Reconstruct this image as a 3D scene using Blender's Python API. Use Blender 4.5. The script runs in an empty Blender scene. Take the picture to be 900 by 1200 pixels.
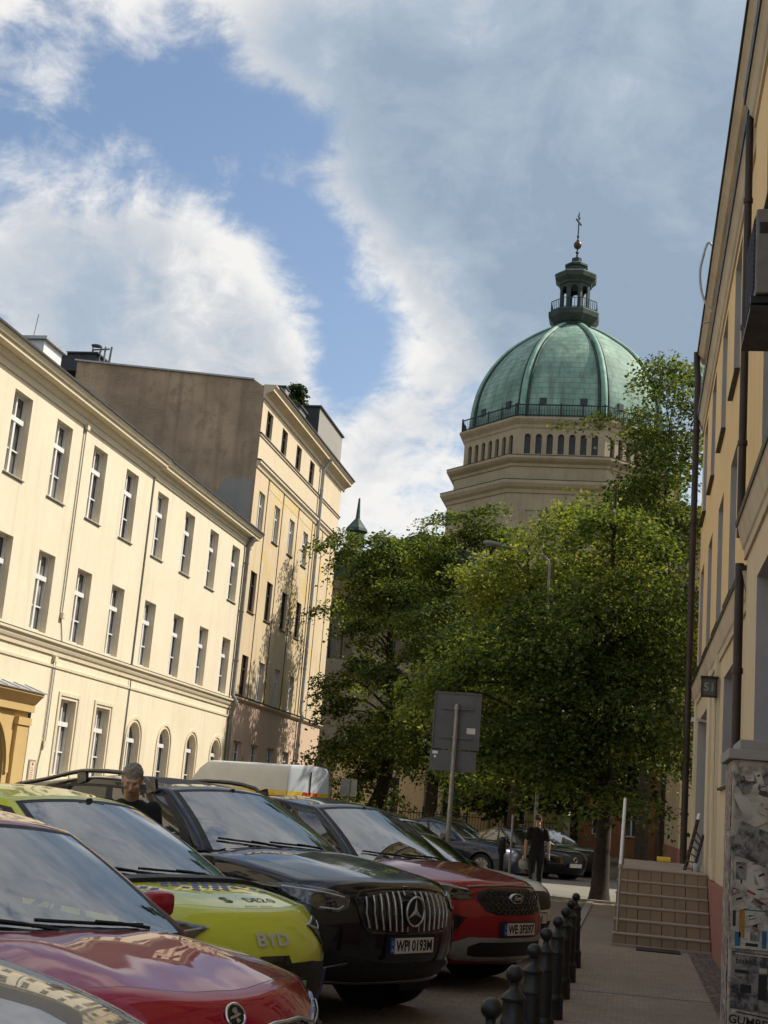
import bpy, bmesh, math, random
import numpy as np
from mathutils import Vector, Matrix, noise as mnoise
from mathutils.bvhtree import BVHTree
from mathutils.geometry import delaunay_2d_cdt
R_ = math.radians
C = bpy.context.scene.collection
scene = bpy.context.scene
rng = random.Random(7)

# ---------------------------------------------------------------- helpers
WORLD = {}
def wpos(o):
    p = Vector((0, 0, 0))
    while o is not None:
        p += Vector(WORLD.get(o.name, (0, 0, 0))); o = o.parent
    return p
def tag(o, label, cat, group=None, kind=None):
    o['label'] = label; o['category'] = cat
    if group: o['group'] = group
    if kind: o['kind'] = kind
    return o
def thing(name, label, cat, loc=(0, 0, 0), rz=0.0, group=None):
    o = bpy.data.objects.new(name, None); C.objects.link(o)
    o.location = loc; o.rotation_euler = (0, 0, rz); o.empty_display_size = .2
    WORLD[o.name] = tuple(loc)
    return tag(o, label, cat, group)
class MB:
    def __init__(s): s.v = []; s.f = []; s.m = []
    def add(s, vs, fs, mi=0):
        n = len(s.v); s.v += [tuple(v) for v in vs]
        for f in fs: s.f.append([i + n for i in f]); s.m.append(mi)
    def quad(s, a, b, c, d, mi=0): s.add([a, b, c, d], [(0, 1, 2, 3)], mi)
    def box(s, x0, x1, y0, y1, z0, z1, mi=0):
        if x0 > x1: x0, x1 = x1, x0
        if y0 > y1: y0, y1 = y1, y0
        if z0 > z1: z0, z1 = z1, z0
        s.add([(x0,y0,z0),(x1,y0,z0),(x1,y1,z0),(x0,y1,z0),(x0,y0,z1),(x1,y0,z1),(x1,y1,z1),(x0,y1,z1)],
              [(3,2,1,0),(4,5,6,7),(0,1,5,4),(1,2,6,5),(2,3,7,6),(3,0,4,7)], mi)
    def obox(s, c, ax, ay, az, mi=0):
        c, ax, ay, az = map(Vector, (c, ax, ay, az))
        vs = [c + ax*i + ay*j + az*k for k in (-1, 1) for (i, j) in ((-1,-1),(1,-1),(1,1),(-1,1))]
        s.add(vs, [(3,2,1,0),(4,5,6,7),(0,1,5,4),(1,2,6,5),(2,3,7,6),(3,0,4,7)], mi)
    def bar(s, a, b, w, h, mi=0, up=(0, 0, 1)):
        a, b = Vector(a), Vector(b); d = (b - a); L = d.length; d.normalize()
        x = d.cross(Vector(up))
        if x.length < 1e-4: x = d.cross(Vector((1, 0, 0)))
        x.normalize(); y = x.cross(d)
        s.obox((a + b)/2, x*w/2, d*L/2, y*h/2, mi)
    def tube(s, pts, r, seg=8, mi=0, cap=True):
        pts = [Vector(p) for p in pts]; n = len(pts)
        rs = r if isinstance(r, (list, tuple)) else [r]*n
        vs = []; prev = None
        for i, p in enumerate(pts):
            d = (pts[min(i+1, n-1)] - pts[max(i-1, 0)]).normalized()
            if prev is None:
                a = d.cross(Vector((0, 0, 1)))
                if a.length < .05: a = d.cross(Vector((0, 1, 0)))
            else:
                a = prev - d*prev.dot(d)
            a.normalize(); prev = a; b = d.cross(a)
            for k in range(seg):
                t = 2*math.pi*k/seg
                vs.append(p + (a*math.cos(t) + b*math.sin(t))*rs[i])
        fs = []
        for i in range(n-1):
            for k in range(seg):
                fs.append((i*seg+k, i*seg+(k+1) % seg, (i+1)*seg+(k+1) % seg, (i+1)*seg+k))
        if cap:
            fs.append(tuple(range(seg))[::-1]); fs.append(tuple((n-1)*seg+k for k in range(seg)))
        s.add(vs, fs, mi)
    def lathe(s, prof, c=(0, 0, 0), seg=24, mi=0, rot0=0.0, axis='z'):
        vs = []; fs = []; c = Vector(c)
        for (r, z) in prof:
            for k in range(seg):
                t = 2*math.pi*k/seg + rot0
                if axis == 'z': p = Vector((r*math.cos(t), r*math.sin(t), z))
                elif axis == 'y': p = Vector((r*math.cos(t), z, r*math.sin(t)))
                else: p = Vector((z, r*math.cos(t), r*math.sin(t)))
                vs.append(c + p)
        n = len(prof)
        for i in range(n-1):
            for k in range(seg):
                fs.append((i*seg+k, i*seg+(k+1) % seg, (i+1)*seg+(k+1) % seg, (i+1)*seg+k))
        fs.append(tuple(range(seg))[::-1]); fs.append(tuple((n-1)*seg+k for k in range(seg)))
        s.add(vs, fs, mi)
    def prism(s, poly, d, mi=0):
        n = len(poly); d = Vector(d); poly = [Vector(p) for p in poly]
        s.add(poly + [p + d for p in poly], [tuple(range(n))[::-1], tuple(range(n, 2*n))] +
              [(i, (i+1) % n, n+(i+1) % n, n+i) for i in range(n)], mi)
    def build(s, name, mats, parent=None, smooth=None, world=True, bevel=0):
        me = bpy.data.meshes.new(name)
        v = s.v
        if parent is not None and world:
            w = wpos(parent); v = [(a-w.x, b-w.y, c-w.z) for a, b, c in v]
        me.from_pydata(v, [], s.f)
        if not isinstance(mats, (list, tuple)): mats = [mats]
        for m in mats: me.materials.append(m)
        me.polygons.foreach_set('material_index', s.m)
        bm = bmesh.new(); bm.from_mesh(me)
        bmesh.ops.recalc_face_normals(bm, faces=bm.faces); bm.to_mesh(me); bm.free()
        if smooth is not None:
            me.polygons.foreach_set('use_smooth', [True]*len(me.polygons))
            if smooth < 179: me.set_sharp_from_angle(angle=R_(smooth))
        me.update()
        o = bpy.data.objects.new(name, me); C.objects.link(o)
        if parent is not None: o.parent = parent
        if bevel:
            b = o.modifiers.new('bevel', 'BEVEL'); b.width = bevel; b.segments = 2; b.limit_method = 'ANGLE'; b.angle_limit = R_(40)
        return o
def dup(o, parent=None, loc=None):
    """copy of a thing and of its parts (object data shared)"""
    c = o.copy(); C.objects.link(c); c.parent = parent
    if loc is not None: c.location = loc
    for ch in list(o.children): dup(ch, c)
    return c
def text_geo(txt, size, ext=.002, bold=0.0, shear=0.0, ax='CENTER'):
    cu = bpy.data.curves.new('txt', 'FONT'); cu.body = txt; cu.size = size; cu.extrude = ext
    cu.align_x = ax; cu.align_y = 'CENTER'; cu.offset = bold; cu.shear = shear; cu.resolution_u = 3
    ob = bpy.data.objects.new('txt', cu); C.objects.link(ob)
    dg = bpy.context.evaluated_depsgraph_get(); me = bpy.data.meshes.new_from_object(ob.evaluated_get(dg))
    vs = [tuple(v.co) for v in me.vertices]; fs = [tuple(p.vertices) for p in me.polygons]
    bpy.data.objects.remove(ob); bpy.data.curves.remove(cu); bpy.data.meshes.remove(me)
    return vs, fs
def add_text(mb, txt, size, O, U, V, mi=0, **k):
    vs, fs = text_geo(txt, size, **k)
    O, U, V = Vector(O), Vector(U).normalized(), Vector(V).normalized(); W = U.cross(V)
    sx = k.get('sx', 1)
    mb.add([O + U*a + V*b + W*c for a, b, c in vs], fs, mi)

# ---------------------------------------------------------------- materials
def nt(name):
    m = bpy.data.materials.new(name); m.use_nodes = True; t = m.node_tree; t.nodes.clear()
    out = t.nodes.new('ShaderNodeOutputMaterial'); return m, t, out
def N(t, typ, inp=None, **kw):
    n = t.nodes.new('ShaderNode' + typ)
    for k, v in kw.items(): setattr(n, k, v)
    if inp:
        for k, v in inp.items():
            if isinstance(v, bpy.types.NodeSocket): t.links.new(v, n.inputs[k])
            else: n.inputs[k].default_value = v
    return n
def c4(c): return (c[0], c[1], c[2], 1)
def ramp(t, fac, stops):
    r = N(t, 'ValToRGB', {'Fac': fac}); e = r.color_ramp.elements
    while len(e) < len(stops): e.new(.5)
    for i, (p, c) in enumerate(stops):
        e[i].position = p; e[i].color = c4(c) if len(c) == 3 else c
    return r.outputs['Color']
def mixc(t, f, a, b, mode='MIX'):
    n = N(t, 'Mix', data_type='RGBA', blend_type=mode)
    for k, v in ((0, f), (6, a), (7, b)):
        if isinstance(v, bpy.types.NodeSocket): t.links.new(v, n.inputs[k])
        else: n.inputs[k].default_value = v if k == 0 else c4(v)
    return n.outputs[2]
def pos(t, scale=(1, 1, 1), obj=False):
    s = N(t, 'TexCoord').outputs['Object'] if obj else N(t, 'NewGeometry').outputs['Position']
    m = N(t, 'Mapping'); t.links.new(s, m.inputs['Vector']); m.inputs['Scale'].default_value = scale
    return m.outputs['Vector']
def noise(t, vec, scale, detail=4, rough=.55, dist=0):
    return N(t, 'TexNoise', {'Vector': vec, 'Scale': scale, 'Detail': detail, 'Roughness': rough, 'Distortion': dist}).outputs['Fac']
def pbr(t, out, col, rough=.8, metal=0.0, bump=None, bstr=.3, bdist=.02, spec=.5, coat=0.0, coat_rough=.03):
    p = N(t, 'BsdfPrincipled', {'Roughness': rough, 'Metallic': metal})
    if isinstance(col, bpy.types.NodeSocket): t.links.new(col, p.inputs['Base Color'])
    else: p.inputs['Base Color'].default_value = c4(col)
    if isinstance(rough, bpy.types.NodeSocket): t.links.new(rough, p.inputs['Roughness'])
    p.inputs['Specular IOR Level'].default_value = spec
    p.inputs['Coat Weight'].default_value = coat; p.inputs['Coat Roughness'].default_value = coat_rough
    if bump is not None:
        b = N(t, 'Bump', {'Height': bump, 'Strength': bstr, 'Distance': bdist}); t.links.new(b.outputs[0], p.inputs['Normal'])
    t.links.new(p.outputs[0], out.inputs['Surface']); return p
def plaster(name, col, dark=None, var=.35, streak=.3, grain=1.0, patch=None, patch_lo=.56):
    m, t, out = nt(name); dark = dark or tuple(x*.72 for x in col)
    a = noise(t, pos(t), .55, 5); b = noise(t, pos(t), 5.5, 6, .65); s = noise(t, pos(t, (2.6, 2.6, .16)), 1.2, 5, .6)
    c = mixc(t, N(t, 'MapRange', {'Value': a, 'From Min': .42, 'From Max': .72, 'To Max': var}).outputs[0], col, dark)
    c = mixc(t, N(t, 'MapRange', {'Value': s, 'From Min': .52, 'From Max': .75, 'To Max': streak}).outputs[0], c, tuple(x*.6 for x in col))
    c = mixc(t, N(t, 'MapRange', {'Value': b, 'From Min': .45, 'From Max': .8, 'To Max': .22*grain}).outputs[0], c, tuple(x*.7 for x in col))
    if patch is not None:
        q = noise(t, pos(t, (1, 1, .5)), .9, 6, .6)
        c = mixc(t, N(t, 'MapRange', {'Value': q, 'From Min': patch_lo, 'From Max': patch_lo+.05, 'To Max': .8}).outputs[0], c, patch)
    g = noise(t, pos(t), 45, 4, .7)
    pbr(t, out, c, .92, bump=g, bstr=.35*grain, bdist=.012, spec=.2); return m
def gable_mat():
    m, t, out = nt('gable_render'); col = (.50, .365, .24)
    n1 = noise(t, pos(t), .35, 6, .65); n2 = noise(t, pos(t), 1.6, 7, .7); st = noise(t, pos(t, (2.2, 2.2, .10)), 1.0, 6, .65); g = noise(t, pos(t), 22, 5, .7)
    sw = N(t, 'SeparateXYZ', {0: pos(t)}); bv = N(t, 'CombineXYZ', {0: sw.outputs[0], 1: sw.outputs[2]}).outputs[0]
    b = N(t, 'TexBrick', {'Vector': bv, 'Color1': c4((.36, .24, .15)), 'Color2': c4((.27, .19, .125)), 'Mortar': c4((.33, .27, .2)), 'Scale': 1.0, 'Mortar Size': .012, 'Brick Width': .27, 'Row Height': .085})
    c = mixc(t, N(t, 'MapRange', {'Value': n1, 'From Min': .38, 'From Max': .68, 'To Max': .9}).outputs[0], col, (.27, .20, .135))
    c = mixc(t, N(t, 'MapRange', {'Value': n2, 'From Min': .5, 'From Max': .62, 'To Max': .55}).outputs[0], c, (.23, .165, .11))
    c = mixc(t, N(t, 'MapRange', {'Value': N(t, 'Math', {0: n2, 1: n1}, operation='ADD').outputs[0], 'From Min': 1.10, 'From Max': 1.16}).outputs[0], c, b.outputs[0])
    c = mixc(t, N(t, 'MapRange', {'Value': st, 'From Min': .5, 'From Max': .7, 'To Max': .55}).outputs[0], c, (.19, .145, .10))
    c = mixc(t, N(t, 'MapRange', {'Value': g, 'From Min': .45, 'From Max': .8, 'To Max': .4}).outputs[0], c, (.48, .37, .26))
    pbr(t, out, c, .95, bump=g, bstr=.6, bdist=.03, spec=.1); return m
def simple(name, col, rough=.6, metal=0.0, var=.2, vs=6.0, bump=0.0, bs=60, spec=.5, obj=True, coat=0.0):
    m, t, out = nt(name); n = noise(t, pos(t, obj=obj), vs, 5, .6)
    c = mixc(t, N(t, 'MapRange', {'Value': n, 'From Min': .35, 'From Max': .7}).outputs[0], col, tuple(x*(1-var) for x in col))
    bb = noise(t, pos(t, obj=obj), bs, 3) if bump else None
    r = N(t, 'MapRange', {'Value': n, 'From Min': .3, 'From Max': .7, 'To Min': max(rough-.06, 0.02), 'To Max': min(rough+.08, 1)}).outputs[0]
    pbr(t, out, c, r, metal, bump=bb, bstr=bump, bdist=.01, spec=spec, coat=coat); return m
def paint(name, col, flake=.25, rough=.38, dirt=.08):
    m, t, out = nt(name)
    d = noise(t, pos(t, (1, 1, 1.6), obj=True), 2.2, 6, .65)
    c = mixc(t, N(t, 'MapRange', {'Value': d, 'From Min': .5, 'From Max': .8, 'To Max': dirt}).outputs[0], col, (.17, .15, .12))
    fl = N(t, 'TexVoronoi', {'Vector': pos(t, obj=True), 'Scale': 900.0}).outputs['Color']
    p = pbr(t, out, c, rough, flake, spec=.06, coat=1.0, coat_rough=.02)
    cr = N(t, 'MapRange', {'Value': d, 'From Min': .45, 'From Max': .8, 'To Min': .015, 'To Max': .10}).outputs[0]
    t.links.new(cr, p.inputs['Coat Roughness'])
    w = noise(t, pos(t, obj=True), 1.7, 2)
    b = N(t, 'Bump', {'Height': w, 'Strength': .05, 'Distance': .02}); t.links.new(b.outputs[0], p.inputs['Coat Normal'])
    return m
def glass(name, tint, refl=(.95, .97, 1), dirt=.06, ior=1.5, boost=0.0):
    m, t, out = nt(name)
    tr = N(t, 'BsdfTransparent', {'Color': c4(tint)}); gl = N(t, 'BsdfGlossy', {'Color': c4(refl), 'Roughness': .015})
    f = N(t, 'Fresnel', {'IOR': ior}); f2 = N(t, 'Math', {0: f.outputs[0], 1: boost}, operation='ADD', use_clamp=True)
    mx = N(t, 'MixShader', {0: f2.outputs[0], 1: tr.outputs[0], 2: gl.outputs[0]})
    d = noise(t, pos(t, (1, 1, 1), obj=True), 3, 6, .7)
    df = N(t, 'BsdfDiffuse', {'Color': (.35, .34, .31, 1)})
    k = N(t, 'MapRange', {'Value': d, 'From Min': .4, 'From Max': .8, 'To Min': dirt*.4, 'To Max': dirt}).outputs[0]
    m2 = N(t, 'MixShader', {0: k, 1: mx.outputs[0], 2: df.outputs[0]})
    t.links.new(m2.outputs[0], out.inputs['Surface']); return m
def leafmat(name, stops, trans=.45):
    m, t, out = nt(name)
    rnd = N(t, 'NewGeometry').outputs['Random Per Island']
    big = noise(t, pos(t), .45, 3)
    k = N(t, 'Math', {0: rnd, 1: N(t, 'MapRange', {'Value': big, 'From Min': .3, 'From Max': .7, 'To Min': -.25, 'To Max': .25}).outputs[0]}, operation='ADD', use_clamp=True).outputs[0]
    c = ramp(t, k, stops)
    p = N(t, 'BsdfPrincipled', {'Roughness': .6}); t.links.new(c, p.inputs['Base Color']); p.inputs['Specular IOR Level'].default_value = .15
    tl = N(t, 'BsdfTranslucent'); t.links.new(mixc(t, 1.0, c, (2.2, 1.9, .7), 'MULTIPLY'), tl.inputs['Color'])
    mx = N(t, 'MixShader', {0: trans, 1: p.outputs[0], 2: tl.outputs[0]}); t.links.new(mx.outputs[0], out.inputs['Surface']); return m
M = {}
M['cream'] = plaster('cream_plaster', (.73, .645, .485), (.645, .56, .405), .55, .34)
M['cream_trim'] = plaster('cream_trim', (.68, .60, .44), (.56, .48, .33), .4, .35)
M['ochre'] = plaster('ochre_plaster', (.54, .385, .17), (.44, .30, .12), .4, .25)
M['peach'] = plaster('peach_plaster', (.62, .49, .32), (.52, .40, .25), .6, .45, patch=(.60, .43, .15), patch_lo=.58)
M['peach_low'] = plaster('peach_low', (.60, .44, .32), (.52, .37, .26), .4, .3)
M['peach_light'] = plaster('peach_light', (.64, .53, .37), (.54, .44, .3), .4, .35)
M['yellowpan'] = plaster('yellow_panel', (.60, .45, .19), (.62, .50, .32), 1.4, .4)
M['gable'] = gable_mat()
M['greyrend'] = plaster('grey_render', (.33, .31, .28), (.26, .24, .21), .5, .4)
M['ywall'] = plaster('yellow_wall', (.80, .58, .30), (.70, .50, .24), .5, .25)
M['ylow'] = plaster('pale_lower_wall', (.66, .54, .37), (.56, .45, .29), .5, .4)
M['ytrim'] = plaster('weathered_trim', (.56, .48, .36), (.38, .32, .24), .7, .5)
M['reveal'] = plaster('grey_reveal', (.40, .38, .37), (.34, .32, .31), .4, .3)
M['pink'] = plaster('pink_plinth', (.36, .17, .14), (.28, .13, .11), .5, .3)
M['stone'] = plaster('church_stone', (.42, .335, .22), (.30, .235, .15), .7, .6, 1.4)
M['stone_shade'] = plaster('church_stone_shade', (.24, .195, .13), (.17, .14, .1), .6, .5, 1.2)  # church stone for the transept, its shade put into the colour
M['lead'] = simple('dark_lead', (.055, .06, .058), .6, 0, .4, 2)
M['slate'] = simple('dark_roofing', (.035, .036, .04), .6, 0, .4, 2, .2)
M['zinc'] = simple('zinc_pipe', (.20, .20, .19), .5, .3, .35, 4)
M['zincl'] = simple('pale_zinc', (.42, .43, .44), .45, .4, .25, 4)
M['brownpipe'] = simple('brown_pipe', (.035, .022, .018), .5, .1, .3, 4)
M['blackmetal'] = simple('black_metal', (.014, .014, .016), .5, .2, .3, 5)
M['white'] = simple('white_frame', (.74, .73, .70), .45, 0, .12, 8)
M['pane'] = None
M['bark'] = simple('tree_bark', (.045, .034, .025), .95, 0, .55, 9, .9, 25)
M['darkplastic'] = simple('dark_plastic', (.012, .012, .013), .55, 0, .3, 20)
M['rubber'] = simple('tyre_rubber', (.012, .012, .012), .85, 0, .25, 20, .2)
M['chrome'] = simple('chrome', (.62, .62, .60), .14, 1, .1, 10)
M['silver'] = simple('silver_plastic', (.42, .42, .41), .35, .7, .12, 10)
M['rim'] = simple('alloy_rim', (.33, .33, .34), .3, .9, .2, 12)
M['interior'] = simple('car_interior', (.018, .018, .02), .8, 0, .3, 20)
M['dash'] = simple('dashboard_vinyl', (.03, .03, .032), .6, 0, .25, 20)
M['platewhite'] = simple('plate_white', (.62, .60, .54), .5, 0, .1, 10)
M['plategreen'] = simple('plate_green', (.25, .48, .19), .5, 0, .1, 10)
M['plateblue'] = simple('plate_blue', (.02, .06, .35), .5, 0, .1, 10)
M['ink'] = simple('black_ink', (.01, .01, .01), .6, 0, .1, 10)
M['screen'] = glass('windscreen_glass', (.70, .82, .80), boost=.20, dirt=.05)
M['sideglass'] = glass('side_glass', (.45, .53, .52), boost=.10)
M['privacy'] = glass('privacy_glass', (.10, .12, .12), boost=.02)
M['lampglass'] = glass('lamp_glass', (.55, .57, .58), boost=.06, dirt=.02)
M['lampdark'] = simple('lamp_housing', (.05, .05, .055), .25, .5, .3, 30)
M['drl'] = simple('light_strip', (.55, .56, .58), .2, .3, .1, 30)
M['sgrey'] = simple('sign_back', (.12, .115, .11), .55, .15, .2, 5)
M['galv'] = simple('galvanised_steel', (.30, .29, .27), .45, .7, .25, 12)
M['skin'] = simple('skin', (.56, .32, .22), .55, 0, .18, 14)
M['blackcloth'] = simple('black_cloth', (.010, .010, .012), .9, 0, .3, 14, .3, 80)
M['hairgrey'] = simple('grey_hair', (.34, .30, .25), .8, 0, .6, 130, .8, 150)
M['hairbrown'] = simple('brown_hair', (.06, .035, .02), .75, 0, .5, 50, .6, 90)
M['yellowbox'] = simple('yellow_box', (.62, .45, .02), .5, 0, .25, 6)
M['red'] = simple('red_letter', (.55, .03, .03), .5, 0, .1, 6)
M['brick'] = plaster('orange_wall', (.33, .165, .075), (.24, .12, .06), .6, .4)
def window_pane(name, col, curtain):
    m, t, out = nt(name)
    n = noise(t, pos(t, (1, 1, .5)), 1.1, 3)
    c = mixc(t, N(t, 'MapRange', {'Value': n, 'From Min': .45, 'From Max': .6}).outputs[0], col, curtain)
    p = pbr(t, out, c, .08, spec=.9); return m
M['pane'] = window_pane('window_pane', (.045, .042, .037), (.16, .15, .13))
M['panegrey'] = window_pane('curtained_pane', (.20, .19, .17), (.08, .075, .07))
M['panedark'] = window_pane('dark_pane', (.02, .021, .022), (.045, .043, .04))
M['paneblind'] = window_pane('blind_pane', (.10, .10, .09), (.36, .34, .30))
def copper():
    m, t, out = nt('copper_patina')
    tc = N(t, 'TexCoord').outputs['Object']; sx = N(t, 'SeparateXYZ', {0: tc})
    n1 = noise(t, pos(t), .35, 5); st = noise(t, pos(t, (1.6, 1.6, .09)), 1.0, 6, .65); fine = noise(t, pos(t), 3, 5, .7)
    c = ramp(t, n1, [(.35, (.165, .265, .205)), (.5, (.235, .37, .29)), (.68, (.35, .505, .405))])
    c = mixc(t, N(t, 'MapRange', {'Value': st, 'From Min': .48, 'From Max': .64, 'To Max': .6}).outputs[0], c, (.125, .135, .085))
    c = mixc(t, N(t, 'MapRange', {'Value': fine, 'From Min': .5, 'From Max': .8, 'To Max': .5}).outputs[0], c, (.085, .165, .13))
    # sheet seams: horizontal lines in height, staggered vertical joints
    zz = N(t, 'Math', {0: sx.outputs['Z'], 1: 1.75}, operation='MULTIPLY').outputs[0]
    fr = N(t, 'Math', {0: zz}, operation='FRACT').outputs[0]
    ln = N(t, 'Math', {0: fr, 1: .10}, operation='LESS_THAN').outputs[0]
    fl = N(t, 'Math', {0: zz}, operation='FLOOR').outputs[0]
    at = N(t, 'Math', {0: sx.outputs['Y'], 1: sx.outputs['X']}, operation='ARCTAN2').outputs[0]
    av = N(t, 'Math', {0: N(t, 'Math', {0: at, 1: 9.5}, operation='MULTIPLY').outputs[0], 1: N(t, 'Math', {0: fl, 1: .5}, operation='MULTIPLY').outputs[0]}, operation='ADD').outputs[0]
    vl = N(t, 'Math', {0: N(t, 'Math', {0: av}, operation='FRACT').outputs[0], 1: .045}, operation='LESS_THAN').outputs[0]
    k = N(t, 'Math', {0: ln, 1: vl}, operation='MAXIMUM').outputs[0]
    k2 = N(t, 'Math', {0: k, 1: .62}, operation='MULTIPLY').outputs[0]
    c2 = mixc(t, k2, c, (.05, .10, .08))
    tint = N(t, 'TexWhiteNoise', {'Vector': N(t, 'CombineXYZ', {0: N(t, 'Math', {0: av}, operation='FLOOR').outputs[0], 1: fl}).outputs[0]}, noise_dimensions='3D').outputs['Value']
    c2 = mixc(t, N(t, 'MapRange', {'Value': tint, 'To Max': .3}).outputs[0], c2, (.10, .20, .15))
    pbr(t, out, c2, .7, 0, bump=k, bstr=-.3, bdist=.03, spec=.3); return m
M['copper'] = copper()
M['copper_rib'] = simple('copper_rib', (.25, .44, .34), .7, 0, .45, .9, 0, obj=False)
M['copper_dark'] = simple('dark_copper', (.035, .06, .048), .65, .1, .5, 1.2, 0, obj=False)
M['gold'] = simple('dull_gilding', (.10, .065, .035), .4, .6, .4, 6)
# ---------------------------------------------------------------- camera, light, sky
CAMR = ((0.98098, 0.17679, 0.08057), )
def cam_setup():
    vs = (738-450, 973-600.0); vz = (1031.461-450, -6385.456-600)
    f = math.sqrt(-(vs[0]*vz[0] + vs[1]*vz[1]))
    up = Vector((vz[0], vz[1], f)).normalized(); fw = Vector((vs[0], vs[1], f)).normalized()
    rt = fw.cross(up)
    if rt.x < 0: rt = -rt
    # world axes expressed in camera coordinates (x right, y down, z forward)
    right = Vector((rt.x, fw.x, up.x)); down = Vector((rt.y, fw.y, up.y)); fwd = Vector((rt.z, fw.z, up.z))
    cd = bpy.data.cameras.new('camera'); co = bpy.data.objects.new('camera', cd); C.objects.link(co)
    m = Matrix((right, -down, -fwd)).transposed().to_4x4(); m.translation = Vector((0, 0, 1.6)); co.matrix_world = m
    cd.sensor_fit = 'VERTICAL'; cd.sensor_height = 24; cd.sensor_width = 18; cd.lens = f/1200*24; cd.clip_start = .05; cd.clip_end = 3000
    scene.camera = co
cam_setup()
SUN_AZ, SUN_EL = R_(63), R_(47)      # azimuth measured from +Y towards +X
sd = Vector((math.sin(SUN_AZ)*math.cos(SUN_EL), math.cos(SUN_AZ)*math.cos(SUN_EL), math.sin(SUN_EL)))
sl = bpy.data.lights.new('sun', 'SUN'); sl.energy = 3.1; sl.angle = R_(.55); sl.color = (1, .93, .80)
so = bpy.data.objects.new('sun', sl); C.objects.link(so); so.rotation_euler = (-sd).to_track_quat('-Z', 'Y').to_euler(); so.location = (30, 20, 60)
w = bpy.data.worlds.new('World'); scene.world = w; w.use_nodes = True; t = w.node_tree; t.nodes.clear()
wo = t.nodes.new('ShaderNodeOutputWorld')
sky = N(t, 'TexSky', sky_type='NISHITA', sun_disc=False, sun_elevation=SUN_EL, sun_rotation=SUN_AZ, altitude=100, air_density=1.0, dust_density=1.5, ozone_density=1.0)
dirv = N(t, 'TexCoord').outputs['Generated']
def blob(d, a_out, a_in, wgt):
    d = Vector(d).normalized()
    dp = N(t, 'VectorMath', {0: dirv, 1: d}, operation='DOT_PRODUCT').outputs['Value']
    mr = N(t, 'MapRange', {'Value': dp, 'From Min': math.cos(R_(a_out)), 'From Max': math.cos(R_(a_in)), 'To Min': 0, 'To Max': wgt}, interpolation_type='SMOOTHSTEP')
    return mr.outputs[0]
def summ(l):
    a = l[0]
    for b in l[1:]: a = N(t, 'Math', {0: a, 1: b}, operation='ADD').outputs[0]
    return a
# cloud layer: noise stretched like a plane overhead, coverage guided by a few broad cloud banks
sx = N(t, 'SeparateXYZ', {0: dirv})
zz = N(t, 'Math', {0: N(t, 'Math', {0: sx.outputs[2], 1: 0.0}, operation='MAXIMUM').outputs[0], 1: .32}, operation='ADD').outputs[0]
px = N(t, 'Math', {0: sx.outputs[0], 1: zz}, operation='DIVIDE').outputs[0]
py = N(t, 'Math', {0: sx.outputs[1], 1: zz}, operation='DIVIDE').outputs[0]
pv = N(t, 'CombineXYZ', {0: px, 1: py, 2: .4}).outputs[0]
n_big = noise(t, pv, 3.2, 9, .56, .25)
n_fine = noise(t, pv, 16.0, 9, .66, .5)
n_mid = noise(t, N(t, 'VectorMath', {0: dirv, 1: (3.7, 1.2, 8.1)}, operation='ADD').outputs[0], 9.0, 9, .6, .6)
cover = summ([blob((-.31, .785, .535), 4.5, 1.5, .36), blob((-.27, .80, .53), 4, 1.5, .25), blob((-.265, .872, .41), 4.6, 1.2, -.30), blob((-.21, .915, .335), 4.2, .5, -.28), blob((-.19, .90, .395), 2.0, .3, -.22), blob((-.225, .845, .485), 5, 1.5, .32), blob((-.155, .89, .43), 4.5, 1.2, .20), blob((-.125, .945, .30), 3, .5, -.16), blob((-.13, .905, .40), 2.6, .5, -.16),blob((-.01, .935, .355), 6, 2.5, .45), blob((.06, .935, .33), 7, 3, .45), blob((-.055, .945, .32), 4, 2, .3),
    blob((-.035, .86, .51), 13, 5, .66), blob((.02, .89, .44), 13, 6, .52), blob((.10, .80, .60), 24, 14, .55), blob((-.055, .92, .39), 6, 2, .34),
    blob((-.16, .79, .59), 10, 4, .40), blob((-.225, .80, .555), 5.5, 2, .22), blob((-.15, .855, .50), 4.5, 1.5, .22),
    blob((-.37, .85, .375), 7.5, 2.5, .42), blob((-.43, .83, .345), 6.5, 2.5, .34), blob((-.30, .895, .335), 5.5, 2, .36), blob((-.36, .89, .29), 8.5, 3, .5), blob((-.30, .92, .25), 7, 2, .4), blob((-.25, .935, .255), 5, 2, .26), blob((-.335, .865, .385), 4, 1, .22),
    blob((-.165, .915, .365), 4.2, 1.4, .52), blob((-.145, .925, .35), 3.2, 1, .22), blob((-.215, .875, .435), 2.4, .6, .36), blob((-.19, .905, .385), 2.2, .6, .24), blob((-.155, .955, .25), 5.5, 2, .42),
    blob((-.43, .745, .515), 6.2, 2, .60), blob((-.41, .76, .505), 3.5, 1, .2), blob((-.475, .80, .385), 4.5, 2, .3),
    blob((0, .1, 1), 50, 30, .16), blob((.6, .3, .5), 40, 15, .25), blob((-.7, -.5, .4), 50, 15, .22), blob((.3, -.9, .4), 45, 15, .2),
    blob((-.40, .79, .465), 5.5, 2, -.24), blob((-.275, .85, .445), 5.5, 2, -.24), blob((-.205, .905, .345), 2.4, .8, -.22), blob((-.235, .93, .29), 2.6, 1, -.2), blob((-.34, .82, .465), 5, 2, -.2)])
dens = summ([cover, N(t, 'MapRange', {'Value': n_big, 'From Min': .3, 'From Max': .7, 'To Min': -.46, 'To Max': .46}).outputs[0], N(t, 'MapRange', {'Value': n_fine, 'From Min': .3, 'From Max': .7, 'To Min': -.24, 'To Max': .24}).outputs[0],
             N(t, 'MapRange', {'Value': n_mid, 'From Min': .3, 'From Max': .7, 'To Min': -.36, 'To Max': .36}).outputs[0]])
alpha = N(t, 'MapRange', {'Value': dens, 'From Min': -.16, 'From Max': .66}, interpolation_type='SMOOTHSTEP').outputs[0]
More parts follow.
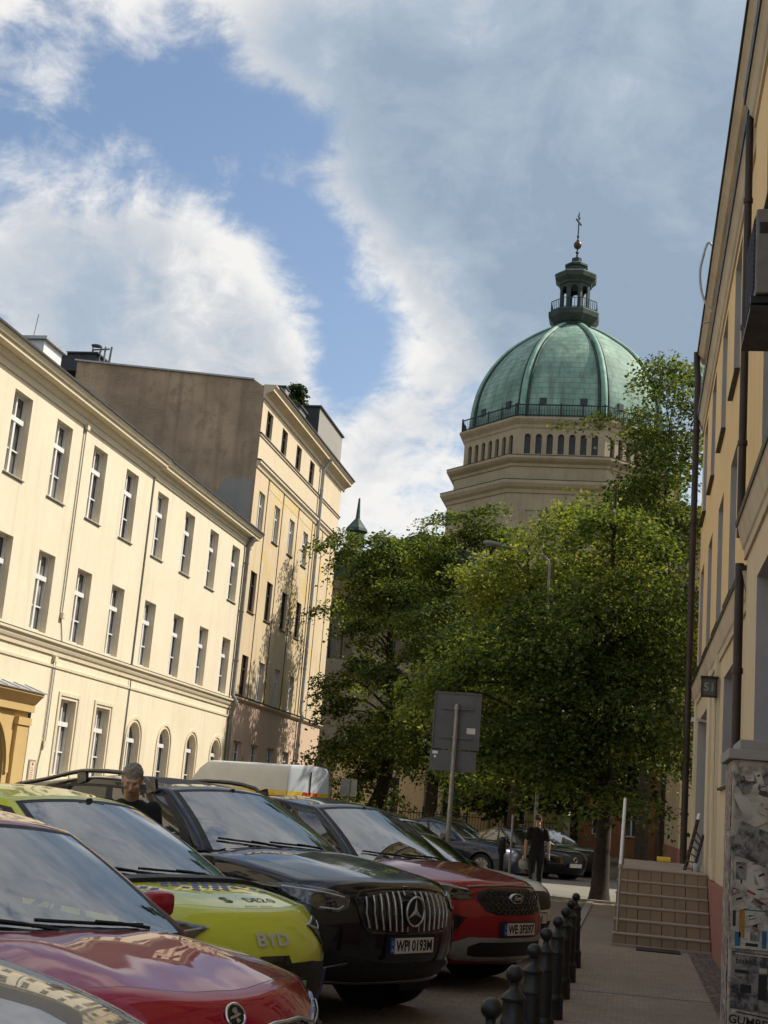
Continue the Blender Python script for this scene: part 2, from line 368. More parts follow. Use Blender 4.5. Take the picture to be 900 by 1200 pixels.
grey = summ([blob((-.22, .845, .485), 6, 2, .18), blob((-.165, .915, .365), 4.0, 1, -.34), blob((-.215, .875, .435), 3, .6, -.22),blob((-.06, .872, .46), 15, 3, .34), blob((.03, .90, .42), 12, 3, .22), blob((-.07, .925, .39), 6, 2.5, .16), blob((.1, .8, .62), 30, 15, .10), blob((.05, .94, .34), 8, 3, .2),
             blob((-.38, .88, .31), 9, 3, .13), blob((-.42, .84, .34), 5, 2, .16),
             N(t, 'MapRange', {'Value': dens, 'From Min': .40, 'From Max': 1.1, 'To Min': -.02, 'To Max': .22}).outputs[0],
             N(t, 'MapRange', {'Value': n_mid, 'From Min': .3, 'From Max': .7, 'To Min': .26, 'To Max': -.26}).outputs[0],
             N(t, 'MapRange', {'Value': n_fine, 'From Min': .3, 'From Max': .7, 'To Min': .16, 'To Max': -.16}).outputs[0]])
ccol = ramp(t, grey, [(.0, (1.04, 1.03, 1.01)), (.25, (.76, .79, .83)), (.6, (.48, .58, .70)), (1.0, (.35, .455, .585))])
b1 = N(t, 'Background', {'Strength': .082}); t.links.new(mixc(t, 1.0, sky.outputs[0], (1.08, 1.08, 1.06), 'MULTIPLY'), b1.inputs['Color'])
b2 = N(t, 'Background', {'Strength': .49}); t.links.new(ccol, b2.inputs['Color'])
ms = N(t, 'MixShader', {0: alpha, 1: b1.outputs[0], 2: b2.outputs[0]}); t.links.new(ms.outputs[0], wo.inputs['Surface'])
vs_ = scene.view_settings; vs_.view_transform = 'Standard'; vs_.look = 'None'; vs_.exposure = .84; vs_.gamma = 1; vs_.use_curve_mapping = False
scene.cycles.max_bounces = 7; scene.cycles.transparent_max_bounces = 24; scene.cycles.use_denoising = True
scene.cycles.sample_clamp_indirect = 8
scene.cycles.caustics_reflective = False; scene.cycles.caustics_refractive = False
# ---------------------------------------------------------------- facade helpers
class Fr:
    """facade frame: u along the wall, n outwards, z up"""
    def __init__(s, O, U, Nn): s.O, s.U, s.N = Vector(O), Vector(U), Vector(Nn)
    def __call__(s, u, n, z): return s.O + s.U*u + s.N*n + Vector((0, 0, z))
def facade(mb, P, u0, u1, z0, z1, holes, depth, mw=0, mr=1, n0=0.0):
    us = sorted({u0, u1, *[h[0] for h in holes], *[h[1] for h in holes]}); us = [u for u in us if u0 <= u <= u1]
    zs = sorted({z0, z1, *[h[2] for h in holes], *[h[3] for h in holes]}); zs = [z for z in zs if z0 <= z <= z1]
    for i in range(len(us)-1):
        for j in range(len(zs)-1):
            uc, zc = (us[i]+us[i+1])/2, (zs[j]+zs[j+1])/2
            if any(h[0] < uc < h[1] and h[2] < zc < h[3] for h in holes): continue
            mb.quad(P(us[i], n0, zs[j]), P(us[i+1], n0, zs[j]), P(us[i+1], n0, zs[j+1]), P(us[i], n0, zs[j+1]), mw)
    for h in holes:
        a, b, c, d = h[:4]; arch = len(h) > 4 and h[4]
        zt = d
        if arch:
            r = (b-a)/2; zt = d-r; K = 12; cu = (a+b)/2
            pts = [(cu - r*math.cos(math.pi*k/K), zt + r*math.sin(math.pi*k/K)) for k in range(K+1)]
            for k in range(K):
                p, q = pts[k], pts[k+1]
                mb.quad(P(p[0], n0, p[1]), P(q[0], n0, q[1]), P(q[0], n0, d), P(p[0], n0, d), mw)
                mb.quad(P(p[0], n0, p[1]), P(q[0], n0, q[1]), P(q[0], n0-depth, q[1]), P(p[0], n0-depth, p[1]), mr)
        else: mb.quad(P(a, n0, d), P(b, n0, d), P(b, n0-depth, d), P(a, n0-depth, d), mr)
        mb.quad(P(a, n0, c), P(b, n0, c), P(b, n0-depth, c), P(a, n0-depth, c), mr)
        for u in (a, b): mb.quad(P(u, n0, c), P(u, n0, zt), P(u, n0-depth, zt), P(u, n0-depth, c), mr)
def run(mb, P, u0, u1, prof, mi=0):
    mb.prism([P(u0, n, z) for n, z in prof], P.U*(u1-u0), mi)
def window(parent, P, u, z, w, h, style, depth, pane, frame=None, sill=None, n0=0.0, cache={}):
    """one window: frame (the part), its pane and its sill (sub-parts); equal windows share their meshes"""
    key = (style, round(w, 3), round(h, 3), pane, tuple(P.U), tuple(P.N), sill and sill[0], depth)
    loc = P(u, n0-depth+.002, z) - wpos(parent)
    if key in cache:
        return dup(cache[key], parent, loc)
    Q = Fr((0, 0, 0), P.U, P.N); f = MB(); g = MB(); t_ = .065
    def bx(a, b, n1, n2, c, d, mb=f): mb.prism([Q(a, n1, c), Q(b, n1, c), Q(b, n1, d), Q(a, n1, d)], P.N*(n2-n1))
    if style == 'arch':
        r = w/2; zt = h-r; K = 12
        for (ro, n1, n2) in ((r, 0, .07),):
            ring = [(r - ro*math.cos(math.pi*k/K), zt + ro*math.sin(math.pi*k/K)) for k in range(K+1)]
            inn = [(r - (ro-t_)*math.cos(math.pi*k/K), zt + (ro-t_)*math.sin(math.pi*k/K)) for k in range(K+1)]
            for k in range(K):
                f.prism([Q(*[ring[k][0], n1, ring[k][1]]), Q(ring[k+1][0], n1, ring[k+1][1]), Q(inn[k+1][0], n1, inn[k+1][1]), Q(inn[k][0], n1, inn[k][1])], P.N*(n2-n1))
        bx(0, t_, 0, .07, 0, zt); bx(w-t_, w, 0, .07, 0, zt); bx(t_, w-t_, 0, .07, 0, t_)
        bx(t_, w-t_, .003, .09, zt-.08, zt+.05); bx(w/2-.04, w/2+.04, .004, .075, t_, zt-.08); bx(w/2-.03, w/2+.03, .004, .06, zt+.05, h-t_)
        for a, b in ((t_, w/2-.04), (w/2+.04, w-t_)): bx(a, b, .01, .05, zt*.45, zt*.45+.035)
        g.add([Q(0, -.012, 0), Q(w, -.012, 0)] + [Q(r + r*math.cos(math.pi*k/K), -.012, zt + r*math.sin(math.pi*k/K)) for k in range(K+1)], [tuple(range(K+3))])
    elif style == 'slit':
        r = w/2; zt = h-r; K = 8
        f.add([Q(0, 0, 0), Q(w, 0, 0)] + [Q(r + r*math.cos(math.pi*k/K), 0, zt + r*math.sin(math.pi*k/K)) for k in range(K+1)], [tuple(range(K+3))])
    else:
        bx(0, t_, 0, .07, 0, h); bx(w-t_, w, 0, .07, 0, h); bx(t_, w-t_, 0, .07, 0, t_); bx(t_, w-t_, 0, .07, h-t_, h)
        if style == 'cross':
            zt = h*.655; bx(t_, w-t_, .003, .10, zt, zt+.13); bx(w/2-.05, w/2+.05, .004, .085, t_, zt); bx(w/2-.035, w/2+.035, .004, .07, zt+.13, h-t_)
            for a, b in ((t_, w/2-.05), (w/2+.05, w-t_)): bx(a, b, .01, .055, h*.31, h*.31+.04)
        elif style == 'plain':
            bx(w/2-.045, w/2+.045, .004, .085, t_, h-t_); bx(t_, w/2-.045, .01, .06, h*.66, h*.66+.05); bx(w/2+.045, w-t_, .01, .06, h*.66, h*.66+.05)
        g.quad(Q(0, -.012, 0), Q(w, -.012, 0), Q(w, -.012, h), Q(0, -.012, h))
    o = f.build('window', M[frame or 'white'] if style != 'slit' else M[pane], parent, world=False); o.location = loc
    if style != 'slit': g.build('pane', M[pane], o, world=False)
    if sill:
        s = MB(); m_, pr, th = sill
        s.prism([Q(-.06, .003, -.003), Q(-.06, depth+pr, -.035), Q(-.06, depth+pr, -.035-th), Q(-.06, depth-.03, -.035-th), Q(-.06, depth-.03, -.05), Q(-.06, .003, -.05)], P.U*(w+.12))
        s.build('sill', M[m_], o, world=False)
    cache[key] = o
    return o

# ---------------------------------------------------------------- ground
def struct(name, mb, mat, label=None):
    o = mb.build(name, mat); o['kind'] = 'structure'; o['label'] = label or name; o['category'] = name.replace('_', ' '); return o
def pavers(name, col, sc=9.0):
    m, t, out = nt(name)
    b = N(t, 'TexBrick', {'Vector': pos(t), 'Color1': c4(col), 'Color2': c4([x*.8 for x in col]), 'Mortar': c4([x*.58 for x in col]), 'Scale': sc, 'Mortar Size': .035, 'Brick Width': .9, 'Row Height': .9, 'Bias': 0.0}, offset=.5)
    n = noise(t, pos(t), .6, 6, .6); d = noise(t, pos(t), 4, 6, .65); f2 = noise(t, pos(t), 60, 3, .7)
    c = mixc(t, N(t, 'MapRange', {'Value': n, 'From Min': .4, 'From Max': .75, 'To Max': .8}).outputs[0], b.outputs[0], [x*.55 for x in col])
    c = mixc(t, N(t, 'MapRange', {'Value': d, 'From Min': .5, 'From Max': .8, 'To Max': .55}).outputs[0], c, [x*.45 for x in col])
    c = mixc(t, N(t, 'MapRange', {'Value': f2, 'From Min': .4, 'From Max': .8, 'To Max': .4}).outputs[0], c, [x*1.25 for x in col])
    h = N(t, 'Math', {0: b.outputs['Fac'], 1: -.7}, operation='MULTIPLY').outputs[0]
    h = N(t, 'Math', {0: h, 1: f2}, operation='ADD').outputs[0]
    pbr(t, out, c, .9, bump=h, bstr=.5, bdist=.01, spec=.25); return m
def asphalt(name, col):
    m, t, out = nt(name)
    n = noise(t, pos(t), .4, 6, .6); f2 = noise(t, pos(t), 70, 4, .75); s = noise(t, pos(t), 2.2, 6, .7)
    c = mixc(t, N(t, 'MapRange', {'Value': n, 'From Min': .4, 'From Max': .7, 'To Max': .6}).outputs[0], col, [x*.65 for x in col])
    c = mixc(t, N(t, 'MapRange', {'Value': f2, 'From Min': .45, 'From Max': .75, 'To Max': .6}).outputs[0], c, [x*1.5 for x in col])
    c = mixc(t, N(t, 'MapRange', {'Value': s, 'From Min': .6, 'From Max': .75, 'To Max': .5}).outputs[0], c, [x*.45 for x in col])
    pbr(t, out, c, .88, bump=f2, bstr=.4, bdist=.008, spec=.3); return m
M['pave'] = pavers('sidewalk_pavers', (.34, .275, .205)); M['bay'] = pavers('bay_pavers', (.24, .20, .15), 5.5)
M['asph'] = asphalt('asphalt', (.075, .072, .068)); M['asph2'] = asphalt('pale_asphalt', (.20, .185, .16))
M['earth'] = asphalt('ground_earth', (.16, .14, .11)); M['kerb'] = plaster('kerb_concrete', (.33, .30, .26), None, .5, .2, 1.4)
g = MB(); g.quad((-900, -300, -.006), (900, -300, -.006), (900, 1500, -.006), (-900, 1500, -.006)); struct('ground', g, M['earth'])
g = MB(); g.quad((-.72, -6, 0), (1.3, -6, 0), (1.3, 30.6, 0), (-.72, 30.6, 0)); struct('sidewalk', g, M['pave'])
def cobbles(name, col):
    m, t, out = nt(name); v = N(t, 'TexVoronoi', {'Vector': pos(t), 'Scale': 11.0, 'Randomness': .75}, feature='DISTANCE_TO_EDGE').outputs['Distance']
    cl = N(t, 'TexVoronoi', {'Vector': pos(t), 'Scale': 11.0, 'Randomness': .75}).outputs['Color']; k = N(t, 'MapRange', {'Value': v, 'From Max': .18}).outputs[0]
    c = mixc(t, N(t, 'SeparateXYZ', {0: cl}).outputs[0], col, [x*.6 for x in col]); c = mixc(t, k, [x*.35 for x in col], c)
    pbr(t, out, c, .85, bump=k, bstr=.8, bdist=.02, spec=.3); return m
M['cobble'] = cobbles('granite_cobbles', (.24, .20, .155))
g = MB(); g.quad((.86, -6, .004), (1.17, -6, .004), (1.17, 19.95, .004), (.86, 19.95, .004)); struct('cobble_strip', g, M['cobble'])
g = MB(); g.quad((-.70, 14.2, .004), (.85, 14.32, .004), (.85, 14.40, .004), (-.70, 14.28, .004)); struct('slab_joint', g, M['kerb'])
g = MB(); g.quad((-6.4, -6, -.001), (-.86, -6, -.001), (-.86, 30.6, -.001), (-6.4, 30.6, -.001)); struct('parking_bays', g, M['bay'])
g = MB(); g.quad((-13.2, -6, .002), (-6.4, -6, .002), (-6.4, 130, .002), (-13.2, 130, .002)); struct('road', g, M['asph'])
g = MB(); g.quad((-6.39, 30.9, .003), (60, 30.9, .003), (60, 43.5, .003), (-6.39, 43.5, .003)); struct('cross_street', g, M['asph2'])
g = MB(); g.quad((-15.99, -6, .004), (-13.3, -6, .004), (-13.3, 70, .004), (-15.99, 70, .004)); struct('left_sidewalk', g, M['pave'])
g = MB()
y = -6.0
while y < 30.4: g.box(-.86, -.72, y+.004, y+.996, -.05, .022); y += 1.0
x = -6.3
while x < 1.1: g.box(x+.004, x+.996, 30.62, 30.78, -.05, .055); x += 1.0
y = -6.0
while y < 69: g.box(-13.3, -13.18, y+.004, y+.996, -.05, .10); y += 1.0
k_ = struct('kerb', g, M['kerb'])

# ---------------------------------------------------------------- left cream building
LB = thing('cream_building', 'long cream plastered three storey building with an ochre arched portal, left of the street', 'building', (-16, 28, 0))
P = Fr((-16, 0, 0), (0, 1, 0), (1, 0, 0))
cols = [30.53, 33.18, 35.83, 38.5, 41.43, 44.34, 47.28, 50.2]
near = [27.87, 25.2, 22.5, 19.8, 17.1, 14.4, 11.7, 9.0, 6.3]
holes = []
for u in cols + near:
    holes += [(u, u+1.06, 9.25, 11.43), (u, u+1.06, 5.57, 7.72)]
gr = [35.8, 38.42] + near[1:]; ar = [41.2, 44.14, 47.14, 50.12]
gh = [(u, u+1.08, 1.77, 3.93) for u in gr] + [(u, u+1.15, 1.5, 3.73, True) for u in ar]
mb = MB()
facade(mb, P, 4, 52.3, 4.8, 12.2, holes, .27, 0, 1)
facade(mb, P, 4, 27.9, 0, 4.8, [h for h in gh if h[0] < 27], .27, 0, 1, .03)
facade(mb, P, 34.0, 52.3, 0, 4.8, [h for h in gh if h[0] > 34], .27, 0, 1, .03)
mb.quad(P(27.9, .03, 3.6), P(34, .03, 3.6), P(34, .03, 4.8), P(27.9, .03, 4.8), 0)
mb.quad(P(27.9, .03, 0), P(34, .03, 0), P(34, .03, 3.6), P(27.9, .03, 3.6), 2)
mb.quad(P(4, 0, 0), P(4, -12, 0), P(4, -12, 12.2), P(4, 0, 12.2), 0); mb.quad(P(4, -12, 0), P(52.3, -12, 0), P(52.3, -12, 12.2), P(4, -12, 12.2), 0)
mb.quad(P(52.3, .03, 0), P(52.3, -12, 0), P(52.3, -12, 12.2), P(52.3, .03, 12.2), 0)
mb.build('wall', [M['cream'], M['cream'], M['panedark']], LB)
for i, (u, z) in enumerate([(c, z) for c in cols + near for z in (9.25, 5.57)]):
    window(LB, P, u, z, 1.06, 2.18 if z > 8 else 2.15, 'cross', .25, ('pane', 'paneblind', 'panedark', 'pane', 'panegrey')[(i*7) % 5], sill=('zinc', .05, .03) if z > 8 else None)
for i, u in enumerate(gr): window(LB, P, u, 1.77, 1.08, 2.16, 'cross', .25, 'paneblind', sill=('cream_trim', .06, .06), n0=.03)
for u in ar: window(LB, P, u, 1.5, 1.15, 2.23, 'arch', .25, 'pane', sill=('cream_trim', .06, .06), n0=.03)
mb = MB()
prof = [(-.02, 11.76), (.05, 11.76), (.05, 11.93), (.10, 11.95), (.16, 12.05), (.19, 12.05), (.19, 12.10), (.40, 12.13), (.40, 12.23), (.46, 12.25), (.50, 12.32), (.53, 12.40), (-.02, 12.42)]
run(mb, P, 4, 41.0, prof); run(mb, P, 41.0, 52.75, [(n - (.05 if n > .1 else 0), z-.02) for n, z in prof])
mb.build('cornice', M['cream_trim'], LB)
mb = MB()
run(mb, P, 4, 41.02, [(.45, 12.405), (.57, 12.39), (.57, 12.45), (.3, 12.52), (-6, 14.4), (-12, 12.5), (-12, 12.3)], 0)
run(mb, P, 41.02, 52.8, [(.40, 12.385), (.52, 12.37), (.52, 12.43), (.3, 12.5), (-6, 14.4), (-12, 12.5), (-12, 12.3)], 0)
mb.build('roof', M['slate'], LB)
mb = MB(); run(mb, P, 4, 52.5, [(-.02, 5.06), (.05, 5.06), (.06, 5.17), (.10, 5.20), (.13, 5.27), (.13, 5.34), (.20, 5.37), (.20, 5.44), (-.02, 5.47)])
mb.build('string_course', M['cream_trim'], LB); mb = MB()
run(mb, P, 4, 52.35, [(0.0, 4.72), (.065, 4.72), (.07, 4.79), (0.0, 4.80)])
mb.build('string_course', M['cream_trim'], LB)
mb = MB(); run(mb, P, 4, 52.52, [(.0, 5.472), (.21, 5.442), (.215, 5.455), (.0, 5.50)]); mb.build('flashing', M['zinc'], LB)
for u in gr:
    mb = MB()
    for a, b, c, d in ((u-.22, u-.10, 1.77, 4.12), (u+1.18, u+1.30, 1.77, 4.12), (u-.10, u+1.18, 4.02, 4.12)):
        mb.prism([P(a, .03, c), P(b, .03, c), P(b, .03, d), P(a, .03, d)], P.N*.035)
    mb.build('window_surround', M['cream_trim'], LB)
for u in ar:
    mb = MB(); r = .575; cu = u+r; zt = 3.73-r; K = 16
    for k in range(K):
        a, b = math.pi*k/K, math.pi*(k+1)/K
        mb.prism([P(cu-(r+q)*math.cos(x), .03, zt+(r+q)*math.sin(x)) for q, x in ((.09, a), (.2, a), (.2, b), (.09, b))], P.N*.035)
    for s in (-1, 1): mb.prism([P(cu+s*(r+.09), .03, .9), P(cu+s*(r+.2), .03, .9), P(cu+s*(r+.2), .03, zt), P(cu+s*(r+.09), .03, zt)], P.N*.035)
    mb.build('window_surround', M['cream_trim'], LB)
def pipe(parent, pts, r, mat, name='downpipe', brackets=None, seg=10):
    q = MB(); q.tube(pts, r, seg)
    for b in brackets or []:
        a = Vector(b); q.lathe([(r*1.25, -.03), (r*1.25, .03)], a, 10)
    return q.build(name, M[mat], parent, smooth=50)
pipe(LB, [P(51.92, .30, 12.15), P(51.92, .12, 11.7), P(51.92, .12, 5.6), P(51.92, .24, 5.42), P(51.92, .24, 5.2), P(51.92, .13, 4.95), P(51.92, .13, 0)], .085, 'zinc', brackets=[P(51.92, .12, z) for z in (11, 9, 7, 3.5, 1.5)])
pipe(LB, [P(40.86, .03, 11.75), P(40.86, .03, 5.5)], .028, 'zinc', 'conduit', seg=6)
pipe(LB, [P(40.86, .06, 5.05), P(40.86, .05, 0)], .022, 'zinc', 'conduit', seg=6)
pipe(LB, [P(34.95, .02, 11.72), P(34.98, .02, 6.3), P(35.2, .02, 5.9), P(35.35, .02, 5.5)], .012, 'zinc', 'cable', seg=5)
pipe(LB, [P(35.1, .02, 11.72), P(35.12, .02, 6.1)], .012, 'zinc', 'cable', seg=5)
pipe(LB, [P(34.9, .06, 5.0), P(34.9, .06, 2.6), P(34.75, .06, 2.0), P(34.75, .06, 1.0)], .016, 'zinc', 'cable', seg=5)
pipe(LB, [P(35.05, .06, 5.0), P(35.05, .06, 2.6)], .012, 'zinc', 'cable', seg=5)
for (u, z) in ((35.05, 11.74), (35.1, 6.2), (34.98, 4.96), (34.98, 2.62)):
    q = MB(); q.prism([P(u-.09, .02, z-.09), P(u+.09, .02, z-.09), P(u+.09, .02, z+.07), P(u-.09, .02, z+.07)], P.N*.09); q.build('junction_box', M['cream_trim'], LB)
q = MB(); q.box(-18.85, -18.15, 36, 37.3, 13.4, 14.75); q.build('chimney', M['white'], LB)
q = MB(); q.box(-18.97, -18.03, 35.88, 37.4, 14.752, 14.85); q.build('chimney_cap', M['zincl'], LB.children[-1])
q = MB(); q.tube([(-18.7, 36.3, 14.85), (-18.62, 36.3, 15.7)], .012, 5); q.build('antenna', M['zinc'], LB)
# portal
pt = MB()
facade(pt, P, 28.55, 33.55, 0, 3.5, [(29.6, 32.5, 0, 3.2, True)], .12, 0, 0, .15)
pt.quad(P(33.55, .03, 0), P(33.55, .15, 0), P(33.55, .15, 3.5), P(33.55, .03, 3.5), 0); pt.quad(P(28.55, .03, 0), P(28.55, .15, 0), P(28.55, .15, 3.5), P(28.55, .03, 3.5), 0)
for a in (28.6, 32.82):
    pt.prism([P(a, .148, 0), P(a+.68, .148, 0), P(a+.68, .148, 3.0), P(a, .148, 3.0)], P.N*.10)
    pt.prism([P(a-.05, .147, 3.002), P(a+.73, .147, 3.002), P(a+.73, .147, 3.2), P(a-.05, .147, 3.2)], P.N*.14)
K = 18
for k in range(K):
    a, b = math.pi*k/K, math.pi*(k+1)/K
    pt.prism([P(31.05-q*math.cos(x), .152, 1.75+q*math.sin(x)) for q, x in ((1.5, a), (1.66, a), (1.66, b), (1.5, b))], P.N*.06)
po = pt.build('portal', M['ochre'], LB)
q = MB(); run(q, P, 28.4, 33.65, [(.03, 3.36), (.28, 3.36), (.28, 3.56), (.32, 3.60), (.40, 3.70), (.50, 3.80), (.50, 3.86), (.03, 3.88)]); q.build('entablature', M['ochre'], po)
q = MB(); run(q, P, 28.3, 33.75, [(.03, 3.882), (.54, 3.863), (.54, 3.89), (.03, 4.06)])
for k in range(8): run(q, P, 28.6+k*.68, 28.63+k*.68, [(.04, 4.05), (.54, 3.88), (.54, 3.91), (.04, 4.085)])
q.build('portal_roof', M['zincl'], po)
q = MB(); q.quad(P(29.5, .045, 0), P(32.6, .045, 0), P(32.6, .045, 3.3), P(29.5, .045, 3.3)); q.build('door', M['bark'], po)
pl = MB(); pl.prism([P(34.22, .034, 1.42), P(34.62, .034, 1.42), P(34.62, .034, 2.15), P(34.22, .034, 2.15)], P.N*.03)
pq = pl.build('plaque', M['zincl']); tag(pq, 'small pale framed plaque on the cream wall beside the ochre portal', 'plaque')
pl = MB(); pl.prism([P(34.27, .064, 1.47), P(34.57, .064, 1.47), P(34.57, .064, 2.10), P(34.27, .064, 2.10)], P.N*.006); pl.build('face', M['cream_trim'], pq)
pl = MB()
for k in range(7): pl.prism([P(34.33, .07, 1.56+k*.06), P(34.33+(.18 if k % 2 else .14), .07, 1.56+k*.06), P(34.33+(.18 if k % 2 else .14), .07, 1.58+k*.06), P(34.33, .07, 1.58+k*.06)], P.N*.003)
pl.prism([P(34.37, .07, 2.0), P(34.47, .07, 2.0), P(34.47, .07, 2.07), P(34.37, .07, 2.07)], P.N*.003); pl.build('lettering', M['red'], pq)

# ---------------------------------------------------------------- tall peach building
TB = thing('peach_building', 'taller peach apartment house with a bare brown gable wall, beyond the cream building', 'building', (-16, 60, 0))
P = Fr((-16.02, 0, 0), (0, 1, 0), (1, 0, 0))
tc = [53.15, 55.75, 58.45, 61.15]
rows = [(12.76, 14.4), (9.25, 10.95), (5.72, 7.4)]
mb = MB()
facade(mb, P, 52.36, 68.3, 15.6, 18.9, [(u, u+.95, 16.84, 17.97) for u in tc], .2, 2, 2)
facade(mb, P, 52.36, 68.3, 5.5, 15.6, [(u, u+.95, a, b) for u in tc for a, b in rows], .2, 0, 0)
facade(mb, P, 52.36, 68.3, 0, 5.5, [(u, u+1.25, 2.5, 3.87) for u in tc], .22, 1, 1)
mb.quad(P(68.3, 0, 0), P(68.3, -10, 0), P(68.3, -10, 19.4), P(68.3, 0, 18.9), 2)
mb.build('wall', [M['peach'], M['peach_low'], M['peach_light']], TB)
for i, u in enumerate(tc):
    window(TB, P, u, 16.84, .95, 1.13, 'plain', .18, 'panedark', 'bark')
    for j, (a, b) in enumerate(rows): window(TB, P, u, a, .95, b-a, 'plain', .18, 'paneblind' if (i, j) in ((0, 1), (2, 1), (0, 2)) else 'panedark', 'white' if (i + j) % 3 == 0 else 'bark', sill=('slate', .06, .03))
    window(TB, P, u, 2.5, 1.25, 1.37, 'plain', .2, 'panedark')
q = MB(); run(q, P, 52.3, 68.9, [(-.02, 18.25), (.06, 18.25), (.08, 18.42), (.2, 18.5), (.42, 18.58), (.42, 18.68), (.52, 18.78), (.52, 18.84), (-.02, 18.86)]); q.build('cornice', M['peach_light'], TB)
q = MB(); run(q, P, 52.8, 69.0, [(.4, 18.862), (.58, 18.85), (.58, 18.92), (.2, 19.0), (-.6, 18.95), (-8.6, 19.6), (-9.6, 19.6), (-9.6, 19.5), (-.5, 18.9)]); q.build('roof', M['slate'], TB)
q = MB(); run(q, P, 52.34, 68.35, [(-.02, 15.22), (.05, 15.22), (.08, 15.35), (.16, 15.42), (.16, 15.5), (-.02, 15.53)]); q.build('string_course', M['peach_light'], TB); q = MB(); run(q, P, 52.34, 63.3, [(-.02, 16.62), (.05, 16.62), (.05, 16.69), (-.02, 16.70)]); run(q, P, 63.5, 68.33, [(-.02, 16.62), (.05, 16.62), (.05, 16.69), (-.02, 16.70)]); q.build('string_course', M['peach_light'], TB); q = MB()
run(q, P, 52.34, 68.35, [(-.02, 5.48), (.05, 5.48), (.14, 5.56), (.14, 5.62), (-.02, 5.64)]); q.build('string_course', M['peach_light'], TB)
for a_, b_, z_, n_ in ((52.33, 68.36, 15.532, .17), (52.33, 68.36, 5.642, .15), (52.33, 63.3, 16.702, .07), (63.5, 68.36, 16.702, .07)):
    q = MB(); run(q, P, a_, b_, [(0, z_), (n_, z_-.02), (n_+.01, z_+.045), (0, z_+.07)]); q.build('flashing', M['slate'], TB)  # slate flashing, thickened so its dark colour also draws the courses' shadow lines
for a in (54.45, 57.05, 59.9, 62.75, 65.0, 67.0):
    q = MB(); q.prism([P(a-.05, .001, 5.66), P(a+.05, .001, 5.66), P(a+.05, .001, 15.2), P(a-.05, .001, 15.2)], P.N*.012)
    q.build('joint', M['bark'], TB)
for a, b in ((54.5, 57.0), (57.1, 59.85), (59.95, 62.7)):
    q = MB(); q.prism([P(a+.1, .001, 14.8), P(b-.1, .001, 14.72), P(b-.1, .001, 15.2), P(a+.1, .001, 15.2)], P.N*.008)
    q.build('yellow_band', M['yellowpan'], TB)
pipe(TB, [P(63.4, .5, 18.6), P(63.4, .14, 18.1), P(63.4, .14, 5.9), P(63.4, .25, 5.6), P(63.4, .14, 5.3), P(63.4, .12, 0)], .085, 'zincl', brackets=[P(63.4, .14, z) for z in (17, 14, 11, 8, 3)])
q = MB(); q.prism([(-16.03, 52.352, 0), (-16.03, 52.352, 18.75), (-16.5, 52.352, 19.06), (-24.7, 52.352, 19.78), (-24.7, 52.352, 0)], (0, .4, 0)); q.build('gable_wall', M['gable'], TB)
q = MB(); q.prism([(-16.12, 52.35, 11.4), (-16.12, 52.35, 14.72), (-17.35, 52.35, 14.66), (-18.0, 52.35, 13.4), (-18.0, 52.35, 11.4)], (0, -.02, 0)); q.build('render_patch', M['greyrend'], TB)
q = MB(); q.bar((-16.5, 52.5, 19.08), (-24.8, 52.5, 19.80), .5, .07); q.build('coping', M['zincl'], TB)
q = MB(); q.box(-28.2, -24.6, 54, 60, 10, 20.68); q.box(-28.3, -24.5, 53.9, 60.1, 20.682, 20.76); q.build('roof_block', M['slate'], TB)
q = MB()
for (x, dx) in ((-24.9, 0), (-24.6, .1), (-24.3, 0), (-24.05, .05)): q.tube([(x, 54.2, 20.2), (x+dx, 54.2, 21.1)], .05, 6)
q.tube([(-24.9, 54.2, 20.95), (-24.1, 54.2, 21.0)], .04, 6); q.lathe([(.02, 0), (.22, .02), (.24, .06), (.02, .1)], (-24.25, 53.1, 20.7), 12); q.build('rooftop_pipes', M['zinc'], TB)
q = MB(); q.box(-17.75, -16.25, 62.92, 68.4, 18.95, 21.2); q.build('penthouse', M['slate'], TB); ph = TB.children[-1]
q = MB(); q.quad((-16.245, 62.93, 18.95), (-16.245, 68.41, 18.95), (-16.245, 68.41, 21.2), (-16.245, 62.93, 21.2)); q.build('front_wall', M['greyrend'], ph)
q = MB(); q.box(-17.85, -16.15, 62.82, 68.5, 21.202, 21.28); q.build('penthouse_roof', M['slate'], ph)
q = MB(); q.box(-17.6, -16.7, 57.9, 58.5, 19, 20.55); q.build('chimney', M['greyrend'], TB)
q = MB(); q.box(-17.7, -16.65, 57.8, 58.6, 20.552, 20.64); q.build('chimney_cap', M['slate'], TB.children[-1])
q = MB(); q.box(-17.6, -16.6, 60.4, 61.6, 19, 20.4); q.build('chimney', M['greyrend'], TB)
q = MB(); q.box(-17.7, -16.5, 60.3, 61.7, 20.402, 20.5); q.build('chimney_cap', M['slate'], TB.children[-1])

# ---------------------------------------------------------------- church
CX, CY = -7.7, 130.0
CH = thing('church', 'stone church with a large green copper dome, lantern and cross above the trees', 'church', (CX, CY, 0))
c8 = math.cos(math.pi/8); r0 = math.pi/8
def octa(prof): return [(a/c8, z) for a, z in prof]
q = MB(); q.lathe(octa([(11.05, 0), (11.05, 30.9), (11.2, 30.95), (11.25, 31.25), (11.55, 31.45), (11.75, 31.75), (11.75, 32.05), (10.55, 32.1), (10.55, 33.55), (10.7, 33.6), (10.75, 33.85), (11.1, 34.05), (11.3, 34.25), (11.3, 34.5), (9.0, 34.55)]), (CX, CY, 0), 8, 0, r0)
q.lathe(octa([(9.0, 34.52), (9.3, 34.53), (9.3, 37.5), (9.82, 37.5), (9.9, 37.6), (9.95, 37.85), (10.2, 38.1), (10.35, 38.3), (10.35, 38.5), (8.5, 38.52)]), (CX, CY, 0), 8, 0, r0)
q.build('tower', M['stone'], CH)
tow = CH.children[-1]
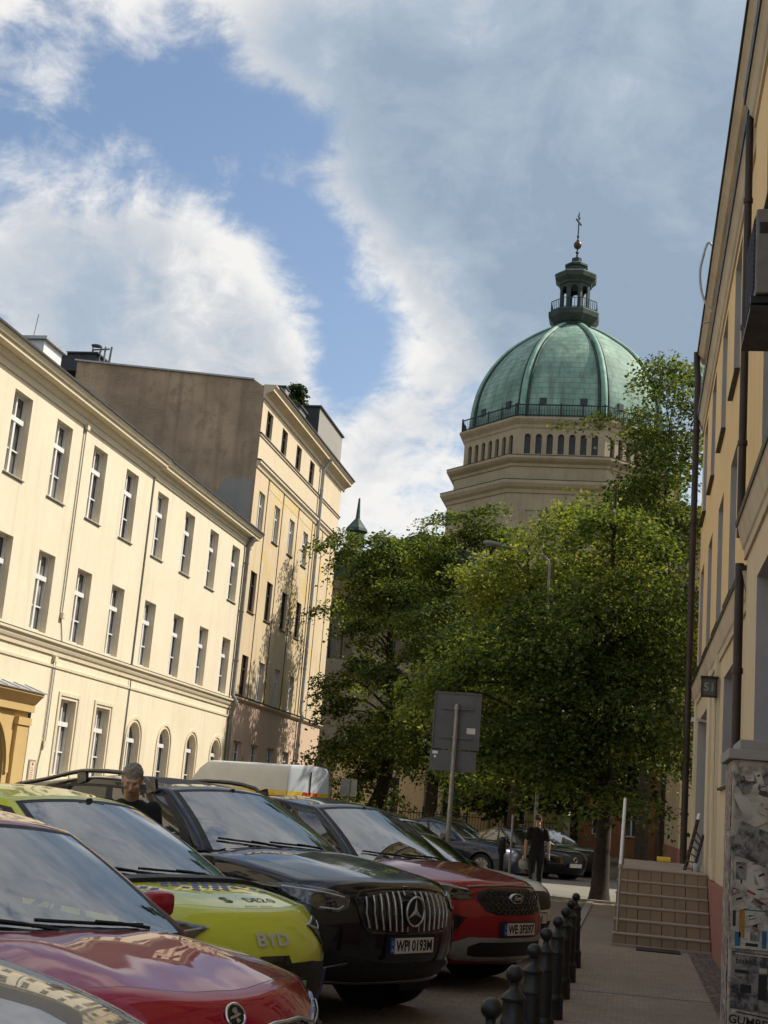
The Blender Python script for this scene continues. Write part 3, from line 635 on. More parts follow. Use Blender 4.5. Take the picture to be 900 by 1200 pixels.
q = MB(); q.lathe(octa([(10.5, 32.1), (11.78, 32.052), (11.8, 32.1), (10.5, 32.42)]), (CX, CY, 0), 8, 0, r0); q.lathe(octa([(9.0, 34.56), (11.33, 34.503), (11.35, 34.55), (9.7, 34.75), (9.0, 34.8)]), (CX, CY, 0), 8, 0, r0); q.build('ledge_flashing', M['lead'], CH)
hw = 9.8*math.tan(math.pi/8)
for k in range(8):
    a = -math.pi/2 + k*math.pi/4
    Nn = Vector((math.cos(a), math.sin(a), 0)); U = Vector((-math.sin(a), math.cos(a), 0))
    F = Fr(Vector((CX, CY, 0)) + Nn*9.8, U, Nn); q = MB()
    vis = k in (0, 1, 7, 2, 6)
    ws = [(-3*1.04 + i*1.04) for i in range(7)]
    hl = [(x-.29, x+.29, 35.05, 37.0, True) for x in ws] if vis else []
    facade(q, F, -hw, hw, 34.5, 37.6, hl, .35, 0, 0); q.build('drum_wall', M['stone'], CH)
    if vis:
        for x in ws: window(CH, F, x-.29, 35.05, .58, 1.95, 'slit', .3, 'lead')
    F2 = Fr(Vector((CX, CY, 0)) + Nn*11.05, U, Nn); q = MB()      # framed blind panels on the base
    for (u0, u1, z0, z1) in ((-3, 3, 29.35, 29.5), (-3, -2.85, 22, 29.35), (2.85, 3, 22, 29.35)):
        q.prism([F2(u0, -.01, z0), F2(u1, -.01, z0), F2(u1, -.01, z1), F2(u0, -.01, z1)], Nn*.12)
    q.build('panel_frame', M['stone'], CH)
dome = [(9.35, 38.5), (9.33, 39.6), (9.2, 41.2), (8.83, 43.0), (8.17, 44.7), (7.25, 46.3), (6.05, 47.8), (4.65, 49.05), (3.25, 50.1), (2.2, 50.75), (1.6, 51.0)]
def cr(ps, n):
    out = []
    for i in range(len(ps)-1):
        p0, p1, p2, p3 = ps[max(i-1, 0)], ps[i], ps[i+1], ps[min(i+2, len(ps)-1)]
        for k in range(n):
            t_ = k/n
            out.append(tuple(.5*((2*b) + (-a+c)*t_ + (2*a-5*b+4*c-d)*t_*t_ + (-a+3*b-3*c+d)*t_**3) for a, b, c, d in zip(p0, p1, p2, p3)))
    return out + [ps[-1]]
dp = cr(dome, 3)
q = MB(); fr_ = []
# gently bowed facets between the ribs
SEG = 8*6; vs = []
for a_, z_ in dp:
    for k in range(SEG):
        th = r0 + 2*math.pi*k/SEG; loc = (k % 6)/6*math.pi/4 - math.pi/8
        rr = a_/math.cos(loc); rr = rr*.55 + a_/c8*.45*1.0 if False else rr*.6 + (a_*1.035)*.4
        vs.append((CX + rr*math.cos(th), CY + rr*math.sin(th), z_))
fs = [(i*SEG+k, i*SEG+(k+1) % SEG, (i+1)*SEG+(k+1) % SEG, (i+1)*SEG+k) for i in range(len(dp)-1) for k in range(SEG)]
q.add(vs, fs); D_ = q.build('dome', M['copper'], CH, smooth=40)
for k in range(8):
    th = r0 + k*math.pi/4; q = MB(); pts = []
    for a_, z_ in dp: pts.append((CX + (a_*1.062)*math.cos(th), CY + (a_*1.062)*math.sin(th), z_))
    q.tube(pts, [.36 - .14*i/len(pts) for i in range(len(pts))], 8)
    q.build('rib', M['copper_rib'], D_, smooth=60); q = MB()
    for s in (-1, 1): q.tube([(p[0] - s*.5*(1-.5*i/len(pts))*math.sin(th), p[1] + s*.5*(1-.5*i/len(pts))*math.cos(th), p[2]-.05) for i, p in enumerate(pts)], .12, 6)
    q.build('rib_edge', M['copper_dark'], D_.children[-1], smooth=60)
for k in range(8):
    a = -math.pi/2 + k*math.pi/4; Nn = Vector((math.cos(a), math.sin(a), 0)); U = Vector((-math.sin(a), math.cos(a), 0))
    for u in (-1.9, 1.9):
        c_ = Vector((CX, CY, 40.3)) + Nn*9.3 + U*u
        q = MB(); q.obox(c_, U*.32, Nn*.16, Vector((0, 0, .36))); q.obox(c_ + Nn*.162, U*.24, Nn*.01, Vector((0, 0, .27)), 1); q.build('hatch', [M['copper_dark'], M['slate']], D_)
rl = MB(); ap = 10.12
for k in range(8):
    a = r0 + k*math.pi/4; b = a + math.pi/4
    A = Vector((CX + ap/c8*math.cos(a), CY + ap/c8*math.sin(a), 0)); B = Vector((CX + ap/c8*math.cos(b), CY + ap/c8*math.sin(b), 0))
    for z in (38.72, 39.72): rl.bar(A + Vector((0, 0, z)), B + Vector((0, 0, z)), .09, .09)
    for i in range(33):
        p = A.lerp(B, i/33); w_ = .13 if i % 8 == 0 else .045
        rl.box(p.x-w_/2, p.x+w_/2, p.y-w_/2, p.y+w_/2, 38.5, 39.75 if i % 8 else 39.9)
rl.build('railing', M['blackmetal'], CH)
LN = MB(); LN.lathe(octa([(1.7, 50.7), (1.9, 51.3), (2.05, 51.4), (2.5, 52.0), (2.55, 52.5), (2.45, 52.62), (0.4, 52.7)]), (CX, CY, 0), 8, 0, r0)
lw = 1.5*math.tan(math.pi/8)
for k in range(8):
    a = -math.pi/2 + k*math.pi/4; Nn = Vector((math.cos(a), math.sin(a), 0)); U = Vector((-math.sin(a), math.cos(a), 0))
    F = Fr(Vector((CX, CY, 0)) + Nn*1.5, U, Nn); facade(LN, F, -lw, lw, 52.65, 55.75, [(-.36, .36, 52.7, 55.45, True)], .22, 0, 0)
LN.lathe(octa([(1.3, 55.7), (1.62, 55.72), (1.7, 55.95), (2.05, 56.3), (2.12, 56.75), (1.9, 56.95), (1.15, 57.3), (1.0, 57.4), (1.0, 57.75), (1.15, 57.85), (1.15, 58.05), (.62, 58.35), (.5, 58.45), (.5, 58.85), (.1, 58.95)]), (CX, CY, 0), 8, 0, r0)
LO = LN.build('lantern', M['copper_dark'], CH)
q = MB()
for k in range(8):
    a = r0 + k*math.pi/4; b = a + math.pi/4; R8 = 2.3/c8
    A = Vector((CX + R8*math.cos(a), CY + R8*math.sin(a), 0)); B = Vector((CX + R8*math.cos(b), CY + R8*math.sin(b), 0))
    for z in (52.75, 53.7): q.bar(A + Vector((0, 0, z)), B + Vector((0, 0, z)), .06, .06)
    for i in range(7):
        p = A.lerp(B, i/7); q.box(p.x-.03, p.x+.03, p.y-.03, p.y+.03, 52.6, 53.72)
q.build('balcony_railing', M['copper_dark'], LO)
q = MB(); q.lathe([(.12, 58.9), (.09, 59.4), (.2, 59.55), (.08, 59.75), (.08, 60.0)], (CX, CY, 0), 10); q.lathe([(.1, 60.82), (.16, 60.9), (.06, 61.1), (.13, 61.4), (.07, 61.55), (.06, 64.0), (.01, 64.15)], (CX, CY, 0), 8)
q.bar((CX-.22, CY-.72, 63.0), (CX+.22, CY+.72, 63.0), .14, .14); q.bar((CX-.1, CY-.34, 63.55), (CX+.1, CY+.34, 63.55), .1, .1)
for k in range(8): q.tube([(CX, CY, 63.0), (CX + .13*math.cos(k*math.pi/4+.39), CY + .43*math.cos(k*math.pi/4+.39), 63.0 + .45*math.sin(k*math.pi/4+.39))], .03, 5)
q.build('cross', M['blackmetal'], CH)
q = MB(); q.lathe([(.42*math.sin(math.pi*i/12)+.001, 60.4 - .45*math.cos(math.pi*i/12)) for i in range(13)], (CX, CY, 0), 16); q.build('ball', M['gold'], CH, smooth=80)
# nave and transept behind the trees
F = Fr((0, 90, 0), (1, 0, 0), (0, -1, 0)); q = MB()
facade(q, F, -23.8, -6, 0, 16.6, [(-21.1, -19.3, 11.5, 16.0, True), (-16.5, -14.7, 11.5, 16.0, True), (-12, -10.2, 11.5, 16.0, True)], .5, 0, 0)
q.quad((-6, 90, 0), (-6, 122, 0), (-6, 122, 16.6), (-6, 90, 16.6)); q.quad((-23.8, 90, 0), (-23.8, 122, 0), (-23.8, 122, 16.6), (-23.8, 90, 16.6))
run(q, F, -24.1, -5.7, [(-.05, 16.3), (.25, 16.4), (.4, 16.8), (.4, 17.0), (-.05, 17.02)]); run(q, F, -24, -5.8, [(-.05, 9.6), (.2, 9.7), (.25, 10.0), (-.05, 10.05)]); q.build('transept', M['stone_shade'], CH); TR = CH.children[-1]
for u in (-21.1, -16.5, -12): window(CH, F, u, 11.5, 1.8, 4.5, 'arch', .45, 'panedark', 'blackmetal')
q = MB(); q.prism([(-24.3, 89.5, 17.02), (-14.9, 89.5, 20.6), (-5.5, 89.5, 17.02)], (0, 33, 0)); q.build('transept_roof', M['copper_dark'], CH)
q = MB(); q.lathe(octa([(.9, 16.9), (.9, 18.6), (1.15, 18.75), (1.15, 18.95), (.75, 19.3), (.55, 19.5), (.55, 20.6), (.75, 20.75), (.7, 20.95), (.15, 21.7), (.06, 23.2)]), (-19.95, 91, 0), 8, 0, r0); q.build('turret', M['copper_dark'], CH)

# ---------------------------------------------------------------- low outbuilding, fence and far houses behind the trees
OB = thing('beige_outbuilding', 'low beige building with plain pilasters behind the tree trunks and iron fence', 'building', (-11, 72, 0))
F = Fr((0, 72, 0), (1, 0, 0), (0, -1, 0)); q = MB(); facade(q, F, -15.9, -3.4, 0, 4.6, [(-13.3, -12.2, 1.4, 3.4), (-9.9, -8.8, 1.4, 3.4), (-6.5, -5.4, 1.4, 3.4)], .25, 0, 0)
q.quad((-3.4, 72, 0), (-3.4, 80, 0), (-3.4, 80, 4.6), (-3.4, 72, 4.6)); q.build('wall', M['peach_light'], OB)
for u in (-13.3, -9.9, -6.5): window(OB, F, u, 1.4, 1.1, 2.0, 'plain', .22, 'panedark')
for u in (-15.8, -11.4, -7.9, -4.2):
    q = MB(); q.prism([F(u, -.01, 0), F(u+.55, -.01, 0), F(u+.55, -.01, 4.3), F(u, -.01, 4.3)], F.N*.13)
    q.build('pilaster', M['peach_light'], OB)
q = MB(); q.prism([(-16.2, 71.6, 4.6), (-16.2, 76, 5.8), (-16.2, 80.4, 4.6)], (13.1, 0, 0)); q.build('roof', M['slate'], OB)
FE = MB()
for i in range(76): x = -13.4 + i*.135; FE.box(x-.012, x+.012, 62-.012, 62+.012, .35, 1.75)
for z in (.4, 1.6): FE.box(-13.45, -3.2, 61.985, 62.015, z-.02, z+.02)
for i in range(6): x = -13.4 + i*2.03; FE.box(x-.04, x+.04, 61.96, 62.04, 0, 1.9)
tag(FE.build('iron_fence', M['blackmetal']), 'dark iron picket fence in front of the beige outbuilding', 'fence')
FH = thing('corner_house', 'pale pink house with pilasters beyond the cross street on the right', 'building', (2, 44.5, 0))
F = Fr((1.62, 0, 0), (0, 1, 0), (-1, 0, 0)); q = MB(); hs = [(45.6+3*i, 46.7+3*i, z, z+1.9) for i in range(6) for z in (1.5, 5.2, 8.8)]
facade(q, F, 44.5, 63, 0, 11.9, hs, .2, 0, 0); q.quad((1.62, 44.5, 0), (16, 44.5, 0), (16, 44.5, 11.9), (1.62, 44.5, 11.9)); q.build('wall', M['peach_light'], FH)
for h in hs: window(FH, F, h[0], h[2], 1.1, 1.9, 'plain', .18, 'panedark')
for i in range(7):
    q = MB(); q.prism([F(44.55+3*i, -.01, 0), F(45.05+3*i, -.01, 0), F(45.05+3*i, -.01, 11.5), F(44.55+3*i, -.01, 11.5)], F.N*.1); q.build('pilaster', M['cream_trim'], FH)
q = MB(); run(q, F, 44.3, 63.2, [(-.05, 11.5), (.2, 11.6), (.3, 11.9), (.3, 12.0), (-.05, 12.02)]); q.prism([(1.75, 44.5, 11.5), (16.2, 44.5, 11.5), (16.2, 44.5, 12), (1.75, 44.5, 12)], (0, -.25, 0)); q.build('cornice', M['cream_trim'], FH); q = MB(); run(q, F, 44.45, 63, [(-.05, 4.5), (.115, 4.55), (.13, 4.75), (-.05, 4.78)]); q.build('string_course', M['cream_trim'], FH)
q = MB(); q.prism([(1.3, 44.1, 12.03), (8.8, 44.1, 14.5), (16.3, 44.1, 12.03)], (0, 19, 0)); q.build('roof', M['slate'], FH)
BW = MB(); BW.box(-7.0, 1.55, 82, 90, 0, 6.8); bo = BW.build('orange_house', M['brick']); tag(bo, 'low orange rendered house closing the view at the end of the pavement', 'house')
q = MB(); q.prism([(-7.3, 81.6, 6.8), (-7.3, 86, 8.6), (-7.3, 90.4, 6.8)], (9.2, 0, 0)); q.build('roof', M['slate'], bo)
F = Fr((0, 82, 0), (1, 0, 0), (0, -1, 0))
for u in (-6.2, -4.2, -2.2, -.4): 
    for z in (1.2, 4.1): window(bo, F, u, z, .95, 1.5, 'plain', -.02, 'panedark')

# ---------------------------------------------------------------- right yellow building
RB = thing('yellow_building', 'weathered yellow facade rising along the right edge above a pink plinth', 'building', (1.22, 18, 0))
P = Fr((1.22, 0, 0), (0, 1, 0), (-1, 0, 0))
YE = 28.1; NR = 15.0           # far end, end of the nearer projecting bay
uc = [17.75, 20.55, 23.45, 26.2]; nc = [6.0, 9.0, 12.2]
mb = MB()
facade(mb, P, NR, YE, 4.5, 10.2, [(u, u+1.25, a, b) for u in uc for a, b in ((4.8, 6.8), (7.85, 9.8))], .22, 0, 2)
facade(mb, P, NR, YE, 10.2, 12.2, [(u+.2, u+1.0, 10.75, 11.5) for u in uc], .15, 0, 2)
gw = [(17.7, 19.4, 2.3, 3.8), (23.0, 26.9, 1.05, 3.75)]
facade(mb, P, NR, YE, .98, 4.5, gw, .3, 1, 2, .0)
facade(mb, P, 3, NR, 4.75, 12.2, [(u, u+1.25, a, b) for u in nc for a, b in ((5.25, 7.0), (7.9, 9.8))], .22, 0, 2, .06)
facade(mb, P, 3, NR, .98, 4.75, [(u-.1, u+1.5, 2.3, 4.2) for u in nc], .3, 1, 2, .06)
mb.quad(P(NR, 0, .98), P(NR, .06, .98), P(NR, .06, 12.2), P(NR, 0, 12.2), 0)
mb.quad(P(YE, 0, 0), P(YE, -12, 0), P(YE, -12, 12.2), P(YE, 0, 12.2), 0); mb.quad(P(3, .06, 0), P(3, -12, 0), P(3, -12, 12.2), P(3, .06, 12.2), 0); mb.quad(P(3, -12, 0), P(YE, -12, 0), P(YE, -12, 12.2), P(3, -12, 12.2), 0)
mb.build('wall', [M['ywall'], M['ylow'], M['reveal']], RB)
q = MB(); q.box(5.2, 14, 16, 33.0, 0, 16.5); q.build('shade_wing', M['ywall'], RB); q = MB(); q.prism([(4.9, 15.8, 16.502), (9.6, 15.8, 18.3), (14.3, 15.8, 16.502)], (0, 17.4, 0)); q.build('shade_wing_roof', M['slate'], RB)  # unseen wing and roof, added to shade the lower crown of the pavement tree
for u in uc:
    for a, b in ((4.8, 6.8), (7.85, 9.8)): window(RB, P, u, a, 1.25, b-a, 'cross', .2, 'panedark', sill=('blackmetal', .07, .03))
    window(RB, P, u+.2, 10.75, .8, .75, 'plain', .13, 'panedark')
for u in nc:
    for a, b in ((5.25, 7.0), (7.9, 9.8)): window(RB, P, u, a, 1.25, b-a, 'cross', .2, 'panedark', sill=('blackmetal', .07, .03), n0=.06)
    window(RB, P, u-.1, 2.3, 1.6, 1.9, 'cross', .28, 'panedark', n0=.06)
window(RB, P, 17.7, 2.3, 1.7, 1.5, 'plain', .28, 'panedark', sill=('blackmetal', .05, .03))
q = MB(); q.prism([P(23.0, -.28, 1.05), P(26.9, -.28, 1.05), P(26.9, -.28, 3.75), P(23.0, -.28, 3.75)], P.N*.03)
for u in (23.0, 24.3, 25.6): q.prism([P(u+.1, -.25, 1.3), P(u+1.2, -.25, 1.3), P(u+1.2, -.25, 3.6), P(u+.1, -.25, 3.6)], P.N*.03)
q.build('door', M['reveal'], RB)
for a in (20.2, 22.15, 27.1):
    q = MB(); q.prism([P(a, -.01, 1.0), P(a+.75, -.01, 1.0), P(a+.75, -.01, 4.3), P(a, -.01, 4.3)], P.N*.05)
    q.build('pilaster', M['cream_trim'], RB)
q = MB(); q.prism([P(3, -.01, 0), P(YE+.02, -.01, 0), P(YE+.02, -.01, .98), P(3, -.01, .98)], P.N*.05)
q.prism([P(3, .04, 0), P(NR+.02, .04, 0), P(NR+.02, .04, .985), P(3, .04, .985)], P.N*.06); q.build('plinth', M['pink'], RB)
for (a, b, dn, dz) in ((NR, YE+.1, 0, -.22), (3, NR+.05, .06, .28)):
    q = MB(); run(q, P, a, b, [(-.02, 4.35+dz), (.03+dn, 4.35+dz), (.03+dn, 4.46+dz), (.05+dn, 4.48+dz), (.08+dn, 4.6+dz), (.10+dn, 4.7+dz), (.11+dn, 4.72+dz), (-.02, 4.74+dz)]); q.build('string_course', M['ytrim'], RB); q = MB(); run(q, P, a, b, [(-.02, 9.93), (.03+dn, 9.93), (.03+dn, 10.05), (.06+dn, 10.08), (.1+dn, 10.2), (.13+dn, 10.24), (-.02, 10.26)])
    q.build('cornice', M['ytrim'], RB)
    q = MB(); run(q, P, a, b+.02, [(0, 4.742+dz), (.125+dn, 4.722+dz), (.135+dn, 4.77+dz), (0, 4.81+dz)]); q.build('flashing', M['blackmetal'], RB); q = MB(); run(q, P, a, b+.02, [(0, 10.262), (.15+dn, 10.242), (.16+dn, 10.38), (0, 10.42)]); q.build('flashing', M['blackmetal'], RB)
q = MB(); run(q, P, 3, YE+.1, [(-.02, 11.55), (.07, 11.56), (.12, 11.63), (.17, 11.68), (-.02, 11.7)]); q.build('eaves_moulding', M['ytrim'], RB)
q = MB(); run(q, P, 3, YE+.15, [(.05, 11.702), (.2, 11.69), (.2, 11.75), (-.3, 11.95), (-6, 14.2), (-12, 12.2), (-12, 11.9), (.05, 11.72)]); q.build('roof', M['slate'], RB)
pipe(RB, [P(27.95, .20, 11.75), P(27.95, .19, 11.45), P(27.95, .16, 11.2), P(27.95, .16, .3)], .066, 'brownpipe', brackets=[P(27.95, .16, z) for z in (10, 8, 6, 4, 2)])
pipe(RB, [P(15.1, .13, 10.1), P(15.1, .13, 4.9)], .045, 'brownpipe', brackets=[P(15.1, .13, z) for z in (9, 7.4, 6)])
pipe(RB, [P(15.1, .13, 4.6), P(15.1, .13, .2)], .05, 'brownpipe', brackets=[P(15.1, .13, z) for z in (3.4, 2)])
pipe(RB, [P(23.0, .02, 4.3), P(22.6, .02, 2.9), P(22.6, .02, 1.1)], .015, 'blackmetal', 'cable', seg=5)
pipe(RB, [P(20.3, .05, 4.3), P(20.35, .06, 3.0), P(20.3, .05, 1.3)], .02, 'cream_trim', 'cable', seg=5)
# ---------------------------------------------------------------- cars
def sst(a, b, x):
    t_ = min(max((x-a)/(b-a), 0.0), 1.0); return t_*t_*(3-2*t_)
def lerp(a, b, t_): return a + (b-a)*t_
def boxgrid(us, ss, cs, fn, drop=None):
    """surface lattice of a box; fn(u,s,c) -> point. returns verts, faces with tags (side, i, j)"""
    idx = {}; vs = []; fs = []; tg = []
    nu, ns, nc = len(us)-1, len(ss)-1, len(cs)-1
    def V(i, j, k):
        if (i, j, k) not in idx: idx[(i, j, k)] = len(vs); vs.append(fn(us[i], ss[j], cs[k]))
        return idx[(i, j, k)]
    for i in range(nu):
        for j in range(ns):
            fs.append((V(i, j, nc), V(i, j+1, nc), V(i+1, j+1, nc), V(i+1, j, nc))); tg.append(('top', i, j))
            fs.append((V(i, j, 0), V(i+1, j, 0), V(i+1, j+1, 0), V(i, j+1, 0))); tg.append(('bot', i, j))
        for k in range(nc):
            fs.append((V(i, 0, k), V(i, 0, k+1), V(i+1, 0, k+1), V(i+1, 0, k))); tg.append(('right', i, k))
            fs.append((V(i, ns, k), V(i+1, ns, k), V(i+1, ns, k+1), V(i, ns, k+1))); tg.append(('left', i, k))
    for j in range(ns):
        for k in range(nc):
            fs.append((V(0, j, k), V(0, j+1, k), V(0, j+1, k+1), V(0, j, k+1))); tg.append(('front', j, k))
            fs.append((V(nu, j, k), V(nu, j, k+1), V(nu, j+1, k+1), V(nu, j+1, k))); tg.append(('rear', j, k))
    return np.array(vs, float), fs, tg
def relax(v, fs, it, lam=.5):
    n = len(v); acc = set()
    for f in fs:
        for a, b in zip(f, f[1:] + f[:1]): acc.add((a, b)); acc.add((b, a))
    e = np.array(list(acc)); deg = np.bincount(e[:, 0], minlength=n)[:, None]
    for _ in range(it):
        s = np.zeros_like(v); np.add.at(s, e[:, 0], v[e[:, 1]]); v = v + (s/deg - v)*lam
    return v
def mesh_obj(name, v, fs, mats, mi, parent, smooth=40):
    me = bpy.data.meshes.new(name); used = sorted({i for f in fs for i in f}); mp = {a: b for b, a in enumerate(used)}
    me.from_pydata([tuple(v[i]) for i in used], [], [[mp[i] for i in f] for f in fs])
    for m in mats: me.materials.append(m)
    me.polygons.foreach_set('material_index', mi); me.polygons.foreach_set('use_smooth', [True]*len(fs))
    me.update(); me.set_sharp_from_angle(angle=R_(smooth))
    o = bpy.data.objects.new(name, me); C.objects.link(o); o.parent = parent; return o
class Surf:
    """shrink-wraps small parts (grilles, lamps, lettering) onto a body mesh"""
    def __init__(s, v, fs): s.t = BVHTree.FromPolygons([Vector(p) for p in v], [list(f) for f in fs])
    def hit(s, ax, a, b):
        if ax == 'front': o, d = Vector((2, a, b)), Vector((-1, 0, 0))
        elif ax == 'top': o, d = Vector((a, b, 4)), Vector((0, 0, -1))
        elif ax == 'left': o, d = Vector((a, 3, b)), Vector((0, -1, 0))
        elif ax == 'right': o, d = Vector((a, -3, b)), Vector((0, 1, 0))
        elif ax == 'rear': o, d = Vector((-12, a, b)), Vector((1, 0, 0))
        else:                                   # oblique: ax = (direction the part faces, u axis, origin)
            D, Ux, O = ax; D = Vector(D).normalized(); Ux = Vector(Ux).normalized(); Vz = D.cross(Ux)
            if Vz.z < 0: Vz = -Vz
            o, d = Vector(O) + Ux*a + Vz*b + D*3, -D
        h = s.t.ray_cast(o, d)
        if h[0] is None: return None, None, -d
        n = h[1]
        if n.dot(d) > 0: n = -n
        return h[0], n, -d
    def patch(s, mb, poly, ax, off=.004, mi=0, step=.04, skirt=.02):
        pts = []
        for (a, b), (c, d) in zip(poly, poly[1:] + poly[:1]):
            n = max(1, int(math.hypot(c-a, d-b)/step)); pts += [(a + (c-a)*i/n, b + (d-b)*i/n) for i in range(n)]
        nb = len(pts); P2 = [Vector(p) for p in pts]; xs = [p[0] for p in pts]; ys = [p[1] for p in pts]
        def inside(x, y):
            r = False; j = nb-1
            for i in range(nb):
                if (ys[i] > y) != (ys[j] > y) and x < (xs[j]-xs[i])*(y-ys[i])/(ys[j]-ys[i]) + xs[i]: r = not r
                j = i
            return r
        y = min(ys) + step/2
        while y < max(ys):
            x = min(xs) + step/2
            while x < max(xs):
                if inside(x, y) and min((Vector((x, y))-p).length for p in P2[:nb]) > step*.45: P2.append(Vector((x, y)))
                x += step
            y += step
        V2, _, F2, orig, _, _ = delaunay_2d_cdt(P2, [(i, (i+1) % nb) for i in range(nb)], [], 1, 1e-5)
        out = []; last = None
        for p in V2:
            h, n, d = s.hit(ax, p.x, p.y)
            out.append((h, n, d))
            if h is not None: last = (h, n)
        if last is None: return
        W = []
        for (h, n, d), p in zip(out, V2):
            if h is None:
                best = min(((q[0], (p-pp).length) for q, pp in zip(out, V2) if q[0] is not None), key=lambda z: z[1]); h = best[0]; n = d
            W.append(h + (n*.5 + d*.5)*off)
        fs = [list(f) for f in F2]
        ed = {}
        for f in fs:
            for a, b in zip(f, f[1:] + f[:1]): ed[(a, b)] = 1
        bd = [(a, b) for (a, b) in ed if (b, a) not in ed]
        n0 = len(W); low = {}
        for a, b in bd:
            for i in (a, b):
                if i not in low: low[i] = len(W); W.append(W[i] - out[i][2]*(skirt + off))
        fs += [[b, a, low[a], low[b]] for a, b in bd]
        mb.add(W, fs, mi)
    def tube(s, mb, pts, ax, r=.008, off=.004, mi=0, seg=6, step=.05):
        q = []
        for (a, b), (c, d) in zip(pts, pts[1:]):
            n = max(1, int(math.hypot(c-a, d-b)/step)); q += [(a + (c-a)*i/n, b + (d-b)*i/n) for i in range(n)]
        q.append(pts[-1]); w_ = []
        for a, b in q:
            h, n, d = s.hit(ax, a, b)
            if h is not None: w_.append(h + (n+d)*.5*off)
        if len(w_) > 1: mb.tube(w_, r, seg, mi)
def surf_text(S, q, txt, size, ax, a0, b0, off=.004, mi=0, bold=0.0, shear=0.0, squash=1.0):
    vs, fs = text_geo(txt, size, 0.0, bold, shear); out = []
    for x, y, z in vs:
        a, b = (b0 - y, a0 + x*squash) if ax == 'top' else (a0 + x*squash, b0 + y)
        h, n, d = S.hit(ax, a, b)
        if h is None: return
        out.append(h + (n+d)*.5*off)
    q.add(out, fs, mi)
def mir(poly): return [(-a, b) for a, b in poly][::-1]
def plate(parent, S, txt, z, y=0.0, green=False, x=None, tilt=0.0):
    h, n, d = S.hit('front', y, z); x0 = (h.x if x is None else x) + .022
    q = MB(); q.box(x0-.05, x0, y-.275, y+.275, z-.068, z+.068); o = q.build('number_plate', M['darkplastic'], parent, world=False)
    q = MB(); q.box(x0, x0+.004, y-.215, y+.26, z-.056, z+.056); q.build('plate_face', M['plategreen' if green else 'platewhite'], o, world=False)
    q = MB(); q.box(x0, x0+.0042, y-.262, y-.217, z-.056, z+.056, 0); add_text(q, 'PL', .028, (x0+.005, y-.239, z-.033), (0, 1, 0), (0, 0, 1), 1, ext=.0005)
    for k in range(10):
        a = k*math.pi/5; q.box(x0+.004, x0+.005, y-.239+.013*math.cos(a)-.002, y-.239+.013*math.cos(a)+.002, z+.022+.013*math.sin(a)-.002, z+.022+.013*math.sin(a)+.002, 1)
    q.build('country_band', [M['plateblue'], M['platewhite']], o, world=False)
    if not txt: return o
    q = MB(); add_text(q, txt, .112, (x0+.006, y+.022, z-.004), (0, 1, 0), (0, 0, 1), 0, ext=.0008, bold=.0028); 
    # narrow the letters to plate proportions
    ys = [v[1] for v in q.v]; c_ = y+.022; k = min(1, .44/(max(ys)-min(ys))); q.v = [(a, c_ + (b-c_)*k, c) for a, b, c in q.v]
    q.build('lettering', M['ink'], o, world=False); return o
def wheel(parent, x, y, r, w_, steer=0.0, spokes=5, rim='rim'):
    s = 1 if y > 0 else -1
    q = MB(); prof = [(r*.64, -w_*.44), (r*.80, -w_*.5), (r*.93, -w_*.49), (r*.985, -w_*.40), (r, -w_*.25), (r, w_*.25), (r*.985, w_*.40), (r*.93, w_*.49), (r*.80, w_*.5), (r*.64, w_*.44)]
    q.lathe(prof, (0, 0, 0), 36, 0, 0, 'y')
    W = q.build('wheel', M['rubber'], parent, smooth=35, world=False); W.location = (x, y, r); W.rotation_euler = (0, 0, steer)
    q = MB(); q.lathe([(r*.655, w_*.44), (r*.66, w_*.47), (r*.62, w_*.46), (r*.60, w_*.30), (r*.58, -w_*.3)], (0, 0, 0), 36, 0, 0, 'y')
    q.lathe([(r*.15, w_*.34), (r*.13, w_*.42), (.01, w_*.43)], (0, 0, 0), 16, 0, 0, 'y')
    for k in range(spokes):
        a = 2*math.pi*k/spokes; d = Vector((math.cos(a), 0, math.sin(a))); tt = Vector((-math.sin(a), 0, math.cos(a)))
        for e in (-.13, .13): q.bar(d*r*.10 + Vector((0, w_*.36, 0)) + tt*e*r*.5, d*r*.63 + tt*e*r*1.4 + Vector((0, w_*.42, 0)), r*.10, w_*.12, 0, (0, 1, 0))
    rm = q.build('rim', M[rim], W, smooth=35, world=False)
    q = MB(); q.lathe([(r*.5, -.02), (r*.5, .02)], (0, w_*.1, 0), 24, 0, 0, 'y'); q.build('brake_disc', M['galv'], W, world=False)
    if s < 0:
        rm.rotation_euler = (0, 0, math.pi)
    return W
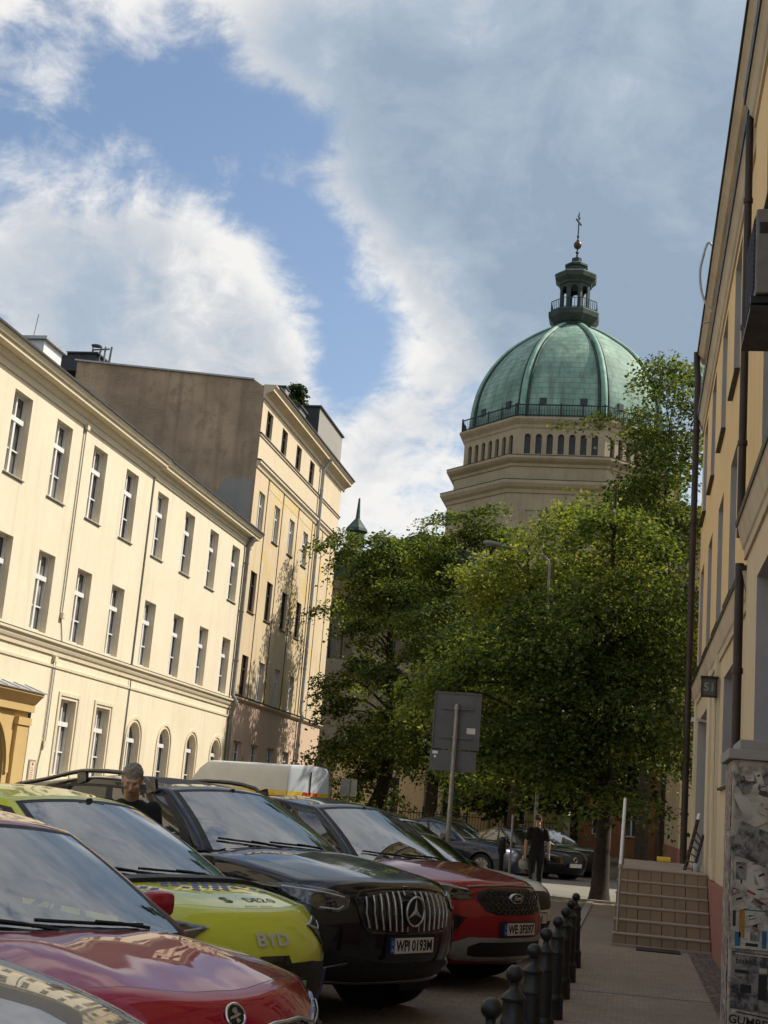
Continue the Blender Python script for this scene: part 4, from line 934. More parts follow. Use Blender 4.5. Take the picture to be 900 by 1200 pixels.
def make_car(name, label, cat, loc, yaw, s, group=None):
    """yaw: direction of the nose. car space: x forward with the nose at 0, y left, z up"""
    root = thing(name, label, cat, loc, yaw, group)
    L, W, H = s['L'], s['W'], s['H']; hw0 = W/2; zb = s.get('zb', .22)
    zn, zc, xc = s['zn'], s['zc'], s['xc']; xd, zd = s['xd'], s.get('zd', s['zc']); zr = s.get('zr', zd)
    crown, rh, rs = s.get('crown', .07), s.get('rh', .015), s.get('rs', .5); hp = s.get('hp', 1.7)
    pc, pp = s.get('pc', .30), s.get('pp', 3.2); rake = s['rake']; rrake = s.get('rrake', [(0, .15), (.2, .03), (.5, 0), (.8, .03), (1, .12)])
    nt_, wt_ = s.get('nt', .10), s.get('ntl', 1.0)
    detail = s.get('detail', 1)
    def itp(tab, x):
        for (a, b), (c, d) in zip(tab, tab[1:]):
            if x <= c: return lerp(b, d, sst(0, 1, (x-a)/(c-a)) if False else (x-a)/(c-a))
        return tab[-1][1]
    def plan(x): return 1 - nt_*(1-sst(0, wt_, -x))**1.5 - s.get('rt', .07)*(1-sst(0, .8, x+L))**1.5
    def ztop(x, sy):
        if x > xc: t_ = max(x/xc, 0); z = zn + (zc-zn)*(1-(1-t_)**hp)
        elif x > xd: z = lerp(zc, zd, (x-xc)/(xd-xc))
        else: z = lerp(zd, zr, sst(0, 1, (x-xd)/(-L-xd)))
        a = abs(sy); f = sst(-.02, -.25, x) if x > -.3 else 1
        z -= crown*a**3.2
        if x > xc-.4: z += rh*math.exp(-((a-rs - .10*max(0, min(1, x/xc)))/.07)**2)*f*sst(xc-.35, xc+.2, x) + s.get('cr', 0)*math.exp(-(a/.05)**2)*f
        return z
    sp = s.get('side', [(0, .90), (.12, .955), (.3, .985), (.5, 1.0), (.7, .992), (.85, .975), (1, .925)])
    def fn(u, sy, c):
        z0 = zb + .06*sst(.82, 1, u)
        x = -L*u
        for _ in range(2):
            zt = ztop(x, sy); z = z0 + (zt-z0)*c; zr_ = c
            a = abs(sy); xf = -(itp(rake, zr_) + pc*a**pp + s.get('pcz', 0)*a**2*zr_); xr = -L + itp(rrake, zr_) + .16*a**3
            x = xf + (xr-xf)*u
        return (x, sy*hw0*plan(x)*itp(sp, zr_), z)
    ucl = 0
    fs_ = s.get('seam', .020); un = [0, .008, fs_-.0016, fs_, .048] + [.048 + (.30-.048)*i/14 for i in range(1, 15)] + [.30 + .55*i/22 for i in range(1, 23)] + [.85 + .12*i/7 for i in range(1, 8)] + [.985, 1]
    hs = s.get('hoodw', .82)
    ss = [-1, -.975, -.94, -.885, -hs-.008, -hs, -.72, -.6, -.48, -.36, -.24, -.12, 0]; ss = ss + [-a for a in ss[-2::-1]]
    cs = [0, .03, .08, .15, .23, .31, .39, .47, .55, .63, .71, .79, .86, .92, .965, 1]
    v, fs, tg = boxgrid(un, ss, cs, fn); v = relax(v, fs, s.get('relax', 3))
    gidx = {}
    for f, g in zip(fs, tg):
        if g[0] == 'top': gidx[(g[1], g[2])] = f[0]; gidx[(g[1], g[2]+1)] = f[1]; gidx[(g[1]+1, g[2]+1)] = f[2]; gidx[(g[1]+1, g[2])] = f[3]
    def pull(outer, inner, w_):
        d = v[inner] - v[outer]; v[inner] = v[outer] + d/(np.linalg.norm(d)+1e-9)*w_
    js0 = {round(a, 4): i for i, a in enumerate(ss)}; j1, j2 = js0[round(-hs, 4)], js0[round(hs, 4)]
    for i in range(len(un)): pull(gidx[(i, j1-1)], gidx[(i, j1)], .006); pull(gidx[(i, j2+1)], gidx[(i, j2)], .006)
    for j in range(len(ss)): pull(gidx[(2, j)], gidx[(3, j)], .006)
    # wheel arches: cut and snapped to circles on both flanks
    r = s.get('r', .34); axles = s['axles']; Ra = r + s.get('archgap', .055)
    side = {i for f, g in zip(fs, tg) if g[0] in ('left', 'right') for i in f} | {i for f, g in zip(fs, tg) if g[0] == 'bot' for i in f}
    keep = []
    for f, g in zip(fs, tg):
        c_ = v[list(f)].mean(0); kill = False
        if g[0] in ('left', 'right', 'bot', 'front'):
            for ax in axles:
                if math.hypot(c_[0]-ax, c_[2]-r) < Ra and abs(c_[1]) > hw0*.58: kill = True
        keep.append(not kill)
    alive = {i for f, k in zip(fs, keep) if k for i in f}; dead = {i for f, k in zip(fs, keep) if not k for i in f}
    for i in alive & dead:
        for ax in axles:
            dx, dz = v[i][0]-ax, v[i][2]-r; d = math.hypot(dx, dz)
            if d < Ra+.12: v[i][0] = ax + dx/d*Ra; v[i][2] = r + dz/d*Ra
    full_f = [f for f in fs]; S = Surf(v, full_f)
    ih = [i for i, u in enumerate(un) if -L*u > xc+s.get('cowl', .02)][-1]
    i0 = 3
    body, bm_, hood, hm_ = [], [], [], []
    js = {round(a, 4): i for i, a in enumerate(ss)}; ja, jb = js[round(-hs, 4)], js[round(hs, 4)]
    for f, g, k in zip(fs, tg, keep):
        if not k: continue
        c_ = v[list(f)].mean(0)
        if g[0] == 'top':
            _, i, j = g
            if i0 <= i < ih and ja <= j < jb: hood.append(f); hm_.append(0); continue
            if (i0 <= i < ih and (j == ja-1 or j == jb)) or (i == i0-1 and ja-1 <= j <= jb): body.append(f); bm_.append(1); continue
            if c_[0] < xc-.10 and c_[0] > s['xrb']+.12 and abs(c_[1]) < s['wb']-.07: continue       # open under the cabin
            if ih <= i and c_[0] > xc-.14 and abs(c_[1]) < s['wb']: body.append(f); bm_.append(2); continue
        if g[0] == 'bot': body.append(f); bm_.append(1); continue
        if 'low' in s and c_[2] < s['low']: body.append(f); bm_.append(2); continue
        body.append(f); bm_.append(0)
    PM = M[s['paint']]
    B = mesh_obj('body', v, body, [PM, M['ink'], M['darkplastic']], bm_, root, 35)
    mesh_obj('hood', v, hood, [M[s.get('hoodmat', s['paint'])]], hm_, root, 35)
    q = MB(); q.box(-L+.5, -.75, -hw0*.56, hw0*.56, zb-.02, zb+.42); q.build('underbody', M['darkplastic'], root, world=False)
    # ------------------------------------------------------------ cabin
    xwt, xrt, xrb, wr, wb = s['xwt'], s['xrt'], s['xrb'], s['wr'], s['wb']; bow = s.get('bow', .05)
    def fc(a, sy, c):
        b = abs(sy)
        x = lerp(xc, xrb, a)
        for _ in range(2):
            zbase = ztop(max(min(x, xc), xd if x > xd else x), 0) - .045 - (.02 if a < .1 else 0)
            zr_ = H - s.get('rf', .05)*(1-sst(0, .35, a)) - s.get('rr', .09)*sst(.45, 1, a) - s.get('rcrown', .05)*b**2.2
            z = lerp(zbase, zr_, c)
            xf = lerp(xc, xwt, c) + bow*math.sin(math.pi*min(c, 1)) - lerp(s.get('wsc', .22), .10, c)*b**2.2
            xr = lerp(xrb, xrt, c) + lerp(.14, .08, c)*b**2.4 - s.get('rbow', .05)*math.sin(math.pi*c)
            x = lerp(xf, xr, a)
        hw = lerp(wb, wr, c**1.12)*(1 - s.get('ct', .09)*sst(.55, 1, a)*(.5+.5*c) - .03*(1-sst(0, .2, a)))
        return (x, sy*hw, z)
    aA, aB, aC, aD = s.get('pillars', (.055, .40, .74, .90))
    bw = .014
    us = sorted({0, .018, aA, aB-bw, aB+bw, aC-bw, aC+bw, aD, .97, 1.0} | {aA + (aB-bw-aA)*i/6 for i in range(1, 6)} | {aB+bw + (aC-aB-2*bw)*i/5 for i in range(1, 5)} | {aC+bw + (aD-aC-bw)*i/3 for i in range(1, 3)})
    sA, sF = .955, .90
    sc = [-1, -.985, -sA, -sF, -.75, -.6, -.4, -.2, 0]; sc = sc + [-a for a in sc[-2::-1]]
    cc = [0, .035, .07, .18, .3, .42, .54, .66, .76, .84, .88, .925, .96, 1]
    vc, fcs, tgc = boxgrid(us, sc, cc, fc); vc = relax(vc, fcs, s.get('crelax', 2))
    groups = {k: [] for k in ('shell', 'windscreen', 'rear_window', 'glL0', 'glL1', 'glL2', 'glR0', 'glR1', 'glR2')}; sm = []
    for f, g in zip(fcs, tgc):
        k, i, j = g
        if k == 'bot': continue
        if k in ('front', 'rear'):
            a = abs((sc[i]+sc[i+1])/2); c_ = (cc[j]+cc[j+1])/2
            if a < sA and c_ < .965:
                if a < sF and .035 < c_ < .925: groups['windscreen' if k == 'front' else 'rear_window'].append(f); continue
                groups['shell'].append(f); sm.append(1 if (k == 'front' or c_ > .05) else 0); continue
            groups['shell'].append(f); sm.append(3 if s.get('pillarmat') else 0); continue
        if k in ('left', 'right'):
            a = (us[i]+us[i+1])/2; c_ = (cc[j]+cc[j+1])/2
            if .07 < c_ < .84 and aA < a < aD and not (c_ > .76 and a > s.get('dlo', .80)):
                n = 0 if a < aB-bw else (1 if aB+bw < a < aC-bw else (2 if a > aC+bw else None))
                if n is None: groups['shell'].append(f); sm.append(1); continue
                groups['gl' + k[0].upper() + str(n)].append(f); continue
            if s.get('pillarmat') and (c_ > .88 or a <= .03 or (a < aB and c_ > .035)): groups['shell'].append(f); sm.append(3); continue
            if .035 < c_ < .88 and .03 < a < aD+.02: groups['shell'].append(f); sm.append(2 if s.get('trim') else 1); continue
            groups['shell'].append(f); sm.append(0); continue
        a = (us[i]+us[i+1])/2; b = abs((sc[j]+sc[j+1])/2)
        if s.get('sunroof') and .10 < a < .74 and b < .75: sm.append(1)
        else: sm.append(3 if s.get('roofmat') else 0)
        groups['shell'].append(f)
    CB = mesh_obj('cabin', vc, groups['shell'], [PM, M['ink'], M[s.get('trim') or 'ink'], M[s.get('roofmat') or s['paint']]], sm, root, 35)
    mesh_obj('windscreen', vc, groups['windscreen'], [M['screen']], [0]*len(groups['windscreen']), root, 60)
    mesh_obj('rear_window', vc, groups['rear_window'], [M['privacy']], [0]*len(groups['rear_window']), root, 60)
    for sd in 'LR':
        for n in range(3):
            gl = groups['gl' + sd + str(n)]
            if gl: mesh_obj('side_window', vc, gl, [M['sideglass' if n == 0 else s.get('rearglass', 'sideglass')]], [0]*len(gl), root, 60)
    SC = Surf(vc, fcs)
    # ------------------------------------------------------------ wheels, arches
    trk = s.get('track', hw0-.14); ww = s.get('ww', .23)
    for k, ax in enumerate(axles):
        for sd in (-1, 1): wheel(root, ax, sd*trk, r, ww, R_(s.get('steer', 0)) if k == 0 else 0, s.get('spokes', 5))
    q = MB()
    for ax in axles:
        for sd in (-1, 1):
            pts = []
            for k in range(17):
                a = math.pi*(-.08 + 1.16*k/16); px_, pz_ = ax + (Ra+.004)*math.cos(a), r + (Ra+.004)*math.sin(a)
                h = S.t.ray_cast(Vector((px_ + .03*math.cos(a), sd*3, pz_+.03*math.sin(a))), Vector((0, -sd, 0)))
                if h[0] is not None: pts.append((px_, h[0].y + sd*.002, pz_))
            if len(pts) > 3: q.tube(pts, s.get('cladding', .012), 6)
            q.lathe([(Ra, 0), (Ra, .3), (Ra*.98, .32)], (ax, sd*(hw0*.58) + (-.3 if sd < 0 else 0) + (.0), r), 30, 0, 0, 'y') if False else None
    if q.v: q.build('wheel_arch', M['darkplastic'] if s.get('cladding') else PM, root, smooth=50, world=False)
    q = MB()
    for ax in axles:
        for sd in (-1, 1):
            K = 16; ring = []
            for k in range(K+1):
                a = math.pi*(-.15 + 1.3*k/K); ring.append((ax + (Ra+.01)*math.cos(a), r + (Ra+.01)*math.sin(a)))
            for k in range(K):
                (x1, z1), (x2, z2) = ring[k], ring[k+1]; yo, yi = sd*hw0*.90, sd*hw0*.50
                q.quad((x1, yo, z1), (x2, yo, z2), (x2, yi, z2), (x1, yi, z1))
    q.build('wheel_well', M['ink'], root, world=False)
    # ------------------------------------------------------------ interior
    if detail:
        q = MB(); fl = .32
        q.box(xrb+.2, xc-.35, -wb+.12, wb-.12, fl-.03, fl)
        for sd in (-1, 1): q.box(xrb+.15, xc-.2, sd*(wb-.10)-.01, sd*(wb-.10)+.01, fl, zc-.07)
        it = q.build('interior', M['interior'], root, world=False)
        q = MB(); q.prism([(xc-.12, -wb+.1, zc-.06), (xc-.62, -wb+.1, zc-.04), (xc-.72, -wb+.1, zc-.16), (xc-.6, -wb+.1, fl+.2), (xc-.12, -wb+.1, fl+.2)], (0, 2*wb-.2, 0)); q.build('dashboard', M['dash'], it, smooth=30, world=False)
        for (sx, yy) in ((xc-1.35, .37), (xc-1.35, -.37), (xc-2.2, .36), (xc-2.2, -.36)):
            if sx-.3 < xrb: continue
            q = MB(); top = min(H-.42, zc+.28)
            q.obox((sx+.25, yy, fl+.26), (.26, 0, 0), (0, .24, 0), (0, 0, .08)); q.obox((sx-.07, yy, (fl+.3+top)/2), (.06, 0, -.03), (0, .23, 0), (-.10, 0, (top-fl-.2)/2)); q.obox((sx-.18, yy, top+.13), (.045, 0, 0), (0, .13, 0), (-.01, 0, .085))
            q.build('seat', M['interior'], it, world=False, bevel=.03)
        yw = .37 if not s.get('rhd') else -.37
        q = MB(); cen = Vector((xc-.82, yw, zc-.07)); nrm = Vector((-.9, 0, .42)).normalized(); uu = Vector((0, 1, 0)); vv = nrm.cross(uu)
        q.tube([cen + (uu*math.cos(a) + vv*math.sin(a))*.185 for a in [2*math.pi*i/24 for i in range(25)]], .015, 6)
        for a in (0.1, math.pi-.1, -math.pi/2): q.bar(cen, cen + (uu*math.cos(a) + vv*math.sin(a))*.18, .03, .02)
        q.lathe([(.06, -.01), (.055, .02)], cen, 10); q.build('steering_wheel', M['interior'], it, smooth=50, world=False)
        h, n, d = SC.hit('front', 0, lerp(zc, H, .76))
        if h is not None:
            q = MB(); q.obox(h + Vector((-.09, 0, 0)), (.02, 0, 0), (0, .11, 0), (0, 0, .03)); q.bar(h + Vector((-.09, 0, .02)), h + Vector((-.10, 0, .06)), .03, .03); q.build('mirror', M['interior'], it, world=False)
    # wipers
    q = MB()
    for (ya, yb, za, zb2) in s.get('wipers', [(.42, -.18, .02, .07), (-.12, -.66, .02, .085)]):
        pts = []
        for k in range(9):
            yy = lerp(ya, yb, k/8); zz_ = lerp(zc-.01, H, lerp(za, zb2, k/8)); h, n, d = SC.hit('front', yy, zz_)
            if h is not None: pts.append(h + n*.016)
        if len(pts) > 2: q.tube(pts, .009, 6); q.tube([pts[0] + Vector((.03, .02, -.01)), pts[0].lerp(pts[len(pts)//2], .5) + Vector((.014, 0, .004)), pts[len(pts)//2] + Vector((.010, 0, .008))], .009, 6)
    if q.v: q.build('wiper', M['ink'], root, world=False)
    # mirrors
    for sd in (-1, 1):
        mx, mz = s.get('mir', (xc-.78, zc+.05)); yb = sd*(wb-.02)
        q = MB(); K = 8
        prof = [(0.0, .35), (.03, .75), (.08, .95), (.14, 1.0), (.19, .96), (.215, .88)]
        vs2 = []; fs2 = []
        for (dy, sc_) in prof:
            for k in range(12):
                a = 2*math.pi*k/12; ca, sa = math.cos(a), math.sin(a)
                ex = abs(ca)**.6*(1 if ca > 0 else -1); ez = abs(sa)**.6*(1 if sa > 0 else -1)
                vs2.append((mx + .07*ex*sc_ + (.02 if ca > 0 else 0), yb + sd*(.04+dy*.9), mz + .07*ez*sc_))
        n = len(prof)
        for i in range(n-1):
            for k in range(12): fs2.append((i*12+k, i*12+(k+1) % 12, (i+1)*12+(k+1) % 12, (i+1)*12+k))
        fs2 += [tuple(range(12)), tuple((n-1)*12+k for k in range(12))]
        q.add(vs2, fs2); mo = q.build('door_mirror', M[s.get('mirmat', s['paint'])], root, smooth=50, world=False)
        q = MB(); q.bar((mx+.01, yb-sd*.05, mz-.09), (mx+.01, yb+sd*.12, mz-.05), .06, .03); q.build('mirror_stalk', M['darkplastic'], mo, world=False)
        q = MB(); q.obox((mx-.072, yb+sd*.14, mz), (.003, 0, 0), (0, .075, 0), (0, 0, .05)); q.build('mirror_glass', M['chrome'], mo, world=False)
    # door seams and handles
    q = MB(); z0, z1 = zb+.16, zc-.03
    def xat(a): return lerp(xc, xrb, a)
    for sd, ax in ((1, 'left'), (-1, 'right')):
        for a in (aA-.02, aB, aC+.02):
            x_ = xat(a) - .05 if a < aB-.05 else xat(a)
            S.tube(q, [(x_, z1), (x_-.02, z0+.2), (x_ + (.0 if a < aC else .12), z0)], ax, .005, .001)
        S.tube(q, [(xat(aA)-.05, z0), (xat(aC)+.1, z0)], ax, .005, .001)
    q.build('door_seam', M['ink'], root, world=False)
    for sd, ax in ((1, 'left'), (-1, 'right')):
        for a in (aB-.07, aC-.05):
            h, n, d = S.hit(ax, xat(a), zc-.14)
            if h is not None: q = MB(); q.obox(h + Vector((0, sd*.03, 0)), (.10, 0, 0), (0, .012, 0), (0, 0, .014)); q.build('door_handle', M[s.get('handlemat', s['paint'])], root, world=False, bevel=.008)
    return root, S, SC, dict(xc=xc, zc=zc, H=H)
def roof_rails(root, SC, s, mat, x0, x1, y):
    for sd in (-1, 1):
        q = MB(); pts = []
        for k in range(13):
            t_ = k/12; x = lerp(x0, x1, t_); h, n, d = SC.hit('top', x, sd*y)
            if h is None: continue
            lift = .085*sst(0, .10, t_)*sst(0, .10, 1-t_) + .008; pts.append(h + Vector((0, 0, lift)))
        q.tube(pts, .020, 8)
        for t_ in (.04, .5, .96):
            x = lerp(x0, x1, t_); h, n, d = SC.hit('top', x, sd*y)
            if h is not None: q.bar(h + Vector((.03, 0, -.01)), h + Vector((0, 0, .09)), .03, .12, 0, (1, 0, 0))
        q.build('roof_rail', M[mat], root, smooth=50, world=False)
def ring3(q, c, r, th, mi=0, ax='x', n=28, tilt=0.0):
    q.tube([Vector(c) + Vector((-math.sin(a)*r*math.sin(tilt), math.cos(a)*r, math.sin(a)*r*math.cos(tilt))) for a in [2*math.pi*i/n for i in range(n+1)]], th, 8, mi)
# ---------------------------------------------------------------- the cars in the row
M['p_black'] = paint('black_car_paint', (.006, .0065, .009), .2, .3, .02)
M['p_red'] = paint('red_car_paint', (.34, .010, .022), .2, .35, .02)
M['p_red2'] = paint('bright_red_paint', (.27, .010, .014), .2, .35, .03)
M['p_lime'] = paint('lime_paint', (.60, .62, .05), .0, .4, .02)
M['p_grey'] = paint('dark_grey_paint', (.06, .068, .075), .6, .3, .05)
M['p_white'] = paint('white_paint', (.80, .80, .77), .0, .4, .1)
M['p_blue'] = paint('dark_blue_paint', (.018, .026, .05), .4, .3, .12)
M['p_silver'] = paint('silver_paint', (.33, .34, .35), .7, .3, .1)
M['p_graphite'] = paint('graphite_paint', (.035, .035, .036), .5, .3, .12)
M['barmetal'] = simple('satin_metal', (.52, .52, .51), .28, .55, .1, 20)
M['badge'] = simple('badge_silver', (.60, .60, .58), .3, .25, .08, 20)
M['gloss'] = simple('gloss_black', (.008, .008, .009), .12, 0, .1, 20, coat=.6)
M['mesh'] = simple('grille_mesh', (.006, .006, .006), .5, 0, .5, 60, .8, 70)
M['decal_blue'] = simple('blue_decal', (.035, .05, .28), .4, 0, .15, 20)
M['purple'] = simple('purple_trim', (.05, .035, .16), .4, 0, .15, 20)
M['yellowvan'] = paint('van_yellow', (.60, .40, .02), 0, .4, .15)
M['vanwhite'] = simple('van_roof_white', (.52, .55, .57), .45, 0, .12, 1.5)
def yaw(d): return R_(d-90)
ROWG = 'cars parked nose first along the bollards'
def headlamp(root, S, poly, strips, ax='front', both=True):
    for sgn in ((1, -1) if both else (1,)):
        pl = poly if sgn > 0 else mir(poly)
        q = MB(); S.patch(q, pl, ax, .003, 0, .025); h = q.build('headlight', M['lampdark'], root, smooth=50, world=False)
        q = MB()
        for st in strips: S.tube(q, [(sgn*a, b) for a, b in st], ax, .008, .008, 0, 6, .03)
        q.build('light_strip', M['drl'], h, smooth=50, world=False)
        q = MB(); S.patch(q, pl, ax, .014, 0, .025, .01); q.build('lens', M['lampglass'], h, smooth=60, world=False)

# black SUV ---------------------------------------------------------------
sp = dict(L=4.95, W=1.97, H=1.73, zb=.30, zn=1.035, zc=1.22, xc=-1.30, xd=-4.55, zd=1.24, zr=1.2, crown=.085, rh=.016, rs=.42, cr=.004, hp=1.5, pc=.30, pp=3.0,
          rake=[(0, .14), (.1, .05), (.25, .01), (.4, 0), (.6, .0), (.8, .015), (.9, .04), (1, .13)], r=.385, axles=(-.88, -3.88), ww=.29, steer=0, nt=.07,
          xwt=-2.17, xrt=-4.35, xrb=-4.86, wr=.66, wb=.90, paint='p_black', pillars=(.05, .37, .70, .90), rearglass='privacy', cladding=.0, rf=.05, trim=None, hoodw=.80, sunroof=True)
sp['cladding'] = .014
bk, S, SC, I = make_car('black_suv', 'glossy black SUV with upright chrome grille bars and a round star emblem', 'car', (-1.62, 10.60, 0), yaw(60.5), sp, ROWG)
roof_rails(bk, SC, sp, 'gloss', -2.35, -4.45, .68)
gp = [(0, 1.015), (.30, 1.01), (.50, .985), (.565, .93), (.52, .76), (.46, .695), (0, .685)]; gp = gp + mir(gp)[1:-1]
q = MB(); S.patch(q, gp, 'front', .006, 0, .04); gr_ = q.build('grille', M['gloss'], bk, smooth=50, world=False)
q = MB(); S.tube(q, gp + [gp[0]], 'front', .010, .006); q.build('grille_frame', M['gloss'], gr_, smooth=50, world=False)
for k in range(-7, 8):
    y = k*.068; q = MB()
    if abs(y) < .02: continue
    t0 = .995 - .05*(abs(y)/.5)**2; b0 = .705 + .03*(abs(y)/.5)**2
    if abs(y) < .1: 
        S.tube(q, [(y, t0), (y, .965)], 'front', .006, .022); S.tube(q, [(y, .745), (y, b0)], 'front', .006, .022)
    else: S.tube(q, [(y*1.0, t0), (y*1.04, (t0+b0)/2), (y*.98, b0)], 'front', .0065, .024, 0, 6, .03)
    q.build('grille_bar', M['barmetal'], gr_, smooth=60, world=False)
h, n, d = S.hit('front', 0, .855); ex = h.x + .045
q = MB(); ring3(q, (ex, 0, .855), .108, .008)
for a in (math.pi/2, math.pi/2+2.0944, math.pi/2-2.0944):
    d_ = Vector((0, math.cos(a), math.sin(a))); p_ = Vector((0, -math.sin(a), math.cos(a))); c_ = Vector((ex, 0, .855))
    q.add([c_ + p_*.022, c_ - p_*.022, c_ + d_*.102, c_ + Vector((.014, 0, 0)), c_ + Vector((-.006, 0, 0))], [(0, 3, 2), (3, 1, 2), (0, 2, 4), (1, 4, 2), (0, 4, 3), (1, 3, 4)])
em = q.build('star_emblem', M['barmetal'], gr_, smooth=30, world=False)
q = MB(); q.lathe([(.10, ex-.03), (.10, ex-.012)], (0, 0, .855), 24, 0, 0, 'x'); q.build('emblem_disc', M['ink'], em, world=False)
h, n, d = S.hit('front', .40, .78); q = MB(); surf_text(S, q, 'AMG', .03, 'front', .40, .79, .034); q.build('badge', M['chrome'], gr_, world=False)
h, n, d = S.hit('top', -.10, 0); q = MB(); q.lathe([(.028, 0), (.03, .003), (.001, .006)], h + Vector((0, 0, .001)), 16); q.build('hood_emblem', M['chrome'], bk, world=False)
headlamp(bk, S, [(.60, .955), (.63, .87), (.70, .835), (.83, .845), (.925, .90), (.955, .985), (.90, 1.01), (.76, .995)], [[(.64, .94), (.76, .965), (.92, .985)], [(.66, .88), (.70, .855), (.82, .862)]])
plate(bk, S, 'WPI 0193M', .605)
ip = [(0, .47), (.62, .47), (.74, .43), (.86, .36), (.80, .335), (0, .335)]; ip = ip + mir(ip)[1:-1]
q = MB(); S.patch(q, ip, 'front', .005, 0, .04); io = q.build('lower_intake', M['mesh'], bk, smooth=50, world=False)
q = MB(); S.tube(q, [(-.60, .475), (-.74, .44), (-.87, .37), (-.82, .335), (-.4, .327), (.4, .327), (.82, .335), (.87, .37), (.74, .44), (.60, .475)], 'front', .013, .010); q.build('lower_trim', M['gloss'], io, smooth=60, world=False)
for sg in (1, -1):
    ax_p = [(.70, .72), (.90, .75), (.92, .50), (.80, .47)]; q = MB(); S.patch(q, ax_p if sg > 0 else mir(ax_p), 'front', .004, 0, .03); sc_ = q.build('side_intake', M['mesh'], bk, smooth=50, world=False)

# red SUV beyond it ---------------------------------------------------------
sp = dict(L=4.62, W=1.88, H=1.68, zb=.24, zn=.97, zc=1.13, xc=-1.22, xd=-4.3, zd=1.16, zr=1.1, crown=.075, rh=.022, rs=.45, hp=1.6, pc=.34, pp=2.8,
          rake=[(0, .16), (.12, .06), (.3, .01), (.5, 0), (.72, .015), (.86, .05), (1, .16)], r=.35, axles=(-.92, -3.62), ww=.24, nt=.09,
          xwt=-2.12, xrt=-4.05, xrb=-4.5, wr=.66, wb=.88, paint='p_red2', pillars=(.035, .38, .71, .90), roofmat='p_black', pillarmat=True, rearglass='privacy')
fd, S, SC, I = make_car('red_suv', 'red SUV with a black honeycomb grille and an oval badge, parked beyond the black SUV', 'car', (-1.02, 13.46, 0), yaw(61), sp, ROWG)
gp = [(0, .955), (.36, .945), (.50, .90), (.53, .84), (.44, .74), (.34, .715), (0, .71)]; gp = gp + mir(gp)[1:-1]
q = MB(); S.patch(q, gp, 'front', .004, 0, .04); gr_ = q.build('grille', M['mesh'], fd, smooth=50, world=False)
q = MB()
for k in range(-6, 7):
    y = k*.075
    for j in range(4):
        z = .745 + j*.055; w_ = .030
        if abs(y) > .47 - abs(z-.86)*.9: continue
        S.tube(q, [(y-w_, z), (y, z+.022), (y+w_, z)], 'front', .005, .010, 0, 5, .03); S.tube(q, [(y-w_, z), (y, z-.022), (y+w_, z)], 'front', .005, .010, 0, 5, .03)
q.build('honeycomb', M['gloss'], gr_, smooth=60, world=False)
q = MB(); S.tube(q, [(-.56, .955), (-.40, .968), (0, .978), (.40, .968), (.56, .955)], 'front', .010, .008); q.build('grille_trim', M['silver'], gr_, smooth=60, world=False)
h, n, d = S.hit('front', 0, .865); q = MB(); K = 32
def oval(q, x, z, a, b, th, mi): q.add([(x, a*math.cos(2*math.pi*k/K), z + b*math.sin(2*math.pi*k/K)) for k in range(K)] + [(x-th, a*math.cos(2*math.pi*k/K), z + b*math.sin(2*math.pi*k/K)) for k in range(K)], [tuple(range(K))] + [(k, k+K, (k+1) % K + K, (k+1) % K) for k in range(K)], mi)
oval(q, h.x+.030, .865, .108, .047, .03, 0); oval(q, h.x+.033, .865, .099, .039, .002, 1); oval(q, h.x+.034, .865, .094, .035, .001, 1); add_text(q, 'Ford', .066, (h.x+.036, 0, .867), (0, 1, 0), (0, 0, 1), 0, ext=.001, shear=.35, bold=.001); q.build('oval_badge', [M['badge'], M['ink']], gr_, world=False)
headlamp(fd, S, [(.545, .925), (.56, .85), (.70, .835), (.84, .87), (.90, .945), (.86, .985), (.70, .965)], [[(.57, .925), (.72, .95), (.87, .968)]])
plate(fd, S, 'WE 3FS97', .585)
q = MB(); sk = [(.80, .47), (.62, .505), (0, .505)]; sk2 = [(0, .285), (.60, .285), (.84, .36)]; pl_ = [(0, .505), (.60, .505), (.86, .40), (.86, .36), (.62, .285), (0, .285)]; pl_ = pl_ + mir(pl_)[1:-1]
S.patch(q, pl_, 'front', .016, 0, .04); sk_ = q.build('skid_plate', M['silver'], fd, smooth=50, world=False)
q = MB(); pl_ = [(0, .465), (.50, .465), (.60, .42), (.57, .345), (.5, .33), (0, .33)]; S.patch(q, pl_ + mir(pl_)[1:-1], 'front', .021, 0, .04); q.build('lower_intake', M['mesh'], sk_, smooth=50, world=False)
for sg in (1, -1):
    pp_ = [(.64, .68), (.86, .74), (.88, .52), (.78, .50)]; q = MB(); S.patch(q, pp_ if sg > 0 else mir(pp_), 'front', .004, 0, .03); q.build('side_intake', M['gloss'], fd, smooth=50, world=False)

# lime hatchback -------------------------------------------------------------
sp = dict(L=4.12, W=1.77, H=1.57, zb=.22, zn=.885, zc=1.06, xc=-.98, xd=-3.85, zd=1.08, zr=1.0, crown=.085, rh=.010, rs=.55, hp=1.7, pc=.36, pp=2.6, cowl=.11,
          rake=[(0, .12), (.12, .05), (.3, .01), (.5, 0), (.7, .01), (.85, .05), (1, .17)], r=.32, axles=(-.82, -3.35), ww=.21, nt=.10, low=.46, seam=.012,
          xwt=-2.02, xrt=-3.6, xrb=-4.02, wr=.58, wb=.81, paint='p_lime', mirmat='gloss', pillars=(.05, .42, .74, .90), hoodw=.80, bow=.06)
by, S, SC, I = make_car('lime_hatchback', 'bright lime green electric hatchback with blue diamond decals on its hood', 'car', (-2.05, 8.17, 0), yaw(61), sp, ROWG)
pl_ = [(0, .645), (.40, .645), (.62, .62), (.82, .655), (.88, .55), (.82, .30), (0, .26)]; q = MB(); S.patch(q, pl_ + mir(pl_)[1:-1], 'front', .005, 0, .035); fp = q.build('bumper_insert', M['darkplastic'], by, smooth=50, world=False)
